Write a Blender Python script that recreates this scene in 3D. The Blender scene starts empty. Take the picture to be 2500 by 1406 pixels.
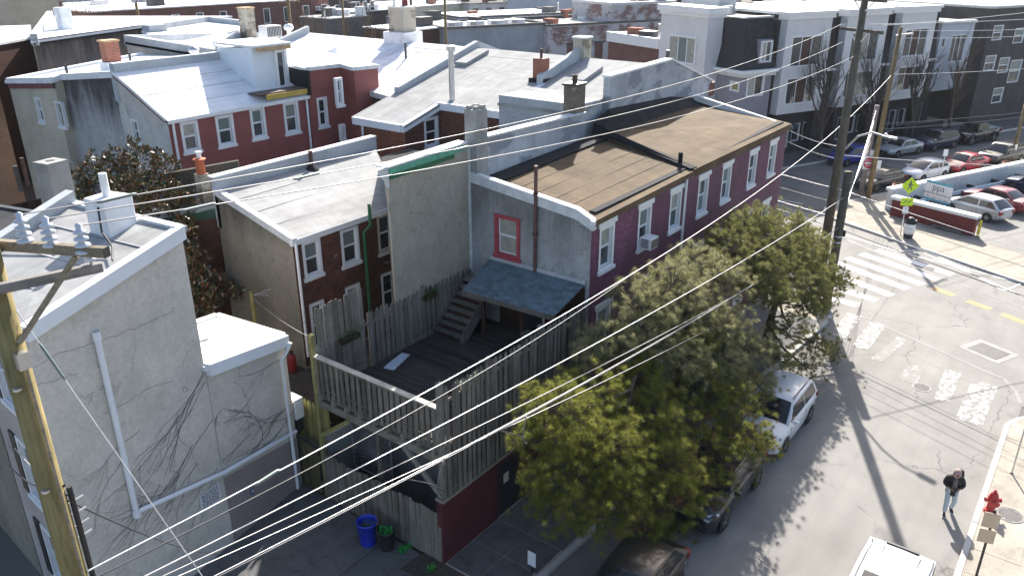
import bpy, bmesh, math, random
import numpy as np
from mathutils import Vector, Matrix

scene = bpy.context.scene
COL = scene.collection
RND = random.Random(11)
rad = math.radians

# ------------------------------------------------------------------ camera
FPX, TH, AZ, HC = 1950.0, rad(23.0), rad(37.0), 17.0
_c, _s = math.cos(AZ), math.sin(AZ)
FW = np.array([_c*math.cos(TH), _s*math.cos(TH), -math.sin(TH)])
RT = np.array([_s, -_c, 0.0])
DN = np.cross(FW, RT)
CAM = np.array([0.0, 0.0, HC])
cam_d = bpy.data.cameras.new('camera'); cam = bpy.data.objects.new('camera', cam_d); COL.objects.link(cam)
cam_d.sensor_width = 36.0; cam_d.lens = FPX/2500*36; cam_d.clip_end = 3000; cam_d.clip_start = 0.1
M = Matrix.Identity(4)
for i in range(3):
    M[i][0] = RT[i]; M[i][1] = -DN[i]; M[i][2] = -FW[i]; M[i][3] = CAM[i]
cam.matrix_world = M
scene.camera = cam

# ------------------------------------------------------------------ sky, sun, exposure
SUN_DIR = Vector((0.903, 0.43, 0.0)).normalized()
SUN_EL = rad(35.0)
w = bpy.data.worlds.new('World'); scene.world = w; w.use_nodes = True
nt = w.node_tree; nt.nodes.clear()
sky = nt.nodes.new('ShaderNodeTexSky'); sky.sky_type = 'NISHITA'; sky.sun_disc = False
sky.sun_elevation = SUN_EL
sky.sun_rotation = math.atan2(SUN_DIR.x, SUN_DIR.y)
sky.altitude = 50; sky.air_density = 1.0; sky.dust_density = 2.6; sky.ozone_density = 1.0
bg = nt.nodes.new('ShaderNodeBackground'); bg.inputs[1].default_value = 0.108
wo = nt.nodes.new('ShaderNodeOutputWorld')
nt.links.new(sky.outputs[0], bg.inputs[0]); nt.links.new(bg.outputs[0], wo.inputs[0])
sun_d = bpy.data.lights.new('sun', 'SUN'); sun_d.energy = 5.0; sun_d.angle = rad(0.53); sun_d.color = (1.0, 0.95, 0.87)
sun = bpy.data.objects.new('sun', sun_d); COL.objects.link(sun)
to_sun = Vector((SUN_DIR.x*math.cos(SUN_EL), SUN_DIR.y*math.cos(SUN_EL), math.sin(SUN_EL)))
sun.rotation_euler = to_sun.to_track_quat('Z', 'Y').to_euler()
sun.location = (30, 15, 60)
vs = scene.view_settings
vs.view_transform = 'Standard'; vs.look = 'None'; vs.exposure = 1.28; vs.gamma = 1.0; vs.use_curve_mapping = False
scene.render.engine = 'CYCLES'

# ------------------------------------------------------------------ photograph geometry helpers (surveying rays)
def ray(x, y):
    d = FW*FPX + RT*(x-1250) + DN*(y-703)
    return d/np.linalg.norm(d)
def AG(x, y, z=0.0):
    d = ray(x, y); return CAM + d*((z-HC)/d[2])
def AU(x, y, u):
    d = ray(x, y); return CAM + d*(u/d[0])
def AV(x, y, v):
    d = ray(x, y); return CAM + d*(v/d[1])
def AP(x, y, p, d):
    n = (d[1], -d[0]); r = ray(x, y)
    return CAM + r*((n[0]*p[0]+n[1]*p[1])/(n[0]*r[0]+n[1]*r[1]))
D3 = np.array([0.9135, -0.4067]); N3 = np.array([0.4067, 0.9135])
def ST(s, t, z=0.0):
    q = D3*s + N3*t
    return (q[0], q[1], z)
def ST2(s, t): return ST(s, t)[:2]

# ------------------------------------------------------------------ object helpers
def tag(o, label=None, cat=None, group=None, kind=None):
    if label: o['label'] = label
    if cat: o['category'] = cat
    if group: o['group'] = group
    if kind: o['kind'] = kind
    return o
def thing(name, label, cat, loc=(0, 0, 0), rotz=0.0, group=None):
    o = bpy.data.objects.new(name, None); COL.objects.link(o)
    o.empty_display_size = 0.2
    o.location = loc; o.rotation_euler = (0, 0, rotz)
    return tag(o, label, cat, group)
def root_loc(p):
    v = Vector((0, 0, 0))
    while p is not None:
        v += Vector(p.location); p = p.parent
    return v
def link(name, me, mat, parent=None, local=False):
    o = bpy.data.objects.new(name, me); COL.objects.link(o)
    if mat is not None and len(me.materials) == 0: me.materials.append(mat)
    if parent is not None:
        o.parent = parent
        if not local: o.location = -root_loc(parent)
    return o
class MB:
    def __init__(s): s.v = []; s.f = []
    def add(s, vs, fs):
        k = len(s.v); s.v += [tuple(map(float, q)) for q in vs]; s.f += [tuple(i+k for i in q) for q in fs]
        return s
    def quad(s, a, b, c, d): return s.add([a, b, c, d], [(0, 1, 2, 3)])
    def box(s, x0, x1, y0, y1, z0, z1):
        return s.add([(x0,y0,z0),(x1,y0,z0),(x1,y1,z0),(x0,y1,z0),(x0,y0,z1),(x1,y0,z1),(x1,y1,z1),(x0,y1,z1)],
                     [(3,2,1,0),(4,5,6,7),(0,1,5,4),(1,2,6,5),(2,3,7,6),(3,0,4,7)])
    def fbox(s, o, ex, ey, ez, a0, a1, b0, b1, c0, c1):
        o, ex, ey, ez = [np.array(q, float) for q in (o, ex, ey, ez)]
        P = lambda a, b, c: o+ex*a+ey*b+ez*c
        return s.add([P(a0,b0,c0),P(a1,b0,c0),P(a1,b1,c0),P(a0,b1,c0),P(a0,b0,c1),P(a1,b0,c1),P(a1,b1,c1),P(a0,b1,c1)],
                     [(3,2,1,0),(4,5,6,7),(0,1,5,4),(1,2,6,5),(2,3,7,6),(3,0,4,7)])
    def beam(s, a, b, w, h, up=(0, 0, 1)):
        a = np.array(a, float); b = np.array(b, float); d = b-a; L = np.linalg.norm(d); d /= L
        x = np.cross(np.array(up, float), d); n = np.linalg.norm(x)
        x = np.array([1., 0, 0]) if n < 1e-6 else x/n
        y = np.cross(d, x)
        return s.fbox(a, x, y, d, -w/2, w/2, -h/2, h/2, 0, L)
    def prism(s, poly, z0, z1):
        n = len(poly); zz0 = z0 if hasattr(z0, '__len__') else [z0]*n; zz1 = z1 if hasattr(z1, '__len__') else [z1]*n
        vs = [(p[0], p[1], zz0[i]) for i, p in enumerate(poly)]+[(p[0], p[1], zz1[i]) for i, p in enumerate(poly)]
        fs = [tuple(range(n-1, -1, -1)), tuple(range(n, 2*n))]+[(i, (i+1) % n, n+(i+1) % n, n+i) for i in range(n)]
        return s.add(vs, fs)
    def tube(s, pts, r, n=8, cap=True):
        pts = [np.array(p, float) for p in pts]; rs = r if hasattr(r, '__len__') else [r]*len(pts)
        k = len(s.v); prev = None
        for i, p in enumerate(pts):
            d = pts[min(i+1, len(pts)-1)]-pts[max(i-1, 0)]; d /= (np.linalg.norm(d)+1e-9)
            if prev is None:
                a = np.array([0, 0, 1.]) if abs(d[2]) < .9 else np.array([1., 0, 0])
                x = np.cross(a, d)
            else:
                x = prev-d*(prev@d)
            x /= (np.linalg.norm(x)+1e-9); prev = x; y = np.cross(d, x)
            for j in range(n):
                t = 2*math.pi*j/n; s.v.append(tuple(p+(x*math.cos(t)+y*math.sin(t))*rs[i]))
        for i in range(len(pts)-1):
            for j in range(n):
                s.f.append((k+i*n+j, k+i*n+(j+1) % n, k+(i+1)*n+(j+1) % n, k+(i+1)*n+j))
        if cap:
            s.f.append(tuple(k+j for j in range(n-1, -1, -1))); m = k+(len(pts)-1)*n; s.f.append(tuple(m+j for j in range(n)))
        return s
    def lathe(s, prof, c=(0, 0, 0), n=20, axis='z', a0=0.0, a1=2*math.pi):
        k = len(s.v); full = abs(a1-a0-2*math.pi) < 1e-6; m = n if full else n+1
        for (r, h) in prof:
            for j in range(m):
                t = a0+(a1-a0)*j/n; p = (r*math.cos(t), r*math.sin(t), h)
                if axis == 'y': p = (p[0], p[2], p[1])
                if axis == 'x': p = (p[2], p[0], p[1])
                s.v.append((c[0]+p[0], c[1]+p[1], c[2]+p[2]))
        for i in range(len(prof)-1):
            for j in range(m if full else n):
                s.f.append((k+i*m+j, k+i*m+(j+1) % m, k+(i+1)*m+(j+1) % m, k+(i+1)*m+j))
        return s
    def mesh(s, name, smooth=False):
        me = bpy.data.meshes.new(name); me.from_pydata(s.v, [], s.f)
        if smooth: me.polygons.foreach_set('use_smooth', [True]*len(me.polygons))
        me.update(); return me
    def build(s, name, mat, parent=None, local=False, smooth=False, bevel=0.0):
        o = link(name, s.mesh(name, smooth), mat, parent, local)
        if bevel:
            b = o.modifiers.new('bevel', 'BEVEL'); b.width = bevel; b.segments = 2; b.limit_method = 'ANGLE'
        return o
def children_of(o): return list(o.children)
def copy_tree(o, parent=None):
    c = o.copy(); COL.objects.link(c); c.parent = parent
    for ch in o.children: copy_tree(ch, c)
    return c

# ------------------------------------------------------------------ materials
def lin(c):
    f = lambda q: q/12.92 if q <= 0.04045 else ((q+0.055)/1.055)**2.4
    return (f(c[0]/255), f(c[1]/255), f(c[2]/255), 1.0)
MATS = {}
class NG:
    def __init__(s, name):
        s.m = bpy.data.materials.new(name); s.m.use_nodes = True; s.t = s.m.node_tree; s.b = s.t.nodes['Principled BSDF']
    def n(s, typ, **k):
        q = s.t.nodes.new(typ)
        for a, v in k.items():
            if a.startswith('i_'):
                key = a[2:]; key = int(key) if key.isdigit() else key
                q.inputs[key].default_value = v
            else: setattr(q, a, v)
        return q
    def l(s, a, b): s.t.links.new(a, b)
    def pos(s, scale=(1, 1, 1)):
        g = s.n('ShaderNodeNewGeometry'); mp = s.n('ShaderNodeMapping'); mp.inputs['Scale'].default_value = scale
        s.l(g.outputs['Position'], mp.inputs[0]); return mp.outputs[0]
    def noise(s, vec, scale, detail=5, rough=0.6):
        q = s.n('ShaderNodeTexNoise', i_Scale=scale, i_Detail=detail, i_Roughness=rough); s.l(vec, q.inputs['Vector']); return q.outputs['Fac']
    def ramp(s, fac, stops):
        q = s.n('ShaderNodeValToRGB'); e = q.color_ramp.elements
        while len(e) < len(stops): e.new(0.5)
        for i, (p, c) in enumerate(stops):
            e[i].position = p; e[i].color = c if len(c) == 4 else (*c, 1)
        s.l(fac, q.inputs[0]); return q.outputs[0]
    def mix(s, fac, a, b, mode='MIX'):
        q = s.n('ShaderNodeMix', data_type='RGBA', blend_type=mode)
        for sock, val in ((q.inputs[0], fac), (q.inputs[6], a), (q.inputs[7], b)):
            if hasattr(val, 'node'): s.l(val, sock)
            else: sock.default_value = val
        return q.outputs[2]
    def bump(s, h, strength=0.3, dist=0.02):
        q = s.n('ShaderNodeBump', i_Strength=strength, i_Distance=dist); s.l(h, q.inputs['Height']); s.l(q.outputs[0], s.b.inputs['Normal'])
    def rnd(s):
        return s.n('ShaderNodeObjectInfo').outputs['Random']
    def base(s, c):
        if hasattr(c, 'node'): s.l(c, s.b.inputs['Base Color'])
        else: s.b.inputs['Base Color'].default_value = c
    def rough(s, r): s.b.inputs['Roughness'].default_value = r
    def done(s, key): MATS[key] = s.m; return s.m
def G4(v): return (v, v, v, 1)
def sc(c, k): return (min(c[0]*k, 1), min(c[1]*k, 1), min(c[2]*k, 1), 1)
def plain(key, col, rough=0.6, metal=0.0, var=0.12, nscale=3.0, bump=0.0, spec=0.5, rnd=0.0):
    g = NG(key); c = col if len(col) == 4 else (*col, 1)
    n = g.noise(g.pos(), nscale)
    out = g.ramp(n, [(0.25, sc(c, 1-var)), (0.75, sc(c, 1+var))])
    if rnd:
        r = g.ramp(g.rnd(), [(0, G4(1-rnd)), (1, G4(1+rnd*0.5))]); out = g.mix(1.0, out, r, 'MULTIPLY')
    g.base(out); g.rough(rough); g.b.inputs['Metallic'].default_value = metal
    g.b.inputs['Specular IOR Level'].default_value = spec
    if bump: g.bump(g.noise(g.pos(), nscale*8), bump, 0.02)
    return g.done(key)
def stucco(key, col, stain=0.5, streak=0.5, patch=(0.5, 0.5, 0.5, 1), patchk=0.0, bump=0.5, drip=None):
    """rendered wall: blotches, grime running down, patched areas, rough grain"""
    g = NG(key); c = (*col[:3], 1)
    blot = g.noise(g.pos(), 0.55, 6, 0.65)
    fine = g.noise(g.pos(), 9.0, 6, 0.7)
    a = g.ramp(blot, [(0.3, sc(c, 0.80)), (0.7, sc(c, 1.12))])
    a = g.mix(0.6, a, g.ramp(fine, [(0.3, G4(0.62)), (0.75, G4(1.0))]), 'MULTIPLY')
    if streak:
        st = g.noise(g.pos((1.0, 1.0, 0.13)), 1.0, 6, 0.7)
        a = g.mix(streak*0.6, a, g.ramp(st, [(0.36, G4(0.42)), (0.62, G4(1.0))]), 'MULTIPLY')
    if stain:
        sp = g.noise(g.pos(), 2.6, 8, 0.78)
        a = g.mix(stain*0.8, a, g.ramp(sp, [(0.34, G4(0.42)), (0.47, G4(1.0))]), 'MULTIPLY')
    # fine shrinkage cracks
    wob = g.n('ShaderNodeTexNoise', i_Scale=1.7, i_Detail=5.0); pp_ = g.pos(); g.l(pp_, wob.inputs['Vector'])
    mx = g.n('ShaderNodeMix', data_type='RGBA', blend_type='ADD'); mx.inputs[0].default_value = 0.9; g.l(pp_, mx.inputs[6]); g.l(wob.outputs['Color'], mx.inputs[7])
    vo = g.n('ShaderNodeTexVoronoi', feature='DISTANCE_TO_EDGE', i_Scale=0.42); g.l(mx.outputs[2], vo.inputs['Vector'])
    ck = g.ramp(vo.outputs['Distance'], [(0.0, G4(0.55)), (0.007, G4(1))]); gate = g.ramp(g.noise(g.pos(), 0.5, 3), [(0.5, G4(0)), (0.6, G4(1))])
    a = g.mix(gate, a, g.mix(1.0, a, ck, 'MULTIPLY'))
    if drip:   # soot washed down from the coping: (top z, length, strength)
        sx = g.n('ShaderNodeSeparateXYZ'); g.l(g.pos(), sx.inputs[0]); mr = g.n('ShaderNodeMapRange'); g.l(sx.outputs[2], mr.inputs[0])
        mr.inputs[1].default_value = drip[0]-drip[1]; mr.inputs[2].default_value = drip[0]
        dn = g.noise(g.pos((1.6, 1.6, 0.22)), 1.0, 6, 0.72); ad = g.n('ShaderNodeMath', operation='MULTIPLY'); g.l(mr.outputs[0], ad.inputs[0]); g.l(dn, ad.inputs[1])
        a = g.mix(drip[2], a, g.ramp(ad.outputs[0], [(0.12, G4(1)), (0.42, G4(0.22))]), 'MULTIPLY')
    if patchk:
        pn = g.noise(g.pos((1, 1, 1.7)), 0.5, 4, 0.55)
        pm = g.ramp(pn, [(0.52, G4(0)), (0.56, G4(1))])
        a = g.mix(g.mix(1.0, pm, G4(patchk), 'MULTIPLY'), a, patch)
    g.base(a); g.rough(0.92); g.b.inputs['Specular IOR Level'].default_value = 0.2
    g.bump(fine, bump, 0.02)
    return g.done(key)
def membrane(key, col, var=0.1, dirt=0.3, rough=0.7, seam=True, ax=(0, 1.0, 0), pitch=1.0):
    """roll roofing: lap seams, ponding dirt, wrinkles"""
    g = NG(key); c = (*col[:3], 1)
    a = g.ramp(g.noise(g.pos(), 0.8, 6, 0.6), [(0.3, sc(c, 1-var)), (0.7, sc(c, 1+var))])
    d = g.noise(g.pos((1.0, 0.45, 1)), 1.6, 8, 0.7)
    a = g.mix(dirt, a, g.ramp(d, [(0.35, G4(0.5)), (0.6, G4(1.0))]), 'MULTIPLY')
    wr = g.noise(g.pos((0.5, 3.5, 1)), 1.4, 5, 0.6)
    pt = g.ramp(g.noise(g.pos((0.35, 0.9, 1)), 0.7, 3, 0.5), [(0.60, G4(1)), (0.64, G4(0.86))]); a = g.mix(1.0, a, pt, 'MULTIPLY')
    stn = g.ramp(g.noise(g.pos((0.12, 2.2, 1)), 1.0, 6, 0.7), [(0.36, G4(0.82)), (0.55, G4(1)), (0.72, G4(1.12))]); a = g.mix(0.8, a, stn, 'MULTIPLY')
    g.base(a); g.rough(max(rough, 0.85)); g.b.inputs['Specular IOR Level'].default_value = 0.12
    g.bump(wr, 0.35, 0.05)
    return g.done(key)
def wood(key, col, var=0.35, rough=0.85, axis=2, grey=0.0):
    g = NG(key); c = (*col[:3], 1)
    sc_ = [14, 14, 14]; sc_[axis] = 1.2
    gr = g.noise(g.pos(tuple(sc_)), 1.5, 6, 0.7)
    a = g.ramp(gr, [(0.3, sc(c, 0.55)), (0.5, c), (0.75, sc(c, 1.3))])
    r = g.ramp(g.rnd(), [(0, G4(1-var)), (0.5, G4(1.0)), (1, (1+var*0.4, 1+var*0.3, 1+var*0.2, 1))])
    a = g.mix(1.0, a, r, 'MULTIPLY')
    st = g.noise(g.pos(), 1.3, 5, 0.6)
    a = g.mix(0.6, a, g.ramp(st, [(0.35, (0.5, 0.55, 0.5, 1)), (0.6, G4(1))]), 'MULTIPLY')
    g.base(a); g.rough(rough); g.b.inputs['Specular IOR Level'].default_value = 0.25
    g.bump(gr, 0.4, 0.01)
    return g.done(key)
def glass(key, col=(0.02, 0.024, 0.03), rough=0.04):
    g = NG(key); n = g.noise(g.pos(), 0.7, 2)
    g.base(g.ramp(n, [(0.3, (*[q*0.7 for q in col], 1)), (0.7, (*[q*1.5 for q in col], 1))])); g.rough(rough)
    g.b.inputs['Specular IOR Level'].default_value = 0.7
    return g.done(key)
def blind(key, col):
    g = NG(key); p = g.pos((0, 0, 1)); wv = g.n('ShaderNodeTexWave', wave_type='BANDS', bands_direction='Z', i_Scale=9.0, i_Distortion=0.2); g.l(p, wv.inputs[0])
    g.base(g.ramp(wv.outputs['Fac'], [(0.2, sc((*col, 1), 0.55)), (0.6, (*col, 1))])); g.rough(0.08); g.b.inputs['Specular IOR Level'].default_value = 0.6
    return g.done(key)
def brickmat(key, c1, c2, mortar, scale=1.0, washed=None, washk=0.0, bw=0.22, bh=0.075):
    """brickwork for walls too far away to tell the bricks apart"""
    g = NG(key)
    ge = g.n('ShaderNodeNewGeometry'); sx = g.n('ShaderNodeSeparateXYZ'); g.l(ge.outputs['Position'], sx.inputs[0])
    ad = g.n('ShaderNodeMath', operation='SUBTRACT'); g.l(sx.outputs[0], ad.inputs[0]); g.l(sx.outputs[1], ad.inputs[1])
    cb = g.n('ShaderNodeCombineXYZ'); g.l(ad.outputs[0], cb.inputs[0]); g.l(sx.outputs[2], cb.inputs[1])
    br = g.n('ShaderNodeTexBrick', i_Scale=1.0); br.inputs['Brick Width'].default_value = bw*scale; br.inputs['Row Height'].default_value = bh*scale
    br.inputs['Mortar Size'].default_value = 0.008*scale; br.inputs['Color1'].default_value = (*c1, 1); br.inputs['Color2'].default_value = (*c2, 1); br.inputs['Mortar'].default_value = (*mortar, 1)
    g.l(cb.outputs[0], br.inputs['Vector'])
    a = g.mix(0.7, br.outputs['Color'], g.ramp(g.noise(g.pos(), 0.9, 6, 0.65), [(0.3, G4(0.6)), (0.7, G4(1.1))]), 'MULTIPLY')
    if washed:
        m = g.ramp(g.noise(g.pos((1, 1, 1.4)), 0.35, 8, 0.75), [(0.5-washk*0.2, G4(0)), (0.58-washk*0.2, G4(1))])
        a = g.mix(m, a, (*washed, 1))
    g.base(a); g.rough(0.9); g.b.inputs['Specular IOR Level'].default_value = 0.2
    return g.done(key)

def asphalt(key, base=0.15, crack=True):
    g = NG(key)
    fine = g.noise(g.pos(), 60.0, 3, 0.7); mid = g.noise(g.pos(), 0.35, 6, 0.65); str_ = g.noise(g.pos((0.15, 1.6, 1)), 0.9, 5, 0.6)
    a = g.ramp(mid, [(0.3, (base*0.84, base*0.80, base*0.745, 1)), (0.7, (base*1.16, base*1.115, base*1.04, 1))])
    a = g.mix(0.5, a, g.ramp(fine, [(0.3, G4(0.65)), (0.7, G4(1.15))]), 'MULTIPLY')
    a = g.mix(0.35, a, g.ramp(str_, [(0.35, G4(0.7)), (0.6, G4(1.0))]), 'MULTIPLY')
    if crack:
        wob = g.n('ShaderNodeTexNoise', i_Scale=1.1, i_Detail=6.0); p = g.pos(); g.l(p, wob.inputs['Vector'])
        mx = g.n('ShaderNodeMix', data_type='RGBA', blend_type='ADD'); mx.inputs[0].default_value = 1.6; g.l(p, mx.inputs[6]); g.l(wob.outputs['Color'], mx.inputs[7])
        vo = g.n('ShaderNodeTexVoronoi', feature='DISTANCE_TO_EDGE', i_Scale=0.17); g.l(mx.outputs[2], vo.inputs['Vector'])
        ck = g.ramp(vo.outputs['Distance'], [(0.0, G4(0.5)), (0.006, G4(1))])
        gate = g.ramp(g.noise(g.pos(), 0.25, 3), [(0.48, G4(0)), (0.56, G4(1))])
        a = g.mix(gate, a, g.mix(1.0, a, ck, 'MULTIPLY'))
        oil = g.ramp(g.noise(g.pos(), 0.55, 4, 0.5), [(0.62, G4(1)), (0.74, G4(0.72))])
        a = g.mix(1.0, a, oil, 'MULTIPLY')
    g.base(a); g.rough(0.86); g.b.inputs['Specular IOR Level'].default_value = 0.3
    g.bump(fine, 0.25, 0.01)
    return g.done(key)
def concrete(key, col, k=0.5):
    g = NG(key); c = (*col[:3], 1)
    a = g.ramp(g.noise(g.pos(), 0.7, 7, 0.7), [(0.3, sc(c, 0.8)), (0.7, sc(c, 1.1))])
    a = g.mix(0.4, a, g.ramp(g.noise(g.pos(), 30, 4, 0.7), [(0.3, G4(0.7)), (0.7, G4(1.05))]), 'MULTIPLY')
    a = g.mix(k, a, g.ramp(g.noise(g.pos(), 1.9, 8, 0.75), [(0.36, G4(0.55)), (0.52, G4(1))]), 'MULTIPLY')
    r = g.ramp(g.rnd(), [(0, G4(0.9)), (1, G4(1.05))]); a = g.mix(1.0, a, r, 'MULTIPLY')
    g.base(a); g.rough(0.9); g.b.inputs['Specular IOR Level'].default_value = 0.25
    g.bump(g.noise(g.pos(), 25, 4), 0.2, 0.01)
    return g.done(key)
def worn_paint(key, col, under, wear=0.5):
    g = NG(key)
    n1 = g.noise(g.pos((1, 1, 1)), 3.5, 8, 0.8)
    m = g.ramp(n1, [(wear-0.05, G4(0)), (wear+0.05, G4(1))])
    c = g.ramp(g.noise(g.pos(), 14, 5), [(0.3, sc((*col, 1), 0.8)), (0.7, (*col, 1))])
    g.base(g.mix(m, (*under, 1), c)); g.rough(0.75)
    return g.done(key)
def carpaint(key, col, metal=0.0, rough=0.32):
    g = NG(key); c = (*col[:3], 1)
    d = g.noise(g.pos(), 2.0, 6, 0.6)
    g.base(g.ramp(d, [(0.3, sc(c, 0.88)), (0.7, sc(c, 1.05))]))
    g.b.inputs['Metallic'].default_value = metal; g.rough(rough)
    g.b.inputs['Coat Weight'].default_value = 0.6; g.b.inputs['Coat Roughness'].default_value = 0.06
    return g.done(key)

m_asphalt = asphalt('asphalt', 0.235)
m_asphalt_dark = asphalt('asphalt dark', 0.10)
m_conc = concrete('concrete', (0.40, 0.36, 0.30))
m_conc_dark = concrete('dark concrete', (0.135, 0.135, 0.135), 0.7)  # base colour lowered to include the shade on driveway and house pavements
m_kerb = concrete('kerb stone', (0.55, 0.54, 0.51), 0.35)
m_soil = plain('soil', (0.06, 0.045, 0.035), 0.95, var=0.5, nscale=6)
m_ground = plain('open ground', (0.13, 0.125, 0.115), 0.95, var=0.4, nscale=0.15)
m_roadwhite = worn_paint('road paint', (0.78, 0.78, 0.76), (0.17, 0.165, 0.16), 0.36)
m_roadworn = worn_paint('worn road paint', (0.72, 0.72, 0.70), (0.155, 0.149, 0.138), 0.54)
m_roadvworn = worn_paint('very worn road paint', (0.70, 0.70, 0.68), (0.158, 0.152, 0.141), 0.60)
m_roadyellow = worn_paint('yellow road paint', (0.75, 0.42, 0.10), (0.17, 0.165, 0.16), 0.36)
m_white = plain('white paint', (0.72, 0.73, 0.74), 0.5, var=0.08, nscale=5)
m_whitedirty = plain('weathered white paint', (0.58, 0.60, 0.62), 0.6, var=0.22, nscale=4)
m_pvc = plain('white vinyl', (0.74, 0.76, 0.80), 0.4, var=0.05)
m_glass = glass('window glass')
m_glass2 = glass('dim window glass', (0.05, 0.06, 0.065))
m_blind = blind('blind behind glass', (0.22, 0.27, 0.26))
m_curtain = plain('curtain behind glass', (0.34, 0.34, 0.30), 0.12, var=0.3, nscale=4)
m_roofwhite = membrane('white roof coating', (0.80, 0.81, 0.83), 0.06, 0.16)
m_roofgrey = membrane('grey roof membrane', (0.36, 0.36, 0.355), 0.1, 0.35)
m_rooftan = membrane('tan roof roll', (0.135, 0.097, 0.060), 0.25, 0.55)
m_tar = membrane('black tar', (0.03, 0.03, 0.034), 0.3, 0.3, 0.55)
m_roofblack = membrane('black roof', (0.055, 0.056, 0.062), 0.25, 0.4)
m_roofdirty = membrane('dirty white roof', (0.60, 0.58, 0.53), 0.12, 0.45)
m_metal = plain('galvanised metal', (0.55, 0.56, 0.58), 0.35, 0.9, 0.1)
m_darkmetal = plain('dark metal', (0.06, 0.06, 0.065), 0.45, 0.6, 0.2)
m_black = plain('black rubber', (0.018, 0.018, 0.02), 0.6, 0, 0.2)
m_rust = plain('rusty iron', (0.10, 0.055, 0.045), 0.8, 0.2, 0.4, 6)
# ================================================================== SETTING
def sheet(name, poly, z, mat, parent=None):
    mb = MB(); mb.add([(p[0], p[1], z) for p in poly], [tuple(range(len(poly)))])
    o = mb.build(name, mat, parent)
    if parent is None: tag(o, kind='structure')
    return o
g0 = sheet('ground', [(-700, -700), (1400, -700), (1400, 1400), (-700, 1400)], -0.012, m_ground)
road = sheet('road', [(-60, 0.3), (47, 0.3), (47, 12.0), (-60, 12.4)], 0.0, m_asphalt)
road2 = sheet('road', [ST2(31.5, -90), ST2(45.0, -90), ST2(45.0, 160), ST2(31.5, 160)], 0.004, m_asphalt)
road3 = sheet('road', [ST2(44.0, 36.8), ST2(170, 36.8), ST2(170, 46.6), ST2(44.0, 46.6)], 0.008, asphalt('shaded street asphalt', 0.17))  # base tone darkened to stand in for the shade over this street
lot = sheet('parking_lot_surface', [ST2(48.5, -60), ST2(150, -60), ST2(150, 34.2), ST2(48.5, 34.2)], 0.135, m_asphalt)
alley = sheet('side_lot', [ST2(74.5, 46.8), ST2(150, 46.8), ST2(150, 80), ST2(74.5, 80)], 0.004, m_conc)

def arc(cx, cy, r, a0, a1, n=8):
    return [(cx+r*math.cos(rad(a0+(a1-a0)*i/n)), cy+r*math.sin(rad(a0+(a1-a0)*i/n))) for i in range(n+1)]
KZ = 0.14
def inset_line(line, w):
    out = []
    for i, p in enumerate(line):
        a = np.array(line[max(i-1, 0)], float); b = np.array(line[min(i+1, len(line)-1)], float)
        d = b-a; d /= np.linalg.norm(d); out.append((p[0]-d[1]*w, p[1]+d[0]*w))
    return out
def resample(line, step):
    pts = [np.array(p, float) for p in line]; out = [pts[0]]; acc = 0.0
    for a, b in zip(pts[:-1], pts[1:]):
        L = np.linalg.norm(b-a); n = max(1, int(round(L/step)))
        for k in range(1, n+1): out.append(a+(b-a)*k/n)
    return out
def sidewalk(name, line, back, mat, step=1.9, vis=None):
    """raised pavement: slab behind a kerb line; kerb stones are single pieces. line runs with the pavement on its left"""
    inner = inset_line(line, 0.19)
    mb = MB(); mb.prism(list(inner)+list(back), -0.05, KZ-0.006)
    o = mb.build(name, mat); tag(o, kind='structure')
    pts = resample(line, step); inn = inset_line([tuple(p) for p in pts], 0.185)
    for i in range(len(pts)-1):
        a, b, c, d = pts[i], pts[i+1], np.array(inn[i+1]), np.array(inn[i])
        e = (b-a)/np.linalg.norm(b-a)*0.008
        k = MB(); k.prism([a+e, b-e, c-e, d+e], -0.06, KZ+RND.uniform(-0.004, 0.006))
        k.build('kerb_stone', m_kerb, o, bevel=0.012)
    return o
# pavement in front of the purple house, rounded into the cross street
line1 = [(-40, 12.6), (0, 10.95), (8, 10.55), (15, 10.2), (22, 9.85), (30, 9.4), (36.5, 9.02)]
line1 += [(38.0, 8.95), (38.9, 9.05), (39.55, 9.35), (40.0, 9.85)]
line1 += [tuple(np.array([40.05, 10.0])+N3*k) for k in (0.6, 6, 14, 24, 40)]
back1 = [(52.0, 60), (42.3, 18.5), (39.72, 12.88), (13.7, 12.88), (13.7, 13.5), (-40, 16.0)]
sw1 = sidewalk('sidewalk', line1, back1, m_conc)
# pavement on the other side of the near street
line2 = [tuple(np.array([34.6, -0.45])-N3*60)] + [tuple(np.array([34.5, -0.5])-N3*k) for k in (8, 3)] + [(34.25, -0.85), (33.9, -0.15), (33.3, 0.35), (32.5, 0.66), (20, 0.66), (5, 0.66), (-40, 0.66)]
back2 = [(-40, -5.5), (30, -5.5), (18, -56)]
sw2 = sidewalk('sidewalk', line2, back2, m_conc, 1.75)
# pavement round the municipal lot
cA = np.array(ST2(44.2, 37.2))
a3 = [ST2(170, 37.2), ST2(80, 37.2), ST2(48.2, 37.2)] + [ST2(47.2-3.0*math.sin(rad(q))+0.0, 34.2+3.0*math.cos(rad(q))) for q in (10, 30, 50, 70, 90)] + [ST2(44.2, 32), ST2(44.2, 22), ST2(44.2, 0), ST2(44.2, -80)]
back3 = [ST2(48.9, -80), ST2(48.9, 34.3), ST2(170, 34.3)]
sw3 = sidewalk('sidewalk', a3, back3, m_conc, 2.2)
# pavement before the townhouses
a4 = [ST2(44.2, 130), ST2(44.2, 52)] + [ST2(47.2-3.0*math.cos(rad(q)), 49.2-3.0*math.sin(rad(q))) for q in (10, 30, 50, 70, 88)] + [ST2(50, 46.2), ST2(170, 46.2)]
back4 = [ST2(170, 50.2), ST2(48.5, 50.2), ST2(48.5, 130)]
sw4 = sidewalk('sidewalk', a4, back4, m_conc_dark, 2.4)
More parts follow.
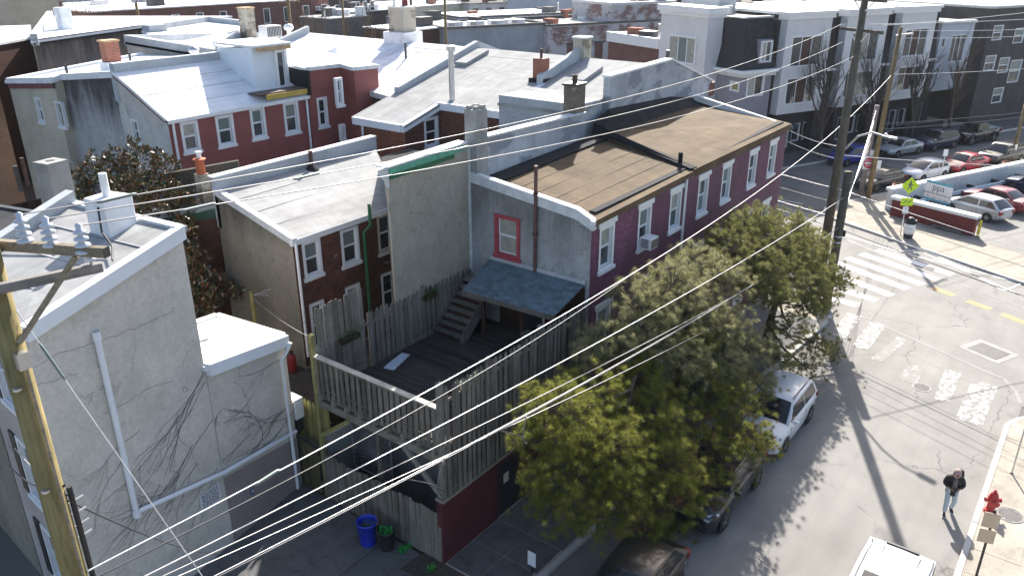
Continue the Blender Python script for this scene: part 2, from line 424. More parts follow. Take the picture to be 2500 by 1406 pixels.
# pavement slabs (joints are real gaps): near pavement and house pavement
for iu in range(15):
    u0 = 15.2+iu*1.25
    for iv in range(3):
        v1 = 0.44-iv*1.3; v0 = v1-1.285
        if u0 > 31.5: continue
        MB().box(u0+0.008, u0+1.242, v0, v1, 0.02, KZ+RND.uniform(-0.004, 0.005)).build('paving_slab', m_conc, sw2)
for iu in range(20):
    u0 = 13.8+iu*1.25
    vk = 10.2-(u0-15)*0.0525+0.23
    for iv in range(2):
        h = (12.84-vk)/2; v0 = vk+iv*h
        if u0 > 36.5: continue
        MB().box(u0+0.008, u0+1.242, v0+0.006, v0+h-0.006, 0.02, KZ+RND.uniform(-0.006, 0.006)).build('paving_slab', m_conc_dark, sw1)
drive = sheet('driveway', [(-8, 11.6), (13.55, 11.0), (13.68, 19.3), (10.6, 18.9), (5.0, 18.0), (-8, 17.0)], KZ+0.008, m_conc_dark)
for i, (a, b) in enumerate([((9.6, 11.6), (9.6, 18.2)), ((2.0, 14.8), (13.5, 15.0))]):
    MB().beam((*a, KZ+0.008), (*b, KZ+0.008), 0.025, 0.006).build('joint', m_black, drive)
soilpit = sheet('planting_pit', [(12.9, 12.1), (13.72, 11.95), (13.72, 13.7), (12.75, 13.75)], KZ+0.02, m_soil)
yard = MB().prism([(14.05, 20.2), (60, 20.2), (60, 62), (9, 62), (9, 23.2), (14.05, 23.2)], -0.1, 2.2).build('yard', m_soil); tag(yard, kind='structure')

# ---- painted markings on the carriageways
def stripe(parent, pts, z, mat, name='road_marking'):
    return sheet(name, [p[:2] for p in pts], z, mat, parent)
def band(a, b, w):
    a = np.array(a[:2], float); b = np.array(b[:2], float); d = (b-a)/np.linalg.norm(b-a); n = np.array([-d[1], d[0]])*w/2
    return [a-n, b-n, b+n, a+n]
for (xa, ya, xb, yb, w_) in [(2141, 611, 2325, 671, .62), (2103, 620, 2290, 683, .62), (2069, 630, 2253, 695, .62), (2042, 642, 2216, 706, .62), (2020, 662, 2177, 722, .62), (2000, 690, 2140, 734, .62), (1990, 718, 2095, 746, .6)]:
    p = AG(xa, ya); q = AG(xb, yb); stripe(road2, band(p, q, w_), 0.012, m_roadwhite)
# faded stripes across the near street
for k, (xa, ya, xb, yb, w_, m_) in enumerate([(2045, 822, 2087, 768, .7, m_roadworn), (2100, 850, 2143, 790, .75, m_roadworn), (2140, 880, 2205, 826, .5, m_roadvworn), (2215, 932, 2238, 894, .75, m_roadvworn), (2300, 978, 2327, 906, .62, m_roadworn), (2365, 1030, 2405, 936, .95, m_roadworn)]):
    p = AG(xa, ya); q = AG(xb, yb); stripe(road, band(p, q, w_), 0.006 if k not in (0, 1) else 0.0125, m_)
for (x, y) in [(2303, 712), (2390, 745), (2475, 778)]:
    p = AG(x, y)[:2]
    for o in (-0.13, 0.13):
        c = p+D3*o; stripe(road2, band(c-N3*0.62, c+N3*0.62, 0.11), 0.012, m_roadyellow)
for (xa, ya, xb, yb, w_) in [(2042, 568, 2190, 614, .13), (2190, 614, 2500, 694, .13), (2190, 614, 2262, 611, .13), (2262, 611, 2452, 710, .15), (2255, 618, 2500, 725, .13), (2452, 710, 2500, 690, .13), (1900, 488, 1960, 498, .1)]:
    p = AG(xa, ya); q = AG(xb, yb); stripe(road2, band(p, q, w_), 0.0165+0.0007*(xa % 7), m_roadwhite)
# crosswalk on the far arm
for k in range(6):
    c = np.array(ST2(33.4+k*1.75, 41)); stripe(road2, band(c-N3*1.7, c+N3*1.7, 0.6), 0.012, m_roadworn)
stripe(road2, band(ST2(33.2, 45), ST2(44.0, 45), 0.25), 0.012, m_roadwhite)
# long repair seam curving through the junction
sl = [AG(x, y) for x, y in [(2070, 765), (2120, 778), (2200, 815), (2290, 855), (2380, 895), (2450, 925), (2480, 955), (2492, 985)]]
mb = MB()
for a, b in zip(sl[:-1], sl[1:]):
    q = band(a, b, 0.16); mb.add([(p[0], p[1], 0.0105) for p in q], [(0, 1, 2, 3)])
mb.build('repair_seam', concrete('seam filler', (0.30, 0.29, 0.28), 0.2), road2)

m_mh1 = plain('worn cast iron', (0.20, 0.19, 0.18), .7, .1); m_mh2 = plain('dark cast iron', (0.11, 0.105, 0.10), .7, .1)
def disc_cover(x, y, r, label, z=0.012, tilt=None):
    p = AG(x, y, z); t = thing('manhole_cover', label, 'manhole cover', (p[0], p[1], z))
    MB().lathe([(r, 0.0), (r, 0.006), (r-0.05, 0.008), (r-0.05, 0.002), (0.001, 0.003)], n=28).build('frame', m_mh1, t, True)
    mb = MB()
    for i in range(-4, 5):
        h = math.sqrt(max(0, (r-0.08)**2-(i*r/5.2)**2))
        if h > 0.05:
            mb.box(i*r/5.2-0.022, i*r/5.2+0.022, -h, h, 0.004, 0.010)
    mb.build('rib', m_mh2, t, True)
    return t
disc_cover(2250, 945, 0.38, 'round iron manhole cover in the asphalt between faded crosswalk stripes', 0.006)
disc_cover(2466, 1256, 0.42, 'round iron manhole cover in the pavement beside the red hydrant', KZ+0.006)
disc_cover(2270, 655, 0.33, 'round manhole cover among the bright zebra stripes', 0.019)
p = AG(2414, 857, 0.0)
t = thing('storm_grate', 'rectangular iron storm grate set in a concrete collar in the junction', 'drain grate', (p[0], p[1], 0.0), math.atan2(N3[1], N3[0]))
MB().box(-0.95, 0.95, -0.85, 0.85, 0.0, 0.012).build('collar', concrete('collar', (0.34, 0.33, 0.31)), t, True)
MB().box(-0.68, 0.68, -0.55, 0.55, 0.010, 0.015).build('pit', m_black, t, True)
for i in range(9):
    MB().box(-0.66, 0.66, -0.52+i*0.13-0.03, -0.52+i*0.13+0.03, 0.014, 0.028).build('bar', m_mh1, t, True)

# ================================================================== HOUSE KIT
def seg(p0, p1):
    p0 = np.array(p0, float); p1 = np.array(p1, float); L = np.linalg.norm(p1-p0); d = (p1-p0)/L
    return p0, d, np.array([d[1], -d[0]]), L
def W3(p0, d, n, s, z, out=0.0): return (p0[0]+d[0]*s+n[0]*out, p0[1]+d[1]*s+n[1]*out, z)
def wallmesh(p0, p1, base, zt0, zt1, holes, thick=0.16):
    p0, d, n, L = seg(p0, p1); mb = MB()
    xs = sorted(set([0.0, L]+[min(max(h[k], 0), L) for h in holes for k in (0, 1)]))
    top = lambda s: zt0+(zt1-zt0)*s/L
    for a, b in zip(xs[:-1], xs[1:]):
        if b-a < 1e-5: continue
        hs = sorted([(h[2], h[3]) for h in holes if h[0] <= a+1e-6 and h[1] >= b-1e-6])
        z = base
        for (h0, h1) in hs:
            if h0 > z+1e-5: mb.quad(W3(p0,d,n,a,z), W3(p0,d,n,b,z), W3(p0,d,n,b,h0), W3(p0,d,n,a,h0))
            z = max(z, h1)
        if min(top(a), top(b)) > z: mb.quad(W3(p0,d,n,a,z), W3(p0,d,n,b,z), W3(p0,d,n,b,top(b)), W3(p0,d,n,a,top(a)))
    for (a, b, z0, z1) in holes:
        P = lambda s, z, o: W3(p0, d, n, s, z, o)
        t = -thick
        mb.quad(P(a,z0,0), P(a,z1,0), P(a,z1,t), P(a,z0,t)); mb.quad(P(b,z1,0), P(b,z0,0), P(b,z0,t), P(b,z1,t))
        mb.quad(P(a,z1,0), P(b,z1,0), P(b,z1,t), P(a,z1,t)); mb.quad(P(b,z0,0), P(a,z0,0), P(a,z0,t), P(b,z0,t))
    return mb
PANES = [None]
def window(parent, p0, d, n, s0, s1, z0, z1, casing=None, cw=0.09, sill=True, lintel=False, up=None, lo=None, style='dh', sash=None, rec=0.09, sillm=None, proud=0.03):
    casing = casing or m_pvc; sash = sash or m_pvc; sillm = sillm or casing
    up = up or m_glass; lo = lo or m_glass
    o3 = (p0[0], p0[1], 0); ex = (d[0], d[1], 0); ey = (n[0], n[1], 0); ez = (0, 0, 1)
    mb = MB(); B = lambda a0,a1,b0,b1,c0,c1: mb.fbox(o3, ex, ey, ez, a0,a1,b0,b1,c0,c1)
    B(s0, s0+cw, -rec-0.05, proud, z0, z1); B(s1-cw, s1, -rec-0.05, proud, z0, z1)
    B(s0+cw, s1-cw, -rec-0.05, proud, z1-cw, z1); B(s0+cw, s1-cw, -rec-0.05, proud-0.01, z0, z0+cw*0.55)
    a, b, c, e = s0+cw, s1-cw, z0+cw*0.55, z1-cw
    fw = 0.042
    w_ = mb.build('window', casing, parent)
    sb = MB(); S = lambda a0,a1,b0,b1,c0,c1: sb.fbox(o3, ex, ey, ez, a0,a1,b0,b1,c0,c1)
    if style == 'dh':
        zm = (c+e)/2
        for (q0, q1, dep) in ((c, zm+fw/2, -rec), (zm+fw/2+0.002, e, -rec+0.02)):
            S(a, a+fw, dep-0.03, dep+0.012, q0, q1); S(b-fw, b, dep-0.03, dep+0.012, q0, q1)
            S(a+fw, b-fw, dep-0.03, dep+0.012, q0, q0+fw); S(a+fw, b-fw, dep-0.03, dep+0.012, q1-fw, q1)
        pr = [(a+fw, b-fw, c+fw, zm+fw/2-fw, -rec-0.012, lo), (a+fw, b-fw, zm+fw/2+0.002+fw, e-fw, -rec+0.008, up)]
    else:
        k = {'fixed': 1, 'pair': 2, 'triple': 3}[style]; ww = (b-a)/k; pr = []
        for i in range(k):
            x0, x1 = a+i*ww, a+(i+1)*ww
            S(x0, x0+fw, -rec-0.03, -rec+0.012, c, e); S(x1-fw, x1, -rec-0.03, -rec+0.012, c, e)
            S(x0+fw, x1-fw, -rec-0.03, -rec+0.012, c, c+fw); S(x0+fw, x1-fw, -rec-0.03, -rec+0.012, e-fw, e)
            pr.append((x0+fw, x1-fw, c+fw, e-fw, -rec-0.01, [lo, up, lo][i % 3]))
    sb.build('sash', sash, w_)
    for (x0, x1, q0, q1, dep, m_) in pr:
        pb = MB(); pb.fbox(o3, ex, ey, ez, x0-0.006, x1+0.006, dep-0.008, dep, q0-0.006, q1+0.006); pb.build('pane', m_, w_)
    if sill:
        pb = MB(); pb.fbox(o3, ex, ey, ez, s0-0.06, s1+0.06, -0.05, 0.085, z0-0.13, z0-0.002); pb.build('sill', sillm, w_, bevel=0.008)
    if lintel:
        pb = MB(); pb.fbox(o3, ex, ey, ez, s0-0.10, s1+0.10, -0.05, 0.05, z1+0.002, z1+0.2); pb.build('lintel', sillm, w_, bevel=0.008)
    return w_
BRICK_ME = {}
def brick_field(parent, p0, p1, z0, ztop, holes, mat, nsingle=300, bl=0.215, bh=0.066, gap=0.011, s_range=None, proud=(0.006, 0.016)):
    p0, d, n, L = seg(p0, p1); lo_, hi_ = s_range or (0.0, L)
    out = []; r = 0; z = z0
    while z+bh < max(ztop(lo_), ztop(hi_)):
        s = lo_-(bl+gap)*(0.5 if r % 2 else 0.0)
        while s < hi_:
            a, b = max(s, lo_+0.004), min(s+bl, hi_-0.004); s += bl+gap
            if b-a < 0.03 or z+bh > min(ztop(a), ztop(b)): continue
            segs = [(a, b)]
            for (h0, h1, c0, c1) in holes:
                if z+bh > c0-0.006 and z < c1+0.006:
                    ns = []
                    for (q0, q1) in segs:
                        if q1 <= h0 or q0 >= h1: ns.append((q0, q1)); continue
                        if q0 < h0-0.03: ns.append((q0, h0-0.006))
                        if q1 > h1+0.03: ns.append((h1+0.006, q1))
                    segs = ns
            for q in segs: out.append((q[0], q[1], z, RND.uniform(*proud)))
        z += bh+gap; r += 1
    cam2 = CAM
    full = [b for b in out if abs(b[1]-b[0]-bl) < 1e-6]
    full.sort(key=lambda b: (p0[0]+d[0]*b[0]-cam2[0])**2+(p0[1]+d[1]*b[0]-cam2[1])**2+(b[2]-cam2[2])**2)
    single = set(full[:nsingle]); rest = MB()
    key = (mat.name, bl)
    if key not in BRICK_ME:
        BRICK_ME[key] = MB().box(0, bl, -0.012, 0.03, 0, bh).mesh('brick')
        BRICK_ME[key].materials.append(mat)
    ang = math.atan2(d[1], d[0]); off = -root_loc(parent)
    for b in out:
        if b in single:
            o = bpy.data.objects.new('brick', BRICK_ME[key]); COL.objects.link(o); o.parent = parent
            q = W3(p0, d, n, b[0], b[2], b[3]-0.012+0.0)
            # mesh y axis points into the wall: y=-0.012 face is the outer face
            o.location = off+Vector(q); o.rotation_euler = (0, 0, ang)
        else:
            rest.fbox((p0[0], p0[1], 0), (d[0], d[1], 0), (n[0], n[1], 0), (0, 0, 1), b[0], b[1], -0.02, b[3], b[2], b[2]+bh)
    o = rest.build('brickwork', mat, parent); tag(o, kind='stuff')
def slab(parent, name, mat, pts, th=0.12):
    n = len(pts); mb = MB()
    vs = [tuple(p) for p in pts]+[(p[0], p[1], p[2]-th) for p in pts]
    mb.add(vs, [tuple(range(n)), tuple(range(2*n-1, n-1, -1))]+[(i, n+i, n+(i+1) % n, (i+1) % n) for i in range(n)])
    return mb.build(name, mat, parent)
def rim(parent, name, mat, a, b, wo, wi, dn, up, bevel=0.0):
    """bar along a roof edge a->b (outside on the right hand): wo outwards, wi inwards, dn below, up above"""
    a = np.array(a, float); b = np.array(b, float); d = b[:2]-a[:2]; d /= np.linalg.norm(d); n = np.array([d[1], -d[0], 0])
    Z = np.array([0, 0, 1.0]); mb = MB()
    vs = [a-n*wi-Z*dn, a+n*wo-Z*dn, b+n*wo-Z*dn, b-n*wi-Z*dn, a-n*wi+Z*up, a+n*wo+Z*up, b+n*wo+Z*up, b-n*wi+Z*up]
    mb.add(vs, [(3,2,1,0),(4,5,6,7),(0,1,5,4),(1,2,6,5),(2,3,7,6),(3,0,4,7)])
    return mb.build(name, mat, parent, bevel=bevel)
def expand(poly, o):
    n = len(poly); out = []
    for i in range(n):
        a, b, c = [np.array(poly[j % n][:2], float) for j in (i-1, i, i+1)]
        d1 = (b-a)/np.linalg.norm(b-a); d2 = (c-b)/np.linalg.norm(c-b)
        n1 = np.array([d1[1], -d1[0]]); n2 = np.array([d2[1], -d2[0]]); m = n1+n2; m /= max(np.linalg.norm(m), 1e-6)
        k = o/max(m@n1, 0.35); out.append((b[0]+m[0]*k, b[1]+m[1]*k))
    return out
class House:
    def __init__(s, name, label, foot, tops, walls, base=0.0, cat='house', group=None):
        s.foot = [tuple(map(float, p)) for p in foot]; s.tops = tops; s.base = base; s.walls = walls
        s.root = thing(name, label, cat, (foot[0][0], foot[0][1], base), group=group)
        s.holes = {}; s.wins = []; s.N = len(foot)
    def e(s, i): return s.foot[i % s.N], s.foot[(i+1) % s.N]
    def top(s, i):
        p0, d, n, L = seg(*s.e(i)); a, b = s.tops[i % s.N], s.tops[(i+1) % s.N]
        return lambda q: a+(b-a)*q/L
    def px(s, i, x, y):
        p0, d, n, L = seg(*s.e(i)); q = AP(x, y, p0, d)
        return float((q[:2]-p0)@d), float(q[2])
    def win(s, i, tl, br, **k):
        a = s.px(i, *tl); b = s.px(i, *br)
        s.wins.append((i, a[0], b[0], b[1], a[1], k)); return s
    def winr(s, i, s0, s1, z0, z1, **k): s.wins.append((i, s0, s1, z0, z1, k)); return s
    def build_walls(s, bricks=()):
        bricks = dict(bricks)
        for i in range(s.N):
            hs = [(w_[1]+0.02, w_[2]-0.02, w_[3]+0.02, w_[4]-0.02) for w_ in s.wins if w_[0] == i]
            p0, p1 = s.e(i)
            m_ = s.walls[i] if isinstance(s.walls, (list, tuple)) else s.walls
            wo_ = wallmesh(p0, p1, s.base, s.tops[i], s.tops[(i+1) % s.N], hs).build('wall', m_, s.root)
            if i in bricks:
                bm_, zmin, ns = bricks[i][:3]; rng = bricks[i][3] if len(bricks[i]) > 3 else None
                big = [(w_[1]-(0.11 if w_[5].get('lintel') else 0.0), w_[2]+(0.11 if w_[5].get('lintel') else 0.0), w_[4], w_[4]+0.2) for w_ in s.wins if w_[0] == i and w_[5].get('lintel')]
                big += [(w_[1]-0.065, w_[2]+0.065, w_[3]-0.13, w_[3]) for w_ in s.wins if w_[0] == i and w_[5].get('sill', True)]
                tf = s.top(i)
                brick_field(wo_ if False else s.root, p0, p1, zmin, lambda q: tf(q)-0.02, [(w_[1], w_[2], w_[3], w_[4]) for w_ in s.wins if w_[0] == i]+big, bm_, ns, s_range=rng)
        for (i, a, b, z0, z1, k) in s.wins:
            p0, d, n, L = seg(*s.e(i)); window(s.root, p0, d, n, a, b, z0, z1, **k)
        return s
    def pt(s, i): return (s.foot[i % s.N][0], s.foot[i % s.N][1], s.tops[i % s.N])
    def roof(s, mat, over=0.0, drop=0.0, th=0.14, name='roof'):
        ex = expand(s.foot, over)
        return slab(s.root, name, mat, [(p[0], p[1], s.tops[i]-drop) for i, p in enumerate(ex)], th)
    def rims(s, edges, mat, wo=0.08, wi=0.22, dn=0.12, up=0.06, name='coping'):
        for i in edges: rim(s.root, name, mat, s.pt(i), s.pt(i+1), wo, wi, dn, up)
        return s
def pipe(parent, pts, r, mat, name='downspout', n=8, local=False):
    return MB().tube(pts, r, n).build(name, mat, parent, local, smooth=False)
def chimney_part(parent, c, w_, l_, z0, z1, mat, capm=None, ang=0.0, pots=0, name='chimney'):
    ex = (math.cos(ang), math.sin(ang), 0); ey = (-math.sin(ang), math.cos(ang), 0); o = (c[0], c[1], 0); ez = (0, 0, 1)
    k = MB().fbox(o, ex, ey, ez, -w_/2, w_/2, -l_/2, l_/2, z0, z1).build(name, mat, parent, bevel=0.015)
    if capm: MB().fbox(o, ex, ey, ez, -w_/2-0.06, w_/2+0.06, -l_/2-0.06, l_/2+0.06, z1, z1+0.09).build('cap', capm, k, bevel=0.01)
    for q in range(pots):
        f = (q-(pots-1)/2)*0.34
        MB().lathe([(0.11, 0), (0.1, 0.3), (0.13, 0.32), (0.13, 0.36), (0.08, 0.36), (0.08, 0.05)], (c[0]+ex[0]*f, c[1]+ex[1]*f, z1+0.05), 12).build('pot', m_rust, k)
    return k
# ================================================================== MAIN HOUSES
m_purplemortar = plain('purple painted wall', (0.10, 0.034, 0.064), 0.7, var=0.25, nscale=1.2)
m_purple = plain('purple painted brick', (0.175, 0.055, 0.115), 0.62, var=0.32, nscale=1.1, rnd=0.35)
m_stuccogrey = stucco('grey stucco', (0.46, 0.47, 0.48), 0.75, 0.5, (0.5, 0.51, 0.53, 1), 0.0, drip=(9.2, 2.6, 0.6))
m_stuccotan = stucco('tan stucco', (0.46, 0.42, 0.345), 0.5, 0.25)
m_stuccodirty = stucco('sooty stucco', (0.30, 0.275, 0.23), 0.6, 0.5, drip=(8.8, 2.4, 0.8))
m_stuccowhite = stucco('white stucco', (0.68, 0.66, 0.63), 0.45, 0.35)
m_stuccolight = stucco('pale grey render', (0.70, 0.655, 0.59), 0.25, 0.2, (0.55, 0.55, 0.55, 1), 0.0, 0.3)
m_stuccocream = stucco('cream stucco', (0.62, 0.57, 0.46), 0.3, 0.3)
m_stuccoorange = stucco('ochre stucco', (0.42, 0.30, 0.21), 0.5, 0.6, drip=(11.4, 5.0, 0.8))
m_parapet = stucco('patched white parapet', (0.55, 0.58, 0.62), 0.55, 0.5, (0.24, 0.26, 0.30, 1), 0.9)
m_parapetgrey = stucco('coated parapet', (0.52, 0.55, 0.58), 0.2, 0.2, bump=0.15)
m_mauve = plain('mauve painted base', (0.27, 0.22, 0.22), 0.8, var=0.12, nscale=1.0, bump=0.15)
m_redbase = plain('maroon painted wall', (0.085, 0.018, 0.022), 0.6, var=0.25, nscale=1.0, bump=0.2)
m_redhouse = plain('rose red painted brick', (0.24, 0.075, 0.068), 0.75, var=0.2, nscale=0.8, bump=0.3)
m_mortar = plain('mortar', (0.30, 0.25, 0.22), 0.9, var=0.25, nscale=3)
m_brick = plain('red brown brick', (0.115, 0.038, 0.026), 0.85, var=0.45, nscale=2.2, rnd=0.45, bump=0.3)
m_brickorange = plain('orange brick', (0.25, 0.075, 0.035), 0.85, var=0.35, nscale=2.2, rnd=0.4, bump=0.3)
m_brickdark = brickmat('dark brickwork', (0.085, 0.035, 0.028), (0.12, 0.05, 0.038), (0.05, 0.045, 0.04))
m_brickfar = brickmat('far brickwork', (0.17, 0.06, 0.05), (0.13, 0.05, 0.042), (0.22, 0.18, 0.16))
m_greenpaint = plain('green painted metal', (0.015, 0.12, 0.05), 0.5, var=0.3, nscale=3)
m_copper = plain('verdigris flashing', (0.10, 0.36, 0.25), 0.55, var=0.4, nscale=5)
m_redframe = plain('rose painted wood', (0.36, 0.055, 0.075), 0.55, var=0.15, nscale=4)
m_cornice = plain('off white cornice', (0.62, 0.62, 0.60), 0.6, var=0.12, nscale=2)
m_maroontrim = plain('maroon trim', (0.16, 0.05, 0.06), 0.6, var=0.2)
m_cinder = concrete('cement block', (0.36, 0.36, 0.35), 0.6)
m_chimbrick = brickmat('chimney brick', (0.36, 0.11, 0.06), (0.28, 0.085, 0.05), (0.34, 0.28, 0.24))
m_chimold = brickmat('old chimney brick', (0.22, 0.19, 0.15), (0.15, 0.11, 0.085), (0.24, 0.22, 0.19), 1.0, (0.42, 0.39, 0.32), 0.25)

# ---------------- purple corner row house
P = House('row_house', 'purple painted brick row house with tan roll roof and white window trim', [(21.4, 12.86), (39.7, 12.86), (39.7, 18.0), (21.4, 18.0)], [8.84, 8.9, 9.9, 9.55], [m_purplemortar, m_purplemortar, m_stuccogrey, m_stuccogrey])
pk = dict(casing=m_white, cw=0.115, sill=True, lintel=True, rec=0.13, sillm=m_white, proud=0.012)
tops_px = [((1466, 566), (1494, 652)), ((1560, 517), (1584, 610)), ((1636, 479), (1658, 570)), ((1703, 437), (1726, 525)), ((1763, 410), (1780, 492)), ((1828, 376), (1843, 455)), ((1876, 357), (1890, 436))]
# measured on the facade: seven bays, two upper rows
bays = []
for (tl, br) in tops_px:
    a = P.px(0, *tl); b = P.px(0, *br); bays.append((a[0]+b[0])/2)
gls = [(m_curtain, m_glass2), (m_blind, m_glass), (m_curtain, m_glass2), (m_glass2, m_blind), (m_blind, m_glass2), (m_glass, m_glass2), (m_blind, m_glass)]
for i, c in enumerate(bays):
    P.winr(0, c-0.5, c+0.5, 6.86, 8.42, up=gls[i][0], lo=gls[i][1], **pk)
    q = gls[(i*3+1) % 7]; P.winr(0, c-0.5, c+0.5, 3.72, 5.42, up=q[0], lo=q[1], **pk)
    if i % 3 != 1: P.winr(0, c-0.5, c+0.5, 0.95, 2.5, up=q[1], lo=q[0], **pk)
P.win(3, (1208, 520), (1270, 634), casing=m_redframe, cw=0.14, sillm=m_redframe, up=m_curtain, lo=m_curtain, proud=0.05)
P.build_walls({0: (m_purple, 0.5, 300)})
pr = P.root
# two roof planes; the step between is blackened to paint in its riser's shade
slab(pr, 'roof', m_rooftan, [(21.45, 12.72, 8.86), (28.75, 12.72, 8.98), (29.5, 17.85, 9.55), (21.45, 17.85, 9.3)], 0.2)
slab(pr, 'roof', m_rooftan, [(28.78, 12.72, 9.04), (39.78, 12.72, 9.06), (40.8, 17.35, 9.42), (36.9, 17.35, 9.62), (31.0, 17.35, 9.66), (29.55, 17.35, 9.74)], 0.3)
MB().add([(29.55, 17.33, 9.75), (31.0, 17.33, 9.67), (36.9, 17.33, 9.63), (40.8, 17.33, 9.43), (40.9, 17.97, 9.62), (37.0, 17.97, 10.22), (31.0, 17.97, 10.5), (29.6, 17.97, 10.15)], [(0, 1, 6, 7), (1, 2, 5, 6), (2, 3, 4, 5)]).build('cant_flashing', m_tar, pr)
MB().add([(28.8, 12.75, 9.05), (29.6, 17.9, 10.1), (29.5, 17.9, 9.72), (28.72, 12.75, 9.0)], [(0, 1, 2, 3)]).build('roof_step', m_tar, pr)
rim(pr, 'roof_step_edge', m_tar, (29.66, 17.3, 9.76), (28.86, 12.8, 9.06), 0.2, 0.22, 0.1, 0.022)
rim(pr, 'gutter_flashing', m_tar, (21.9, 13.12, 8.95), (39.5, 13.12, 9.13), 0.1, 0.16, 0.1, 0.035)
rim(pr, 'shade_flashing', m_tar, (29.5, 17.86, 9.56), (21.5, 17.86, 9.31), 0.1, 0.75, 0.1, 0.012)  # flashing kept wide and black to extend the parapet's shadow on the roof
rim(pr, 'gutter', m_white, (21.3, 12.86, 8.80), (39.85, 12.86, 8.94), 0.13, 0.02, 0.09, 0.06)
for a, b in (((21.4, 18.0, 9.6), (21.4, 13.45, 9.08)), ((21.4, 13.45, 9.08), (21.4, 12.8, 8.8))):
    rim(pr, 'coping', m_whitedirty, a, b, 0.06, 0.2, 0.3, 0.06)
rim(pr, 'rake_board', m_white, (39.7, 12.8, 8.9), (39.7, 18.0, 9.9), 0.06, 0.12, 0.2, 0.1)
pipe(pr, [(28.2, 12.74, 8.78), (28.2, 12.76, 0.2)], 0.05, m_white)
# back party wall, stepped coating, stack and gable of the house behind
MB().prism([(22.3, 17.9), (28.9, 17.9), (28.9, 18.25), (22.3, 18.25)], 8.5, [10.75, 10.62, 10.62, 10.75]).build('parapet', m_parapet, pr)
rim(pr, 'parapet_cap', m_whitedirty, (22.3, 17.95, 10.76), (28.9, 17.95, 10.63), 0.1, 0.32, 0.02, 0.05)
chimney_part(pr, (21.75, 17.98), 0.62, 0.55, 5.5, 11.85, m_cinder)
for i in range(4):
    MB().box(21.48+(i % 2)*0.36, 21.65+(i % 2)*0.36, 17.74+(i//2)*0.3, 17.9+(i//2)*0.3, 11.85, 11.97).build('chimney_block', m_cinder, pr)
chimney_part(pr, (28.55, 18.25), 0.75, 0.6, 9.4, 11.8, m_chimold, m_darkmetal, pots=1)
# roof and wall pipes
pv = pipe(pr, [(21.30, 15.05, 6.55), (21.30, 15.05, 10.35)], 0.062, plain('painted iron pipe', (0.13, 0.07, 0.06), 0.7, 0.2, 0.35, 3), 'vent_stack', 12)
for z in (7.9, 9.35): MB().lathe([(0.09, 0), (0.09, 0.1)], (21.30, 15.05, z), 14).build('collar', m_rust, pv)
q = AV(1672, 395, 13.2)
st = MB().tube([(q[0], 13.4, 8.95), (q[0], 13.4, 9.6)], 0.09, 12).build('vent_stack', m_tar, pr)
MB().lathe([(0.28, 0), (0.12, 0.12), (0.09, 0.14)], (q[0], 13.4, 9.02), 14).build('boot', m_tar, st)

ac = thing('air_conditioner', 'white window air conditioner jutting from a purple house upper window', 'air conditioner', (21.4+bays[1], 12.6, 6.9))
MB().box(-0.30, 0.30, -0.2, 0.28, -0.02, 0.40).build('case', m_white, ac, True, bevel=0.015)
MB().box(-0.25, 0.25, -0.215, -0.198, 0.03, 0.35).build('coil_grille', plain('coil', (0.16, 0.13, 0.11), 0.6), ac, True)
for i in range(5): MB().box(-0.309, -0.299, -0.1, 0.2, 0.05+i*0.07, 0.085+i*0.07).build('louvre', m_darkmetal, ac, True)

# ---------------- tan stuccoed house, blind party wall
T = House('row_house', 'tan stuccoed house with blank party wall and green copper flashing', [(17.4, 18.06), (21.4, 18.06), (21.42, 18.32), (27.2, 21.8), (27.2, 26.6), (25.2, 26.6), (21.52, 22.48)], [10.5, 10.62, 10.5, 8.3, 8.2, 8.2, 8.9], m_stuccotan)
T.build_walls(); tr = T.root
slab(tr, 'roof', m_tar, [(17.6, 18.3, 9.3), (21.4, 18.3, 9.3), (27.1, 21.9, 8.4), (27.1, 26.5, 8.2), (25.2, 26.5, 8.2), (21.6, 22.45, 8.6)], 0.2)
MB().prism([(17.42, 18.07), (21.4, 18.07), (21.4, 18.4), (17.72, 18.4)], 9.0, [10.5, 10.62, 10.62, 10.5]).build('parapet', m_stuccotan, tr)
rim(tr, 'flashing', m_copper, (17.45, 18.06, 10.56), (21.15, 18.06, 10.64), 0.07, 0.02, 0.16, 0.03)
rim(tr, 'drip_edge', m_greenpaint, (17.45, 18.06, 10.38), (20.6, 18.06, 10.46), 0.045, 0.02, 0.16, 0.02)
rim(tr, 'coping', m_whitedirty, (17.3, 18.06, 10.6), (21.3, 18.06, 10.7), 0.09, 0.4, 0.0, 0.06)
# cornice of the front (its profile is cut at the party wall)
prof = [(0, 9.95), (-0.13, 10.0), (-0.2, 10.22), (-0.42, 10.42), (-0.48, 10.62), (0.0, 10.66)]
dd = np.array([0.68, 0.733]); nn = np.array([-0.733, 0.68])
mb = MB(); base_ = np.array([17.42, 18.03]); k_ = len(prof); vs = []
for L_ in (0.0, 0.5):
    for (o_, z_) in prof:
        q = base_+dd*L_-nn*o_*1.0*(-1 if False else 1)*(-1)*0+np.array([o_, 0])*1.0+0*nn
        vs.append((q[0], q[1], z_))
mb.add(vs, [tuple(range(k_-1, -1, -1)), tuple(range(k_, 2*k_))]+[(i, (i+1) % k_, k_+(i+1) % k_, k_+i) for i in range(k_)])
mb.build('cornice', m_cornice, tr)
MB().box(21.33, 21.40, 17.98, 18.05, 5.2, 10.6).build('joint_strip', m_whitedirty, tr)

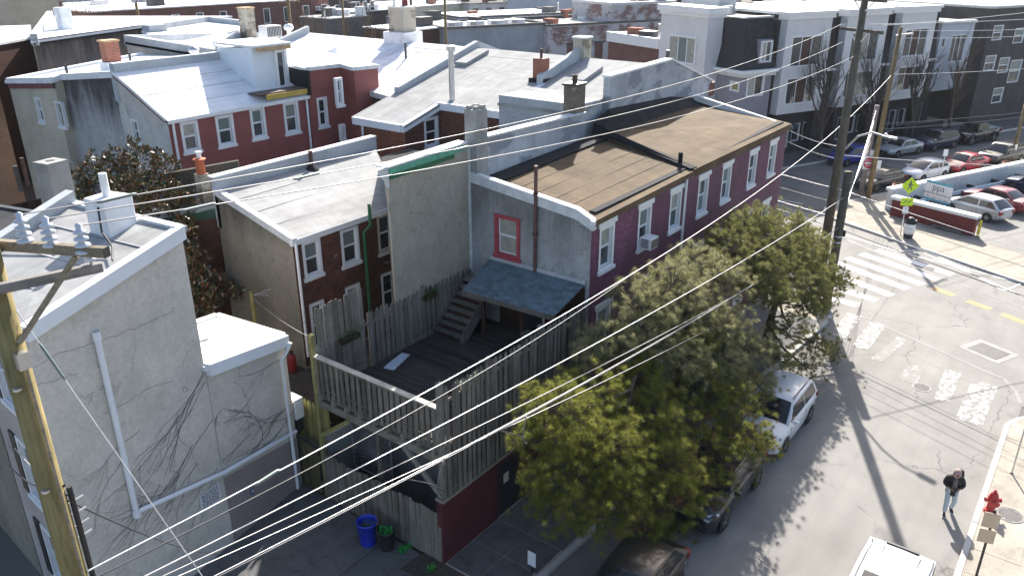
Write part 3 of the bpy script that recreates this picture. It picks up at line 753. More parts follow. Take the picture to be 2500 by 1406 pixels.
# ---------------- brown brick house with pale roof
B = House('row_house', 'brown brick house with pale membrane roof and green downspout', [(16.78, 22.5), (22.2, 22.5), (25.0, 26.6), (25.0, 26.95), (16.78, 26.95)], [7.45, 7.5, 8.6, 8.6, 8.55], [m_mortar, m_stuccodirty, m_stuccodirty, m_stuccodirty, m_stuccodirty], 0.0)
bw = dict(casing=m_pvc, cw=0.11, up=m_blind, lo=m_glass, proud=0.04)
B.win(0, (735, 594), (788, 664), **bw); B.win(0, (829, 564), (879, 634), **bw); B.win(0, (919, 529), (960, 606), casing=m_stuccocream, sillm=m_cornice, up=m_glass2, lo=m_glass, cw=0.1)
B.win(0, (754, 745), (800, 838), **bw); B.win(0, (842, 704), (884, 780), **bw); B.win(0, (929, 672), (968, 752), casing=m_pvc, cw=0.1)
B.build_walls({0: (m_brick, 2.3, 300)}); br = B.root
slab(br, 'roof', m_roofgrey, [(16.85, 22.42, 7.44), (22.3, 22.42, 7.5), (25.0, 26.6, 8.58), (16.85, 26.75, 8.5)], 0.15)
rim(br, 'gutter', m_pvc, (16.7, 22.5, 7.35), (22.0, 22.5, 7.4), 0.12, 0.03, 0.14, 0.08)
rim(br, 'coping', m_whitedirty, (16.78, 26.95, 8.55), (16.78, 22.4, 7.42), 0.07, 0.16, 0.2, 0.07)
MB().prism([(16.78, 26.75), (25.2, 26.75), (25.2, 27.05), (16.78, 27.05)], 7.0, [9.0, 9.1, 9.1, 9.0]).build('parapet', m_parapetgrey, br)
rim(br, 'parapet_cap', m_roofwhite, (16.7, 26.8, 9.0), (25.2, 26.8, 9.1), 0.06, 0.32, 0.0, 0.05)
pipe(br, [(16.84, 22.38, 7.3), (16.84, 22.38, 2.75)], 0.055, m_pvc)
gx = AV(893, 530, 22.35)[0]
pipe(br, [(gx, 22.12, 8.0), (gx, 22.12, 7.15), (gx-0.16, 22.34, 6.85), (gx-0.14, 22.36, 2.3)], 0.065, m_greenpaint)
vsx = AV(757, 370, 26.5)
sv = pipe(br, [(vsx[0], 26.5, 8.4), (vsx[0], 26.5, 9.25)], 0.085, m_rust, 'vent_stack', 12)
MB().lathe([(0.32, 0), (0.14, 0.16), (0.09, 0.2)], (vsx[0], 26.5, 8.46), 14).build('boot', m_tar, sv)
q = AV(829, 352, 26.74); MB().lathe([(0.16, 0), (0.16, 0.02), (0.001, 0.03)], (0, 0, 0), 16).build('patch', m_tar, br, True).matrix_world = Matrix.Translation(Vector((q[0], 26.74, q[2]+0.02))) @ Matrix.Rotation(rad(90), 4, 'X')
for k in (23.6, 24.7, 25.8):
    a = (16.95, k, 7.44+(k-22.42)*0.252+0.006); b = (22.9+(k-23.6)*0.6, k+0.05, 7.47+(k-22.42)*0.262+0.006)
    rim(br, 'lap_seam', plain('seam strip %g' % k, (0.40, 0.40, 0.39), 0.8), a, b, 0.012, 0.012, 0.004, 0.006)  # lap strips slightly paler than the roof

# ---------------- rear ell behind the parapet: flue, green eave, dark brick
E_ = House('rear_ell', 'low dark brick ell with green eave between magnolia and sooty wall', [(15.2, 28.2), (18.9, 27.3), (18.9, 31.5), (14.6, 31.5)], [7.5, 7.5, 8.0, 8.0], m_brickdark, cat='house')
E_.build_walls(); E_.roof(m_roofgrey, 0.1, 0.0)
E_.rims([0], plain('dark green fascia', (0.012, 0.055, 0.04), 0.5), 0.12, 0.05, 0.32, 0.02, 'fascia')
cp = AG(505, 445, 8.3)
ck = chimney_part(E_.root, (cp[0]-0.3, cp[1]-0.2), 0.42, 0.42, 7.2, 8.75, m_chimold)
MB().lathe([(0.20, 0), (0.17, 0.55), (0.26, 0.56), (0.26, 0.60), (0.02, 0.66)], (cp[0]-0.3, cp[1]-0.2, 8.75), 8).build('flue_pot', plain('orange clay', (0.45, 0.12, 0.05), 0.8, var=0.3), ck)
MB().lathe([(0.09, 0), (0.09, 0.16), (0.13, 0.17), (0.13, 0.24), (0.01, 0.25)], (cp[0]-0.3, cp[1]-0.2, 9.4), 12).build('flue_cap', m_white, ck)
rim(E_.root, 'roof_ridge_wall', m_stuccodirty, (14.9, 31.5, 8.4), (19.0, 28.4, 9.0), 0.12, 0.12, 1.2, 0.0)

# ---------------- red painted house with dormer
Rh = House('row_house', 'rose red painted house with white roof and unfinished white dormer', [(18.83, 33.0), (26.55, 33.0), (26.55, 36.95), (18.83, 36.95)], [10.15, 10.2, 11.95, 11.9], [m_redhouse, m_redhouse, m_stuccowhite, m_stuccowhite])
rw = dict(casing=m_white, cw=0.13, up=m_blind, lo=m_glass2, proud=0.05)
for tl, br_ in [((437, 300), (491, 365)), ((523, 285), (576, 350)), ((607, 266), (652, 333)), ((689, 252), (733, 320))]: Rh.win(0, tl, br_, **rw)
Rh.wins[0][5].update(up=m_curtain, lo=m_glass2); 
Rh.win(3, (318, 290), (347, 352), casing=m_white, cw=0.1, up=m_blind, lo=m_glass)
Rh.build_walls(); rr = Rh.root
slab(rr, 'roof', m_roofwhite, [(18.75, 32.85, 10.12), (26.6, 32.85, 10.17), (26.6, 36.95, 11.97), (18.75, 36.95, 11.92)], 0.15)
rim(rr, 'gutter', m_white, (18.75, 33.0, 10.06), (26.55, 33.0, 10.11), 0.16, 0.03, 0.1, 0.06)
rim(rr, 'rake_board', m_maroontrim, (18.83, 36.95, 11.86), (18.83, 32.9, 10.1), 0.06, 0.1, 0.22, 0.02)
MB().prism([(18.8, 36.7), (26.5, 36.7), (26.5, 37.1), (18.8, 37.1)], 10.5, 12.22).build('ridge_parapet', m_parapetgrey, rr)
pipe(rr, [(18.98, 32.84, 10.0), (19.0, 32.9, 9.7), (19.0, 32.9, 4.0)], 0.06, m_white); pipe(rr, [(26.35, 32.84, 10.05), (26.4, 32.9, 9.8), (26.4, 32.9, 3.0)], 0.06, m_white)
# dormer under construction: box with a glazed door, house wrap cladding, raw timber lintel and deck
m_wrap = plain('white house wrap', (0.70, 0.75, 0.80), 0.55, var=0.06, nscale=1.5)
m_ply = plain('raw timber', (0.42, 0.29, 0.16), 0.8, var=0.3, nscale=5)
dm = MB().prism([(24.3, 34.0), (26.35, 34.0), (26.35, 36.9), (24.3, 36.9)], 10.3, [12.62, 12.62, 12.4, 12.4]).build('dormer', m_wrap, rr)
q0 = AV(667, 123, 33.97); q1 = AV(703, 215, 33.97)
window(dm, np.array([q0[0], 33.88]), np.array([1.0, 0]), np.array([0, -1.0]), 0, q1[0]-q0[0], q1[2]+0.05, q0[2], casing=m_white, cw=0.11, sill=False, style='fixed', up=m_glass2, lo=m_glass2)
MB().box(24.15, 26.5, 33.75, 37.0, 12.62, 12.72).build('dormer_roof', m_roofwhite, dm)
MB().box(24.4, 26.4, 33.7, 33.78, 12.42, 12.62).build('lintel_board', m_ply, dm)
MB().box(24.8, 25.5, 33.82, 33.86, 12.5, 12.62).build('header_board', plain('yellow timber', (0.5, 0.33, 0.10), 0.8), dm)
MB().box(23.6, 26.45, 32.9, 33.98, 10.52, 10.58).build('porch_deck', plain('dark decking', (0.09, 0.06, 0.055), 0.8), dm)
MB().box(24.0, 26.45, 32.82, 32.9, 10.28, 10.52).build('porch_beam', plain('yellow beam', (0.48, 0.33, 0.07), 0.7, var=0.25), dm)
# taller red wing
R2 = House('row_house', 'taller rose red wing beside the dormer with long narrow windows', [(26.6, 32.98), (28.9, 32.98), (28.9, 32.0), (30.6, 32.0), (30.6, 40.5), (26.6, 40.5)], [11.5, 11.45, 11.35, 11.3, 12.1, 12.2], m_redhouse)
R2.win(0, (772, 240), (803, 306), casing=m_white, cw=0.12, up=m_glass, lo=m_glass)
R2.win(2, (818, 192), (840, 255), casing=m_white, cw=0.12, up=m_glass, lo=m_glass); R2.win(2, (830, 305), (845, 340), casing=m_white, cw=0.12, up=m_glass)
R2.build_walls(); R2.roof(m_roofwhite, 0.1, 0.0); R2.rims([0, 1, 2], m_whitedirty, 0.14, 0.03, 0.14, 0.05, 'gutter')
MB().box(26.45, 26.6, 32.7, 34.2, 10.2, 11.4).build('corner_flashing', m_tar, R2.root)

# ---------------- cream/grey stucco house at the end of the red house
S1 = House('row_house', 'grey and cream stuccoed house with white roof and brick chimney', [(18.85, 37.0), (26.0, 37.0), (26.0, 47.2), (18.4, 47.2), (18.4, 42.0), (18.85, 42.0)], [11.75, 11.75, 11.2, 10.6, 11.1, 11.2], [m_stuccowhite, m_stuccowhite, m_stuccoorange, m_stuccocream, m_stuccocream, stucco('weathered grey stucco', (0.52, 0.52, 0.53), 0.8, 0.5, drip=(11.3, 3.2, 1.0))])
S1.win(3, (83, 237), (112, 300), casing=m_white, cw=0.09, up=m_curtain, lo=m_glass); S1.win(3, (133, 247), (163, 312), casing=m_white, cw=0.09, up=m_glass2, lo=m_glass)
S1.win(3, (118, 377), (144, 420), casing=m_stuccocream, cw=0.08, sill=False, up=m_glass2); S1.win(3, (166, 392), (188, 440), casing=m_stuccocream, cw=0.08, sill=False, up=m_glass2)
S1.build_walls(); S1.roof(m_roofwhite, 0.12, 0.02)
S1.rims([3], m_maroontrim, 0.06, 0.05, 0.42, -0.06, 'fascia'); S1.rims([2, 3, 4, 5], m_white, 0.1, 0.25, 0.06, 0.12)
cq = AG(212, 160, 11.4)
ck = chimney_part(S1.root, (21.9, 42.8), 0.75, 0.6, 10.8, 12.55, m_chimbrick, m_ply)
MB().box(21.4, 22.4, 42.35, 43.25, 11.0, 11.55).build('chimney_base', m_roofwhite, S1.root)
for (x, y) in ((162, 170), (317, 140)):
    q = AG(x, y, 11.5); pipe(S1.root, [(q[0], q[1], 11.0), (q[0], q[1], 11.75)], 0.07, m_darkmetal, 'vent_stack')
# turbine vent
q = AG(475, 135, 12.0)
MB().lathe([(0.12, 0), (0.12, 0.15), (0.24, 0.22), (0.28, 0.36), (0.22, 0.48), (0.02, 0.55)], (q[0], q[1], 11.9), 16).build('turbine_vent', m_metal, rr, smooth=True)

# ---------------- long rows of the cross street: one roof plane with parapets
RU, RZ = 36.8, 11.75
def rz(u, k=0.262): return RZ-(RU-u)*k if u < RU else RZ-(u-RU)*0.33
def row_house(label, v0, v1, eaves, roofm, wallm, bricks=None):
    """eaves: list of (u, va, vb) rear eave steps covering v0..v1 from far to near"""
    foot = [(eaves[-1][0], v0), (42.0, v0), (42.0, v1), (eaves[0][0], v1)]
    for a, b in zip(eaves[:-1], eaves[1:]):
        foot += [(a[0], a[1]), (b[0], a[1])]
    tops = [rz(p[0]) for p in foot]
    tops[1] = tops[2] = rz(42.0)
    return House('row_house', label, foot, tops, wallm)
def row_roof(h, roofm, over=0.1):
    ex = expand(h.foot, over); F_ = h.foot
    back = [(p[0], p[1], rz(F_[i][0])+0.02) for i, p in enumerate(ex) if i not in (1, 2)]
    v0, v1 = h.foot[0][1]-over*0.5, h.foot[2][1]+over*0.5
    slab(h.root, 'roof', roofm, [back[0], (RU, v0, RZ+0.02), (RU, v1, RZ+0.02)]+back[1:], 0.14)
    slab(h.root, 'roof', roofm, [(RU, v0, RZ+0.02), (42.2, v0, rz(42.2)+0.02), (42.2, v1, rz(42.2)+0.02), (RU, v1, RZ+0.02)], 0.14)
# nearest of the row: gable parapet over the tan roof
H6 = House('row_house', 'grey roofed row house whose patched gable parapet rises over the tan roof', [(31.0, 18.05), (RU, 18.05), (42.0, 18.05), (42.0, 23.1), (RU, 23.1), (31.4, 23.1)], [rz(31), RZ, rz(42), rz(42), RZ, rz(31.4)], m_parapet)
H6.build_walls(); h6 = H6.root
slab(h6, 'roof', m_roofgrey, [(30.9, 18.3, rz(30.9)), (RU, 18.3, RZ), (RU, 23.1, RZ), (31.2, 23.1, rz(31.2))], 0.14)
slab(h6, 'roof', m_roofgrey, [(RU, 18.3, RZ), (42.2, 18.3, rz(42.2)), (42.2, 23.1, rz(42.2)), (RU, 23.1, RZ)], 0.14)
MB().add([(30.95, 17.97, 9.9), (41.9, 17.97, 9.2), (41.9, 17.97, 10.35), (RU, 17.97, 12.0), (30.95, 17.97, 11.85), (30.95, 18.3, 9.9), (41.9, 18.3, 9.2), (41.9, 18.3, 10.35), (RU, 18.3, 12.0), (30.95, 18.3, 11.85)], [(0,1,2,3,4),(9,8,7,6,5),(0,5,6,1),(1,6,7,2),(2,7,8,3),(3,8,9,4),(4,9,5,0)]).build('parapet', m_parapet, h6)
for a, b in (((30.9, 18.0, 11.86), (RU, 18.0, 12.01)), ((RU, 18.0, 12.01), (42.1, 18.0, 10.34))): rim(h6, 'parapet_cap', m_roofwhite, a, b, 0.09, 0.36, 0.02, 0.07)
MB().box(41.55, 42.3, 17.95, 18.35, 9.6, 10.3).build('cornice_end', m_redbase, h6)
MB().box(29.0, 31.05, 18.3, 22.6, 2, 10.9).build('rear_wing', m_parapetgrey, h6)
slab(h6, 'rear_roof', m_roofgrey, [(28.95, 18.25, 10.55), (31.2, 18.25, 11.0), (31.2, 22.65, 11.0), (28.95, 22.65, 10.55)], 0.12)
rim(h6, 'parapet', m_parapetgrey, (33.0, 23.2, rz(33)+0.5), (36.6, 23.2, rz(36.6)+0.55), 0.14, 0.14, 1.0, 0)
ck = chimney_part(h6, (36.9, 23.2), 0.7, 0.7, 11.2, 12.7, m_chimold, m_cornice)
q = AU(1528, 150, 33.0)
pipe(h6, [(37.6, 18.6, 11.2), (37.6, 18.6, 12.35)], 0.1, m_darkmetal, 'vent_stack')
sk = MB().fbox((34.6, 21.4, rz(34.6)+0.02), (1, 0, 0.262), (0, 1, 0), (0, 0, 1), -0.9, 0.9, -0.35, 0.35, 0, 0.18).build('skylight_curb', m_roofgrey, h6)
# middle brick ell
H3 = House('row_house', 'brick house with stepped grey roof, white fascia and tall steel flue', [(29.93, 23.16), (42.0, 23.16), (42.0, 30.3), (27.3, 30.3), (27.3, 27.0), (29.93, 27.0)], [rz(29.93), rz(42), rz(42), rz(27.3), rz(27.3), rz(29.93)], [m_mortar, m_mortar, m_mortar, m_mortar, m_mortar, m_mortar])
H3.win(4, (1034, 291), (1071, 352), casing=m_pvc, cw=0.12, proud=0.04)
H3.build_walls({0: (m_brickdark and m_brick, 7.0, 40, (0.0, 3.4)), 4: (m_brick, 6.4, 300), 3: (m_brickorange, 6.4, 130), 5: (m_brick, 6.8, 130)}); h3 = H3.root
row_roof(H3, m_roofgrey, 0.18)
# white rakes and fascias
for a, b in (((27.1, 30.3, rz(27.3)), (27.1, 27.0, rz(27.3))), ((29.75, 27.0, rz(29.93)), (29.75, 23.1, rz(29.93)))):
    rim(h3, 'fascia', m_pvc, a, b, 0.1, 0.12, 0.30, 0.05)
for a, b in (((27.1, 26.95, rz(27.1)), (29.9, 26.95, rz(29.9))), ((29.75, 23.1, rz(29.75)), (33.2, 23.1, rz(33.2)))):
    rim(h3, 'rake_board', m_pvc, a, b, 0.12, 0.12, 0.26, 0.07)
pipe(h3, [(27.12, 29.7, rz(27.3)-0.1), (27.15, 29.8, 7.2)], 0.06, m_pvc)
fl = pipe(h3, [(30.3, 26.55, 6.5), (30.3, 26.55, 12.45)], 0.14, m_metal, 'flue', 16)
MB().lathe([(0.24, 0), (0.24, 0.22), (0.02, 0.26)], (30.3, 26.55, 12.45), 16).build('flue_cap', m_metal, fl)
for z in (8.0, 9.4, 11.0): MB().lathe([(0.155, 0), (0.155, 0.05)], (30.3, 26.55, z), 16).build('flue_band', m_metal, fl)
ck = chimney_part(h3, (33.6, 23.5), 0.6, 0.6, 10.3, 12.0, m_chimbrick, None)
pipe(ck, [(33.6, 23.5, 12.0), (33.6, 23.5, 12.45)], 0.07, m_rust, 'flue')
MB().prism([(33.15, 23.05), (34.05, 23.05), (34.05, 23.95), (33.15, 23.95)], 10.0, 11.05).build('chimney_flashing', m_tar, ck)
rim(h3, 'party_parapet', m_parapetgrey, (30.2, 30.3, rz(30.2)), (RU, 30.3, RZ+0.05), 0.16, 0.16, 0.3, 0.34)
rim(h3, 'party_parapet', m_parapetgrey, (RU, 30.3, RZ+0.05), (42.0, 30.3, rz(42)+0.1), 0.16, 0.16, 0.3, 0.34)
MB().fbox((35.2, 29.3, rz(35.2)+0.02), (1, 0, 0.262), (0, 1, 0), (0, 0, 1), -1.0, 1.0, -0.4, 0.4, 0, 0.2).build('skylight_curb', m_roofgrey, h3)
for k in (28.7, 30.6, 32.4, 34.2, 35.8):
    vv = 26.9 if k < 29.8 else 23.0
    rim(h3, 'lap_seam', plain('lap seam %g' % k, (0.33, 0.33, 0.33), 0.8), (k, 30.1, rz(k)+0.024), (k, vv, rz(k)+0.024), 0.02, 0.02, 0.004, 0.008)
# far of the row: bright white roof with big stack
H5 = House('row_house', 'row house with brilliant white sheet roof and huge patched chimney', [(29.9, 30.5), (42.0, 30.5), (42.0, 36.2), (30.8, 36.2)], [rz(29.9), rz(42), rz(42), rz(30.8)], m_stuccodirty)
H5.build_walls(); row_roof(H5, m_roofwhite, 0.12)
rim(H5.root, 'fascia', m_whitedirty, (30.7, 36.2, rz(30.8)), (29.8, 30.5, rz(29.9)), 0.14, 0.05, 0.24, 0.04)
pipe(H5.root, [(30.6, 36.0, 9.9), (30.6, 36.0, 4)], 0.055, m_pvc)
ck = chimney_part(H5.root, (37.1, 36.4), 1.1, 1.25, 11.0, 13.7, m_chimold, m_cornice)
MB().prism([(36.3, 35.5), (37.9, 35.5), (37.9, 37.3), (36.3, 37.3)], 11.2, 12.3).build('chimney_base', m_roofwhite, ck)
MB().lathe([(0.2, 0), (0.17, 0.5), (0.26, 0.55), (0.26, 0.75), (0.15, 0.8), (0.2, 1.0), (0.02, 1.1)], (37.2, 36.2, 13.79), 12).build('pot', plain('glazed maroon clay', (0.16, 0.02, 0.03), 0.4, var=0.2), ck)
MB().lathe([(0.1, 0), (0.1, 0.35), (0.16, 0.37), (0.16, 0.6), (0.02, 0.62)], (36.8, 36.7, 13.79), 10).build('pot', m_white, ck)
q = AU(998, 165, 34.6)
pipe(H5.root, [(34.4, 33.6, rz(34.4)), (34.4, 33.6, rz(34.4)+0.9)], 0.07, m_darkmetal, 'vent_stack')
for k in range(9):
    u_ = 30.6+k*0.68
    rim(H5.root, 'roof_batten', m_roofwhite, (u_, 36.15, rz(u_)+0.02), (u_, 30.8, rz(u_)+0.02), 0.02, 0.02, 0.0, 0.03)
H5b = House('row_house', 'white roofed row house between the big chimney and the red wing', [(30.8, 36.4), (42.0, 36.4), (42.0, 45.0), (31.2, 45.0)], [rz(30.8), rz(42), rz(42), rz(31.2)], m_stuccowhite)
H5b.build_walls(); row_roof(H5b, m_roofwhite, 0.12)
rim(H5b.root, 'party_parapet', m_parapetgrey, (31.0, 45.0, rz(31.0)+0.3), (RU, 45.0, RZ+0.35), 0.16, 0.16, 0.5, 0.1)
MB().fbox((33.4, 39.5, rz(33.4)+0.02), (1, 0, 0.262), (0, 1, 0), (0, 0, 1), -0.9, 0.5, -0.6, 0.6, 0, 0.5).build('roof_hatch', m_wrap, H5b.root)

# ---------------- house on the near left with ivy gable
LD = np.array([0.98, 0.199]); LN = np.array([-0.199, 0.98]); FD = np.array([0.07, 0.9976]); C0 = np.array([6.03, 17.8]); C1 = np.array([10.55, 18.72])
Lh = House('end_house', 'pale rendered end house with sloping white roof, ivy stems and shuttered front', [C0, C1, C1+LN*4.1, C0+FD*4.15], [9.45, 10.36, 10.5, 9.55], [m_stuccolight, m_stuccolight, m_stuccolight, stucco('pinkish render', (0.52, 0.47, 0.45), 0.25, 0.2)])
shk = dict(casing=m_white, cw=0.10, up=m_glass, lo=m_glass, proud=0.03)
for (sa, sb_, za, zb) in [(2.9, 3.75, 6.6, 8.3), (1.25, 2.1, 6.6, 8.3), (2.9, 3.75, 3.7, 5.5), (1.25, 2.1, 3.7, 5.5), (2.9, 3.75, 0.9, 2.7), (1.25, 2.1, 0.9, 2.7)]:
    Lh.winr(3, sa, sb_, za, zb, **shk)
Lh.build_walls(); lr = Lh.root
m_shut = plain('black shutter', (0.02, 0.019, 0.022), 0.5, var=0.2)
p0, d, n, L = seg(*Lh.e(3))
for (sa, sb_, za, zb) in [(2.9, 3.75, 6.6, 8.3), (1.25, 2.1, 6.6, 8.3), (2.9, 3.75, 3.7, 5.5), (1.25, 2.1, 3.7, 5.5), (2.9, 3.75, 0.9, 2.7), (1.25, 2.1, 0.9, 2.7)]:
    for (x0, x1) in ((sa-0.42, sa-0.03), (sb_+0.03, sb_+0.36)):
        MB().fbox((p0[0], p0[1], 0), (*d, 0), (*n, 0), (0, 0, 1), x0, x1, 0.0, 0.05, za-0.02, zb+0.02).build('shutter', m_shut, lr, bevel=0.01)
Lh.roof(m_roofgrey, 0.12, -0.02)
Lh.rims([0], m_pvc, 0.16, 0.1, 0.30, 0.06, 'fascia'); Lh.rims([2], m_parapetgrey, 0.12, 0.2, 0.3, 0.34, 'parapet'); Lh.rims([1], m_whitedirty, 0.08, 0.16, 0.1, 0.05)
cc = C0+LD*3.95+LN*1.7
ck = MB().prism([tuple(cc+LD*a+LN*b) for a, b in ((-0.45, -0.4), (0.45, -0.4), (0.4, 0.4), (-0.4, 0.4))], 9.8, 11.15).build('chimney', m_roofwhite, lr, bevel=0.04)
pipe(ck, [(cc[0], cc[1], 11.1), (cc[0], cc[1], 11.75)], 0.1, m_white, 'flue', 12)
cab = [cc+LD*-0.46+LN*-0.2, cc+LD*-0.75+LN*-0.55, cc+LD*-0.95+LN*-1.1]
pipe(lr, [(cab[0][0], cab[0][1], 11.0), (cab[1][0], cab[1][1], 10.5), (cab[2][0], cab[2][1], 10.25), (cab[2][0]-0.3, cab[2][1]-0.5, 10.1)], 0.025, m_black, 'cable')
# drain pipes on the gable
dp0 = AP(235, 818, C0-LN*0.08, LD); dp1 = AP(336, 1258, C0-LN*0.08, LD); dp2 = AP(548, 1152, C0-LN*0.08, LD); dp3 = AP(722, 1052, C0-LN*0.08, LD)
pipe(lr, [tuple(dp0), (dp0[0], dp0[1], dp1[2])], 0.075, m_pvc, 'drain_pipe', 10)
pipe(lr, [(dp0[0], dp0[1], dp1[2]+0.12), tuple(dp2)], 0.07, m_pvc, 'drain_pipe', 10)
pipe(lr, [tuple(dp2), tuple(dp3)], 0.07, m_pvc, 'drain_pipe', 10)
MB().lathe([(0.1, -0.12), (0.1, 0.12)], (dp0[0], dp0[1], dp1[2]+0.1), 12).build('pipe_joint', m_pvc, lr); MB().lathe([(0.095, -0.14), (0.095, 0.1)], tuple(dp0), 12).build('pipe_joint', m_pvc, lr)
# low white roofed extension
X0 = C1+np.array([0, 0.0]); X1 = np.array([13.72, 19.36])
Ex = House('extension', 'low extension of the ivy house with white flat roof and mauve base', [C1+LD*0.02, X1, X1+LN*2.75, C1+LN*2.85], [6.28, 5.75, 5.9, 6.3], m_stuccolight)
Ex.build_walls(); xr = Ex.root
Ex.roof(m_roofwhite, 0.1, -0.02); Ex.rims([0], m_pvc, 0.2, 0.06, 0.30, 0.07, 'fascia'); Ex.rims([1, 2], m_cornice, 0.1, 0.16, 0.12, 0.09)
MB().add([W3(np.array(C1), LD, -LN, 0.02, 0.1, 0.012), W3(np.array(C1), LD, -LN, 3.2, 0.1, 0.012), W3(np.array(C1), LD, -LN, 3.2, 2.0, 0.012), W3(np.array(C1), LD, -LN, 0.02, 2.5, 0.012)], [(0, 1, 2, 3)]).build('painted_base', m_mauve, xr)
q = C1+LD*1.2+LN*1.7
MB().box(q[0]-0.16, q[0]+0.16, q[1]-0.12, q[1]+0.12, 6.1, 6.32).build('roof_vent', m_darkmetal, xr, bevel=0.03)
MB().box(q[0]-0.5, q[0]+0.35, q[1]-0.3, q[1]+0.28, 6.0, 6.21).build('vent_patch', m_roofdirty, xr)
q = X1-LN*0.12-LD*0.35
pipe(xr, [(X1[0]+0.02, X1[1]-0.28, 5.6), (X1[0]-0.1, X1[1]-0.2, 5.3), (q[0], q[1], 5.1), (q[0], q[1], 0.2)], 0.055, m_pvc)
# signs on its wall
m_sign = plain('sign white', (0.66, 0.66, 0.68), 0.6, var=0.06); m_ink = plain('sign lettering', (0.10, 0.10, 0.12), 0.7)
def text(body, size, loc, rot, mat, parent, name='lettering', align='CENTER', ext=0.001):
    cu = bpy.data.curves.new(name, 'FONT'); cu.body = body; cu.size = size; cu.align_x = align; cu.align_y = 'CENTER'; cu.extrude = ext
    cu.fill_mode = 'FRONT' if ext == 0 else 'BOTH'
    ob = bpy.data.objects.new(name, cu); COL.objects.link(ob)
    dg = bpy.context.evaluated_depsgraph_get(); me = bpy.data.meshes.new_from_object(ob.evaluated_get(dg)); bpy.data.objects.remove(ob)
    o = link(name, me, mat, parent, True)
    o.location = loc; o.rotation_euler = rot
    return o
wang = math.atan2(LD[1], LD[0])
sgn = AP(512, 1213, C0, LD)
t = thing('wall_notice', 'white lettered notice board on pale rendered gable below drain pipe', 'sign', (sgn[0]-LN[0]*0.03, sgn[1]-LN[1]*0.03, sgn[2]), wang)
MB().box(-0.38, 0.38, -0.012, 0.012, -0.3, 0.3).build('board', m_sign, t, True)
for i in range(11):
    x_ = -0.33+0.02*(i % 3)
    while x_ < 0.28:
        w_ = RND.uniform(0.05, 0.13); MB().box(x_, min(x_+w_, 0.33), -0.0145, -0.0118, 0.235-i*0.047, 0.26-i*0.047).build('lettering', m_ink, t, True); x_ += w_+0.03
sg = AP(614, 1198, C1, (X1-C1)/np.linalg.norm(X1-C1))
t = thing('wall_sticker', 'tiny dark blue security sticker on mauve wall base', 'sign', (sg[0]+0.01, sg[1]-0.03, sg[2]), wang)
MB().box(-0.07, 0.07, -0.01, 0.01, -0.1, 0.1).build('plate', plain('sticker blue', (0.12, 0.13, 0.24), 0.5), t, True)
MB().box(-0.04, 0.04, -0.013, -0.0105, -0.02, 0.05).build('emblem', m_sign, t, True)
# neighbour with black roof
Nb = House('row_house', 'black roofed house with square grey chimney behind the ivy house', [C0+FD*4.25, C1+LN*4.2, C1+LN*9.5+LD*0.3, C0+FD*9.5], [9.5, 10.0, 9.75, 9.3], m_stuccodirty)
Nb.build_walls(); Nb.roof(m_roofblack, 0.1); Nb.rims([1, 2], m_darkmetal, 0.08, 0.1, 0.2, 0.03)
cq = AG(140, 470, 9.7); ck = chimney_part(Nb.root, (cq[0], cq[1]), 0.75, 0.7, 9.2, 10.75, m_cinder, None, wang)
MB().box(cq[0]-0.12, cq[0]+0.12, cq[1]-0.1, cq[1]+0.1, 10.74, 10.76).build('flue_hole', m_black, ck)
cq = AG(45, 440, 9.6); pipe(Nb.root, [(cq[0], cq[1], 9.2), (cq[0], cq[1], 10.1)], 0.08, m_darkmetal, 'vent_stack'); pipe(Nb.root, [(cq[0]+0.5, cq[1]+0.6, 9.2), (cq[0]+0.5, cq[1]+0.6, 10.2)], 0.07, m_rust, 'vent_stack')

# lap seams of the roll roofs: real strips
m_seamdk = plain('dark seam', (0.30, 0.30, 0.31), 0.8); m_seamtan = plain('tan seam', (0.10, 0.072, 0.045), 0.8)  # even grey and brown for the thin seam strips
m_crack = plain('crack', (0.25, 0.25, 0.25), 0.9)
def seams(parent, a0, a1, b0, b1, n, mat=None, w_=0.018, name='lap_seam'):
    a0, a1, b0, b1 = [np.array(q, float) for q in (a0, a1, b0, b1)]
    for k in range(1, n):
        f = k/n; rim(parent, name, mat or m_seamdk, a0+(b0-a0)*f+np.array([0, 0, .004]), a1+(b1-a1)*f+np.array([0, 0, .004]), w_, w_, .004, .007)
seams(rr, (18.9, 32.9, 10.13), (26.5, 32.9, 10.18), (18.9, 36.7, 11.85), (26.5, 36.7, 11.88), 4, m_roofdirty, .01)
seams(pr, (21.7, 13.3, 8.94), (28.7, 13.3, 9.07), (21.7, 17.1, 9.25), (29.2, 17.1, 9.48), 5, m_seamtan, .009)
seams(pr, (29.0, 13.3, 9.10), (39.6, 13.3, 9.13), (29.6, 17.2, 9.72), (40.4, 17.2, 9.42), 5, m_seamtan, .009)
q0 = C0+LN*.3; q1 = C1+LN*.3
for k in range(3):
    f = (k+1)/4; a = C0+LD*4.6*f+LN*.1; b = a+LN*3.8; z_ = 9.45+.91*f+.03; rim(lr, 'lap_seam', m_seamdk, (a[0], a[1], z_), (b[0], b[1], z_+.12), .02, .02, .01, .012)
for k in range(3):
    a = np.array([C1[0], C1[1]])+LN*(.6+.75*k); b = X1+LN*(.6+.75*k); rim(xr, 'lap_seam', m_seamdk, (a[0], a[1], 6.32), (b[0], b[1], 5.83), .012, .012, .01, .008)

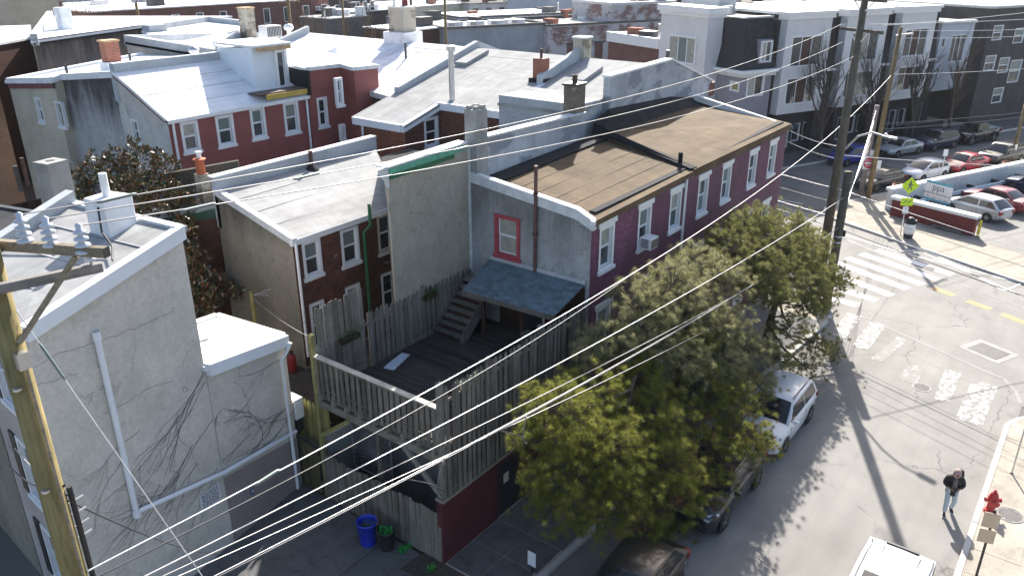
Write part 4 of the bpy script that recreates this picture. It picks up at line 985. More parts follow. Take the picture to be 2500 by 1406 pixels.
# settlement cracks across the gable
for (px_, n_) in (([(75, 905), (150, 860), (235, 835), (330, 800), (400, 770), (440, 745)], 1), ([(85, 945), (140, 925), (200, 905)], 2), ([(250, 1010), (300, 985), (380, 940), (430, 930)], 3)):
    pts = []
    for a, b in zip(px_[:-1], px_[1:]):
        for k in range(6): f = k/6; q = AP(a[0]+(b[0]-a[0])*f+RND.uniform(-4, 4), a[1]+(b[1]-a[1])*f+RND.uniform(-4, 4), C0-LN*.004, LD); pts.append(tuple(q))
    MB().tube(pts, .006, 4, False).build('crack', m_crack, lr)
# ================================================================== DECK, FENCES, PORCH
m_oldwood = wood('weathered grey wood', (0.21, 0.19, 0.165), 0.4)
m_oldwoodv = wood('weathered dark decking', (0.055, 0.052, 0.05), 0.4, axis=1)
m_beamwood = wood('weathered beam', (0.30, 0.275, 0.23), 0.25, axis=1)
m_mossywood = wood('mossy yellow wood', (0.33, 0.29, 0.12), 0.3)
m_darkwood = wood('dark brown boards', (0.06, 0.028, 0.022), 0.3)
def picket_mesh(w_, h_, th, tip, mat, name='picket'):
    """board standing on z=0 with a pointed or dog-eared top; x across, y thickness"""
    if tip == 'gothic': top = [(w_/2, h_-0.13), (w_*0.36, h_-0.07), (0, h_), (-w_*0.36, h_-0.07), (-w_/2, h_-0.13)]
    elif tip == 'ear': top = [(w_/2, h_-0.04), (w_*0.28, h_), (-w_*0.28, h_), (-w_/2, h_-0.04)]
    else: top = [(w_/2, h_), (-w_/2, h_)]
    out = [(-w_/2, 0), (w_/2, 0)]+top; k = len(out)
    mb = MB(); mb.add([(x, -th/2, z) for x, z in out]+[(x, th/2, z) for x, z in out], [tuple(range(k)), tuple(range(2*k-1, k-1, -1))]+[(i, k+i, k+(i+1) % k, (i+1) % k) for i in range(k)])
    me = mb.mesh(name); me.materials.append(mat); return me
def picket_run(parent, p0, p1, z, meshes, pitch, off=0.0, jit=0.02, lean=0.012, name='picket', skip=()):
    p0, d, n, L = seg(p0, p1); ang = math.atan2(d[1], d[0]); k = int(L/pitch); base = root_loc(parent)
    for i in range(k+1):
        s_ = i*pitch+RND.uniform(-0.008, 0.008)
        if s_ > L or i in skip: continue
        o = bpy.data.objects.new(name, RND.choice(meshes)); COL.objects.link(o); o.parent = parent
        o.location = Vector(W3(p0, d, n, s_, z+RND.uniform(-jit, jit), off))-base
        o.rotation_euler = (RND.uniform(-lean, lean), RND.uniform(-lean, lean), ang)
def post(parent, x, y, z0, z1, w_=0.14, mat=None, name='post', cap=True):
    o = MB().box(x-w_/2, x+w_/2, y-w_/2, y+w_/2, z0, z1).build(name, mat or m_oldwood, parent, bevel=0.01)
    if cap: MB().add([(x-w_*.5, y-w_*.5, z1), (x+w_*.5, y-w_*.5, z1), (x+w_*.5, y+w_*.5, z1), (x-w_*.5, y+w_*.5, z1), (x, y, z1+0.07)], [(0, 1, 4), (1, 2, 4), (2, 3, 4), (3, 0, 4)]).build('cap', mat or m_oldwood, o)
    return o
DZ = 4.12
dk = thing('deck', 'raised weathered plank deck on timber posts behind the purple house', 'deck', (13.9, 12.95, 0))
me = MB().box(-0.066, 0.066, -2.56, 2.56, -0.035, 0).mesh('plank'); me.materials.append(m_oldwoodv)
for i in range(52):
    o = bpy.data.objects.new('plank', me); COL.objects.link(o); o.parent = dk
    o.location = Vector((13.98+i*0.143, 15.46, DZ+RND.uniform(-0.006, 0.004)))-Vector(dk.location); o.rotation_euler = (0, RND.uniform(-0.02, 0.02), RND.uniform(-0.001, 0.001))
for i in range(9):
    v_ = 13.15+i*0.6; MB().box(13.72, 21.3, v_-0.025, v_+0.025, DZ-0.26, DZ-0.036).build('joist', m_beamwood, dk)
MB().box(13.82, 13.90, 12.8, 18.3, 3.60, 3.84).build('beam', m_beamwood, dk); MB().box(13.90, 13.94, 12.8, 18.2, DZ-0.22, DZ-0.02).build('rim_joist', m_oldwood, dk)
MB().box(17.5, 17.62, 12.95, 18.1, 3.60, 3.84).build('beam', m_beamwood, dk)
post(dk, 13.88, 12.93, 2.42, 6.2, 0.16); post(dk, 13.86, 18.17, 0.0, 6.1, 0.15, m_mossywood); post(dk, 17.56, 18.1, 0.0, 3.6, 0.14, cap=False); post(dk, 13.98, 15.6, 0.1, 3.6, 0.13, cap=False)
MB().beam((13.78, 14.5, 3.78), (13.8, 12.9, 2.48), 0.09, 0.13).build('brace', m_beamwood, dk); MB().beam((13.79, 16.7, 3.6), (13.79, 18.1, 2.55), 0.08, 0.12).build('brace', m_mossywood, dk)
# railing along the front
rl = thing('deck_railing', 'board railing with cap rail coloured as sunlit across the deck front', 'railing', (13.9, 13.0, DZ))
pm = [picket_mesh(0.125, 1.38, 0.022, 'flat', m_oldwood) for _ in range(2)]
picket_run(rl, (13.86, 18.05), (13.86, 13.05), DZ-0.1, pm, 0.235, 0.03); picket_run(rl, (13.86, 17.93), (13.86, 13.05), DZ-0.1, pm, 0.235, -0.05)
MB().box(13.76, 13.96, 12.98, 18.1, DZ+1.27, DZ+1.31).build('cap_rail', wood('sunlit rail', (0.50, 0.46, 0.40), 0.1, axis=1), rl, bevel=0.008)  # pale colour carries the sunlight falling on the rail top
for z in (DZ+0.12, DZ+1.12): MB().box(13.87, 13.91, 13.0, 18.1, z, z+0.09).build('rail', m_oldwood, rl)
# street side fence
sf = thing('deck_fence', 'tall shadowbox picket fence on maroon wall along the street side of deck', 'fence', (13.95, 12.86, 2.4))
pt_ = [picket_mesh(0.135, 3.52+k*0.02, 0.022, 'gothic', m_oldwood) for k in (0, 1, 2)]
picket_run(sf, (14.05, 12.84), (21.3, 12.84), 2.44, pt_, 0.22, 0.035); picket_run(sf, (14.17, 12.84), (21.3, 12.84), 2.44, pt_, 0.22, -0.055)
for z in (2.62, 4.1, 5.55): MB().box(14.0, 21.35, 12.825, 12.865, z, z+0.09).build('rail', m_oldwood, sf)
for u_ in (15.9, 18.5): post(sf, u_, 12.86, 2.4, 6.15, 0.13)
# party side fence
pf = thing('deck_fence', 'picket fence with one taller section between deck and brick house', 'fence', (13.95, 18.1, DZ))
pt2 = [picket_mesh(0.14, 1.92+k*0.02, 0.022, 'gothic', m_oldwood) for k in (0, 1, 2)]; pt3 = [picket_mesh(0.145, 2.92+k*0.05, 0.022, 'ear', m_oldwood) for k in (0, 1, 2)]
picket_run(pf, (14.05, 18.06), (15.98, 18.06), DZ-0.1, pt3, 0.165, 0.0, 0.06); picket_run(pf, (16.25, 18.06), (21.25, 18.06), DZ-0.02, pt2, 0.22, 0.035); picket_run(pf, (16.37, 18.06), (21.25, 18.06), DZ-0.02, pt2, 0.22, -0.045)
for z in (DZ+0.2, DZ+1.5): MB().box(14.0, 21.3, 18.04, 18.08, z, z+0.09).build('rail', m_oldwood, pf)
post(pf, 16.12, 18.0, DZ, 6.05, 0.13); post(pf, 18.7, 18.05, DZ, 6.1, 0.13)
# maroon base wall of the terrace
gw = thing('garage_wall', 'maroon painted masonry wall carrying the deck along the pavement', 'wall', (13.72, 12.86, 0))
MB().box(13.72, 16.3, 12.86, 13.06, 0, 2.36).build('wall', m_redbase, gw); MB().box(17.6, 21.39, 12.86, 13.06, 0, 2.36).build('wall', m_redbase, gw); MB().box(16.3, 17.6, 12.86, 13.06, 2.12, 2.36).build('wall', m_redbase, gw)
MB().box(13.7, 21.39, 12.78, 13.1, 2.36, 2.43).build('sill_board', m_beamwood, gw)
dr = MB().box(16.3, 17.6, 12.96, 13.0, 0.12, 2.12).build('door', plain('dark door', (0.02, 0.022, 0.028), 0.5), gw)
MB().box(16.75, 17.0, 12.945, 12.961, 1.2, 1.55).build('notice', m_stuccocream, dr); MB().box(17.45, 17.5, 12.93, 12.96, 1.0, 1.1).build('handle', m_metal, dr)
# picket fence on the driveway
gf = thing('picket_fence', 'grey dog eared picket fence closing the yard under the deck', 'fence', (13.72, 13.0, 0))
pe = [picket_mesh(0.135, 1.76+k*0.03, 0.022, 'ear', m_oldwood) for k in (0, 1, 2)]
picket_run(gf, (13.72, 18.0), (13.72, 12.95), KZ, pe, 0.143, 0.0, 0.035)
for z in (0.5, 1.5): MB().box(13.74, 13.78, 12.95, 18.05, z, z+0.08).build('rail', m_oldwood, gf)
gt = thing('yard_gate', 'narrow dark board gate between extension and deck post', 'gate', (13.78, 18.3, 0))
picket_run(gt, (13.78, 19.25), (13.78, 18.3), KZ, [picket_mesh(0.13, 1.75, 0.022, 'ear', wood('dark mossy wood', (0.12, 0.105, 0.06), 0.3))], 0.136)
for z in (0.5, 1.5): MB().box(13.8, 13.84, 18.28, 19.28, z, z+0.08).build('rail', m_oldwood, gt)
yf = thing('yard_fence', 'mossy yellow board fence in the yard behind the gate', 'fence', (14.35, 18.5, 1.6))
picket_run(yf, (14.35, 20.2), (14.35, 18.35), 1.5, [picket_mesh(0.13, 1.65, 0.022, 'gothic', m_mossywood)], 0.14)
MB().box(14.36, 14.4, 18.3, 20.2, 2.6, 2.68).build('rail', m_mossywood, yf); MB().box(14.3, 14.42, 18.3, 20.4, 0, 1.5).build('retaining_wall', m_cinder, yf)
MB().box(14.06, 21.3, 18.2, 18.4, 0.0, 2.3).build('retaining_wall', m_cinder, yf)
# sunburst iron screen under the deck
iw = thing('iron_screen', 'sunburst wrought iron screen in the dark under the deck', 'screen', (14.75, 17.0, 0.3))
fr = MB(); a, b, z0, z1 = 15.95, 17.75, 1.0, 2.75
for (p, q) in (((14.75, a, z0), (14.75, b, z0)), ((14.75, b, z0), (14.75, b, z1)), ((14.75, b, z1), (14.75, a, z1)), ((14.75, a, z1), (14.75, a, z0))): fr.beam(p, q, 0.04, 0.04)
m_iron = plain('pale painted iron', (0.30, 0.32, 0.35), 0.5, 0.3)
fr.build('frame', m_iron, iw); c_ = (14.75, 16.6, 1.75)
for i in range(40):
    t_ = 2*math.pi*i/40; dx, dz = math.cos(t_), math.sin(t_)
    k = min(((b if dx > 0 else a)-c_[1])/dx if abs(dx) > 1e-3 else 9, ((z1 if dz > 0 else z0)-c_[2])/dz if abs(dz) > 1e-3 else 9)
    MB().beam((14.75, c_[1]+dx*0.12, c_[2]+dz*0.12), (14.75, c_[1]+dx*k*0.97, c_[2]+dz*k*0.97), 0.014, 0.014, (1, 0, 0)).build('ray', m_iron, iw)
MB().lathe([(0.12, -0.02), (0.12, 0.02), (0.001, 0.03)], c_, 14, 'x').build('hub', m_iron, iw)
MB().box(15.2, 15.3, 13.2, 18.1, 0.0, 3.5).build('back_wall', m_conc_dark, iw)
# stair up to the house
sr = thing('deck_stair', 'weathered wooden stair with plank treads rising beside the porch', 'stairs', (19.3, 17.3, DZ))
for i in range(8):
    u_ = 19.15+i*0.24; z = DZ+0.2*(i+1)
    MB().box(u_-0.02, u_+0.25, 16.66, 17.98, z-0.04, z).build('tread', m_oldwood, sr, bevel=0.006); MB().box(u_, u_+0.022, 16.68, 17.96, z-0.2, z-0.04).build('riser', m_darkwood, sr)
for v_ in (16.62, 17.99): MB().add([(19.05, v_-0.02, DZ), (19.35, v_-0.02, DZ), (21.3, v_-0.02, DZ+1.5), (21.3, v_-0.02, DZ+1.85), (19.05, v_-0.02, DZ+0.2), (19.05, v_+0.02, DZ), (19.35, v_+0.02, DZ), (21.3, v_+0.02, DZ+1.5), (21.3, v_+0.02, DZ+1.85), (19.05, v_+0.02, DZ+0.2)], [(0,1,2,3,4),(9,8,7,6,5),(0,5,6,1),(1,6,7,2),(2,7,8,3),(3,8,9,4),(4,9,5,0)]).build('stringer', m_oldwood, sr)
MB().beam((19.2, 16.62, DZ+0.35), (20.9, 16.62, DZ+1.75), 0.05, 0.09).build('handrail', m_oldwood, sr)
MB().box(21.0, 21.38, 16.66, 17.98, DZ+1.6, DZ+1.66).build('landing', m_oldwood, sr)
# shingled porch roof
po = thing('porch', 'blue grey shingled porch roof on timber posts against grey stucco', 'porch', (20.5, 15.0, DZ))
A0 = np.array([21.36, 17.1, 6.55]); A1 = np.array([21.36, 13.0, 6.55]); E0 = np.array([19.62, 17.0, 5.92]); E1 = np.array([19.8, 13.18, 5.92])
mb = MB(); dn_ = np.array([0, 0, -0.07])
mb.add([A0, E0, E1, A1, A0+dn_, E0+dn_, E1+dn_, A1+dn_], [(0, 1, 2, 3), (7, 6, 5, 4), (0, 4, 5, 1), (1, 5, 6, 2), (2, 6, 7, 3), (3, 7, 4, 0)])
mb.build('roof', m_darkwood, po)
m_shingle = plain('blue grey shingle', (0.115, 0.165, 0.195), 0.85, var=0.2, nscale=6, rnd=0.3, bump=0.3)
NR, NC = 13, 17
sh_me = {}
nrm = np.cross(E1-E0, A0-E0); nrm /= np.linalg.norm(nrm); nrm = nrm if nrm[2] > 0 else -nrm
for r in range(NR):
    for c in range(NC+1):
        f0, f1 = r/NR, min((r+1.35)/NR, 1.0)
        x0 = (c-(0.5 if r % 2 else 0.0))/NC; x1 = x0+0.97/NC
        x0, x1 = max(x0, 0.0), min(x1, 1.0)
        if x1-x0 < 0.008: continue
        Q = lambda x, f, h: E0+(E1-E0)*x+(A0-E0+((A1-E1)-(A0-E0))*x)*f+nrm*h
        lift = 0.017+RND.uniform(0, 0.006)
        mb = MB(); mb.add([Q(x0, f0, lift), Q(x1, f0, lift), Q(x1, f1, 0.004), Q(x0, f1, 0.004), Q(x0, f0, 0.002), Q(x1, f0, 0.002), Q(x1, f1, 0.001), Q(x0, f1, 0.001)], [(0, 1, 2, 3), (7, 6, 5, 4), (4, 5, 1, 0), (5, 6, 2, 1), (6, 7, 3, 2), (7, 4, 0, 3)])
        mb.build('shingle', m_shingle, po)
MB().beam(E0+np.array([-0.02, 0, -0.08]), E1+np.array([-0.02, 0, -0.08]), 0.05, 0.16).build('fascia', m_oldwood, po)
MB().beam(A0+np.array([0, 0, 0.05]), A1+np.array([0, 0, 0.05]), 0.03, 0.2).build('flashing', m_parapetgrey, po)
for v_ in (16.3, 14.6, 13.35): post(po, 19.95, v_, DZ, 5.85, 0.12, m_darkwood, cap=False)
MB().box(21.28, 21.37, 13.0, 16.6, DZ, 6.4).build('wall_boards', m_darkwood, po)
dd_ = MB().box(21.22, 21.28, 14.6, 15.6, DZ, DZ+1.95).build('door', m_glass, po); MB().box(21.19, 21.24, 14.55, 14.62, DZ, DZ+2.0).build('jamb', m_white, dd_)
MB().box(19.7, 20.1, 13.2, 14.5, DZ+0.75, DZ+0.82).build('shelf', m_oldwood, po); MB().box(19.72, 19.8, 13.22, 13.3, DZ, DZ+0.75).build('shelf_leg', m_oldwood, po); MB().box(19.72, 19.8, 14.4, 14.48, DZ, DZ+0.75).build('shelf_leg', m_oldwood, po)
# white slatted board left on the deck
q = AG(971, 882, DZ+0.03)
t = thing('foam_board', 'pale blue grooved board lying on the dark deck planks', 'board', tuple(q), rad(12))
for i in range(5): MB().box(-0.58+i*0.235, -0.36+i*0.235, -0.2+0.02*i, 0.2-0.015*(i == 0), -0.02, 0.015).build('panel', plain('pale foam %d' % i, (0.56, 0.62, 0.70), 0.6), t, True)
# flower boxes
m_leaf = plain('box plant leaf', (0.045, 0.10, 0.028), 0.6, var=0.5, nscale=9)
def planter(x, y, z, lab, L_=0.75):
    t = thing('planter_box', lab, 'planter', (x, y, z))
    MB().box(-L_/2, L_/2, -0.1, 0.1, -0.16, 0.0).build('trough', m_darkwood, t, True)
    mb = MB()
    for i in range(240):
        p = np.array([RND.uniform(-L_/2-0.05, L_/2+0.05), RND.uniform(-0.14, 0.12), RND.uniform(-0.12, 0.14)]); a = RND.uniform(0, 6.28); e = RND.uniform(-0.6, 0.9)
        d = np.array([math.cos(a)*math.cos(e), math.sin(a)*math.cos(e), math.sin(e)])*0.09; w_ = np.cross(d, [0, 0, 1.0])*0.25
        mb.add([p, p+d*0.5+w_, p+d, p+d*0.5-w_], [(0, 1, 2, 3)])
    o = mb.build('foliage', m_leaf, t, True); return t
planter(15.15, 17.92, 5.62, 'trailing plant in a box on the taller deck fence section'); q = AV(1050, 718, 17.9); planter(q[0], 17.9, q[2], 'trailing plant in a box near the top of the deck stair', 0.6)
planter(15.2, 13.02, 5.6, 'straggly plant in a box behind the street side deck fence', 0.9)
# condenser, gas bottle, bins
ex_ = thing('condenser', 'white air condenser with wire guard on the extension side wall', 'air conditioner', (14.0, 19.75, 2.6))
MB().box(-0.2, 0.15, -0.4, 0.4, 0, 0.75).build('case', m_white, ex_, True, bevel=0.02); MB().box(-0.215, -0.2, -0.34, 0.34, 0.06, 0.68).build('fan_opening', m_black, ex_, True)
for i in range(8): MB().box(-0.228, -0.214, -0.34+i*0.095, -0.328+i*0.095, 0.05, 0.7).build('guard_bar', m_white, ex_, True)
for i in range(7): MB().box(-0.233, -0.226, -0.35, 0.35, 0.06+i*0.1, 0.072+i*0.1).build('guard_bar', m_white, ex_, True)
MB().box(-0.15, 0.1, -0.35, 0.35, -0.5, 0.0).build('bracket', m_darkmetal, ex_, True)
q = AG(716, 897, 2.2)
t = thing('gas_bottle', 'red gas bottle standing against sooty wall in the yard', 'gas bottle', (16.35, 22.75, 2.2))
MB().lathe([(0.02, 0), (0.16, 0.02), (0.17, 0.08), (0.17, 0.6), (0.12, 0.7), (0.05, 0.74), (0.05, 0.82), (0.001, 0.82)], n=18).build('body', plain('red enamel', (0.22, 0.012, 0.015), 0.5), t, True, True)
MB().lathe([(0.09, 0.78), (0.09, 0.86)], n=14).build('valve_guard', m_darkmetal, t, True)
def bin_(x, y, lab, mat, r, h, fill):
    t = thing('waste_bin', lab, 'bin', (x, y, KZ))
    b = MB().lathe([(0.001, 0.02), (r*0.78, 0.0), (r*0.8, 0.03), (r*0.97, h*0.88), (r*1.05, h*0.89), (r*1.08, h), (r*1.0, h), (r*0.92, h*0.86), (r*0.9, h*0.7), (0.001, h*0.68)], n=28).build('barrel', mat, t, True, True)
    for s_ in (-1, 1): MB().tube([(s_*r*1.0, -0.1, h*0.8), (s_*(r*1.12), -0.07, h*0.84), (s_*(r*1.12), 0.07, h*0.84), (s_*r*1.0, 0.1, h*0.8)], 0.014, 6).build('handle', mat, t, True)
    mb = MB()
    for i in range(90):
        a = RND.uniform(0, 6.28); q_ = r*0.85*math.sqrt(RND.random()); p = np.array([q_*math.cos(a), q_*math.sin(a), h*0.7+RND.uniform(0, 0.16 if fill is not m_leaf else 0.08)])
        d = np.array([RND.uniform(-1, 1), RND.uniform(-1, 1), RND.uniform(-.4, .8)])*0.11; w_ = np.cross(d, [0.1, 0.2, 1])*0.4; mb.add([p, p+d*.5+w_, p+d, p+d*.5-w_], [(0, 1, 2, 3)])
    mb.build('contents', fill, t, True); return t
m_bag = plain('green bag', (0.03, 0.36, 0.06), 0.35, var=0.3, nscale=8)
bin_(13.0, 15.35, 'tall blue plastic bin half full of garden waste by fence', plain('blue plastic', (0.012, 0.035, 0.42), 0.4, var=0.1), 0.3, 0.85, m_leaf)
bin_(13.2, 14.72, 'black bin stuffed with a bright green bag by fence', m_black, 0.27, 0.72, m_bag)
t = thing('litter_bag', 'crumpled bright green bag lying at the foot of the black bin', 'bag', (13.45, 14.25, KZ))
mb = MB()
for i in range(60):
    p = np.array([RND.uniform(-.2, .2), RND.uniform(-.12, .12), RND.uniform(0.01, .1)]); d = np.array([RND.uniform(-1, 1), RND.uniform(-1, 1), RND.uniform(-.2, .3)])*0.1; w_ = np.cross(d, [0.1, 0.2, 1])*0.5; mb.add([p, p+d*.5+w_, p+d, p+d*.5-w_], [(0, 1, 2, 3)])
mb.build('sheet', m_bag, t, True)
t = thing('weed', 'small green weed growing in the soil pit at the fence corner', 'plant', (13.3, 13.0, KZ))
mb = MB()
for i in range(80):
    a = RND.uniform(0, 6.28); e = RND.uniform(0.2, 1.3); L_ = RND.uniform(.08, .2); d = np.array([math.cos(a)*math.cos(e), math.sin(a)*math.cos(e), math.sin(e)])*L_; w_ = np.cross(d, [0, 0, 1])*0.2; p = np.array([RND.uniform(-.1, .1), RND.uniform(-.1, .1), 0.0]); mb.add([p, p+d*.6+w_, p+d, p+d*.6-w_], [(0, 1, 2, 3)])
mb.build('leaves', plain('weed leaf', (0.05, 0.26, 0.04), 0.6), t, True)
# bare ivy stems on the gable and the extension (grown from the wall foot upwards to the left and right)
def ivy(label, root_px, seeds, plane_p, plane_d, spread, main, gens, bounds, side=0.012):
    p0 = np.array(plane_p, float); d = np.array(plane_d, float); n = np.array([d[1], -d[0]])
    q = AP(*root_px, p0, d); t = thing('ivy', label, 'climbing plant', (q[0]+n[0]*side, q[1]+n[1]*side, q[2])); mbs = MB(); cnt = [0]
    def grow(s, z, ang, L, r, g):
        if r < 0.0022 or g > gens or cnt[0] > 1500: return
        cnt[0] += 1; pts = []; k = max(4, int(L/0.09))
        for i in range(k+1):
            pts.append((s, z)); ang += RND.uniform(-0.17, 0.17)+(main-ang)*0.022; s += math.cos(ang)*L/k; z += math.sin(ang)*L/k
            if not (bounds[0] < s < bounds[1] and bounds[2] < z < bounds[3]): break
        if len(pts) < 2: return
        rs = [max(r*(1-0.5*i/k), 0.0022) for i in range(len(pts))]
        mbs.tube([W3(p0, d, n, a, b, side) for a, b in pts], rs, 4, False)
        for j in range(RND.randint(2, 4) if g < 2 else RND.randint(1, 4)):
            i = RND.randint(1, len(pts)-1); grow(pts[i][0], pts[i][1], ang+RND.choice((-1, 1))*RND.uniform(0.1, spread), L*RND.uniform(0.4, 0.85), rs[i]*0.78, g+1)
    for (x, y, a, L, r) in seeds:
        q_ = AP(x, y, p0, d); grow(float((q_[:2]-p0)@d), float(q_[2]), rad(a), L, r, 0)
    mbs.build('stem', plain('ivy stem', (0.10, 0.095, 0.09), 0.9), t); return t
XD = (X1-C1)/np.linalg.norm(X1-C1)
sd = [(500, 905, 212, 2.6, .009), (497, 915, 218, 3.0, .009), (500, 930, 222, 2.2, .007), (520, 1020, 214, 2.6, .008), (525, 1015, 222, 2.4, .008), (470, 1085, 214, 2.6, .008), (400, 1060, 208, 2.2, .007), (535, 1090, 212, 2.4, .008), (540, 1100, 220, 2.2, .007), (430, 1160, 216, 2.2, .007), (340, 1050, 205, 1.8, .006), (480, 1130, 214, 2.4, .007), (390, 1180, 218, 2.0, .006), (530, 1140, 218, 2.0, .007), (300, 1120, 212, 1.6, .006), (350, 1220, 216, 1.6, .006), (440, 1010, 212, 2.2, .007), (500, 1200, 222, 1.6, .006)]
ivy('bare ivy stems fanning across pale gable from the extension corner', (495, 1000), sd, C0, LD, 0.5, rad(212), 5, (0.1, 4.55, 0.5, 8.0))
sd = [(717, 960, 160, 1.6, .010), (716, 985, 178, 2.2, .010), (640, 1075, 70, 1.3, .010), (712, 930, 190, 2.0, .008), (712, 1010, 190, 2.4, .009), (700, 870, 188, 1.8, .008), (650, 850, 195, 1.8, .007), (712, 900, 196, 2.2, .007), (716, 1000, 200, 2.2, .007), (660, 1050, 198, 1.8, .007), (610, 1060, 195, 1.4, .006), (712, 950, 206, 2.0, .007), (600, 850, 200, 1.4, .006), (560, 900, 205, 1.0, .006), (690, 1040, 205, 1.6, .006), (540, 1000, 200, 0.8, .006), (620, 960, 200, 1.4, .006)]
ivy('bare ivy stems spreading over the extension wall under the white fascia', (700, 1000), sd, C1, XD, 0.6, rad(196), 6, (0.02, 3.2, 2.5, 5.55))
# ================================================================== TOWNHOUSES ACROSS THE CROSS STREET
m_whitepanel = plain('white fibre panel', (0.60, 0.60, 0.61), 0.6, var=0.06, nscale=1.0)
m_panelgrey = plain('pale grey panel', (0.42, 0.45, 0.48), 0.6, var=0.08)  # even pale grey for bay cheeks, casings and soffit
m_bluegrey = plain('blue grey siding', (0.40, 0.44, 0.50), 0.6, var=0.06)
m_mansard = plain('black shingle', (0.030, 0.031, 0.036), 0.85, var=0.35, nscale=5, rnd=0.35, bump=0.4)
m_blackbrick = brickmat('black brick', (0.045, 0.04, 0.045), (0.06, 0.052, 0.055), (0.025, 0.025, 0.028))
m_greybrick = brickmat('charcoal brick', (0.085, 0.078, 0.078), (0.11, 0.10, 0.098), (0.05, 0.048, 0.048))
m_lilac = plain('lilac grey render', (0.25, 0.24, 0.28), 0.7, var=0.08)
def AT(x, y, t):
    r = ray(x, y); k = t/(N3 @ r[:2]); q = CAM+r*k; return float(D3 @ q[:2]), float(q[2])
def ASs(x, y, s):
    r = ray(x, y); k = s/(D3 @ r[:2]); q = CAM+r*k; return float(N3 @ q[:2]), float(q[2])
def sbox(parent, name, mat, s0, s1, t0, t1, z0, z1, bevel=0.0):
    return MB().fbox((0, 0, 0), (*D3, 0), (*N3, 0), (0, 0, 1), s0, s1, t0, t1, z0, z1).build(name, mat, parent, bevel=bevel)
def townhouse(s0, s1, label, slot=True):
    h = House('townhouse', label, [ST2(s0, 50.0), ST2(s1, 50.0), ST2(s1, 60.5), ST2(s0, 60.5)], [11.6]*4, m_blackbrick, group=None)
    r = h.root; w_ = s1-s0; b0, b1 = s0+0.2, s1-1.5
    h.winr(0, w_-1.25, w_-0.35, 5.1, 6.9, casing=m_white, cw=0.06, sill=False, style='fixed', proud=0.02)
    for k in range(4): h.winr(0, 0.5+k*1.35, 1.5+k*1.35, 0.6 if k == 1 else 1.1, 2.7, casing=m_panelgrey, cw=0.05, sill=False, style='fixed', proud=0.02)
    h.build_walls()
    slab(r, 'roof', m_roofdirty, [ST(s0, 50.0, 11.62), ST(s1, 50.0, 11.62), ST(s1, 60.5, 11.62), ST(s0, 60.5, 11.62)], 0.1)
    p0, d, n = np.array(ST2(0, 49.25)), D3, -N3
    hs = [(b0+0.75, b1-0.75, 7.75, 10.3), (b0+0.75, b1-0.75, 4.6, 6.9)]
    wallmesh(ST2(b0, 49.25), ST2(b1, 49.25), 3.9, 12.0, 12.0, [(a-b0+.02, b-b0-.02, c+.02, e-.02) for a, b, c, e in hs]).build('bay', m_whitepanel, r)
    wallmesh(ST2(b0, 50.0), ST2(b0, 49.25), 3.9, 12.0, 12.0, []).build('bay_cheek', m_panelgrey, r)
    wallmesh(ST2(b1, 49.25), ST2(b1, 50.0), 3.9, 12.0, 12.0, []).build('bay_cheek', m_panelgrey, r)
    sbox(r, 'bay_soffit', m_whitepanel, b0, b1, 49.26, 50.0, 3.85, 3.9)
    for (a, b, c, e) in hs:
        window(r, p0, d, n, a, b, c, e, casing=m_white, cw=0.12, sill=False, style='triple', lo=m_glass2, up=RND.choice((m_glass, m_curtain, m_rust)), rec=0.1)
    sbox(r, 'cornice', m_white, b0-0.25, b1+0.25, 48.9, 60.4, 12.0, 12.22); sbox(r, 'cornice', m_white, b0-0.12, b1+0.12, 49.05, 50.2, 11.62, 12.0); sbox(r, 'roof_deck', m_roofdirty, b0, b1, 49.4, 60.0, 12.222, 12.23)
    # dark shingled slot beside the bay
    mb = MB(); a, b = ST2(b1+0.05, 49.75), ST2(s1+0.2, 49.75); c, e = ST2(s1+0.2, 50.3), ST2(b1+0.05, 50.3)
    mb.add([(*a, 7.3), (*b, 7.3), (*c, 11.7), (*e, 11.7), (*ST2(b1+.05, 50.4), 7.3), (*ST2(s1+.2, 50.4), 7.3)], [(0, 1, 2, 3), (0, 3, 4), (1, 5, 2)]); mb.build('mansard', m_mansard, r)
    sbox(r, 'ledge', m_white, b1+0.02, s1+0.2, 49.5, 50.0, 7.1, 7.3)
    # arched brick ground floor hood
    mb = MB()
    for k in range(9):
        a0, a1 = math.pi*k/9, math.pi*(k+1)/9; f = lambda q, rr_: ST(b0+1.6+math.cos(q)*rr_, 49.6, 2.7+math.sin(q)*rr_)
        mb.quad(f(a0, 1.0), f(a1, 1.0), f(a1, 1.28), f(a0, 1.28))
    mb.build('arch', m_blackbrick, r); sbox(r, 'porch_pier', m_blackbrick, b0+0.2, b0+0.6, 49.3, 50.0, 0, 3.85); sbox(r, 'porch_pier', m_blackbrick, b1-0.6, b1-0.2, 49.3, 50.0, 0, 3.85)
    return h
townhouse(53.0, 60.0, 'white bayed townhouse with black shingle slot next to the lilac corner house')
townhouse(60.2, 67.2, 'middle white bayed townhouse behind the tall utility pole')
townhouse(67.4, 74.0, 'last white bayed townhouse beside the open side lot')
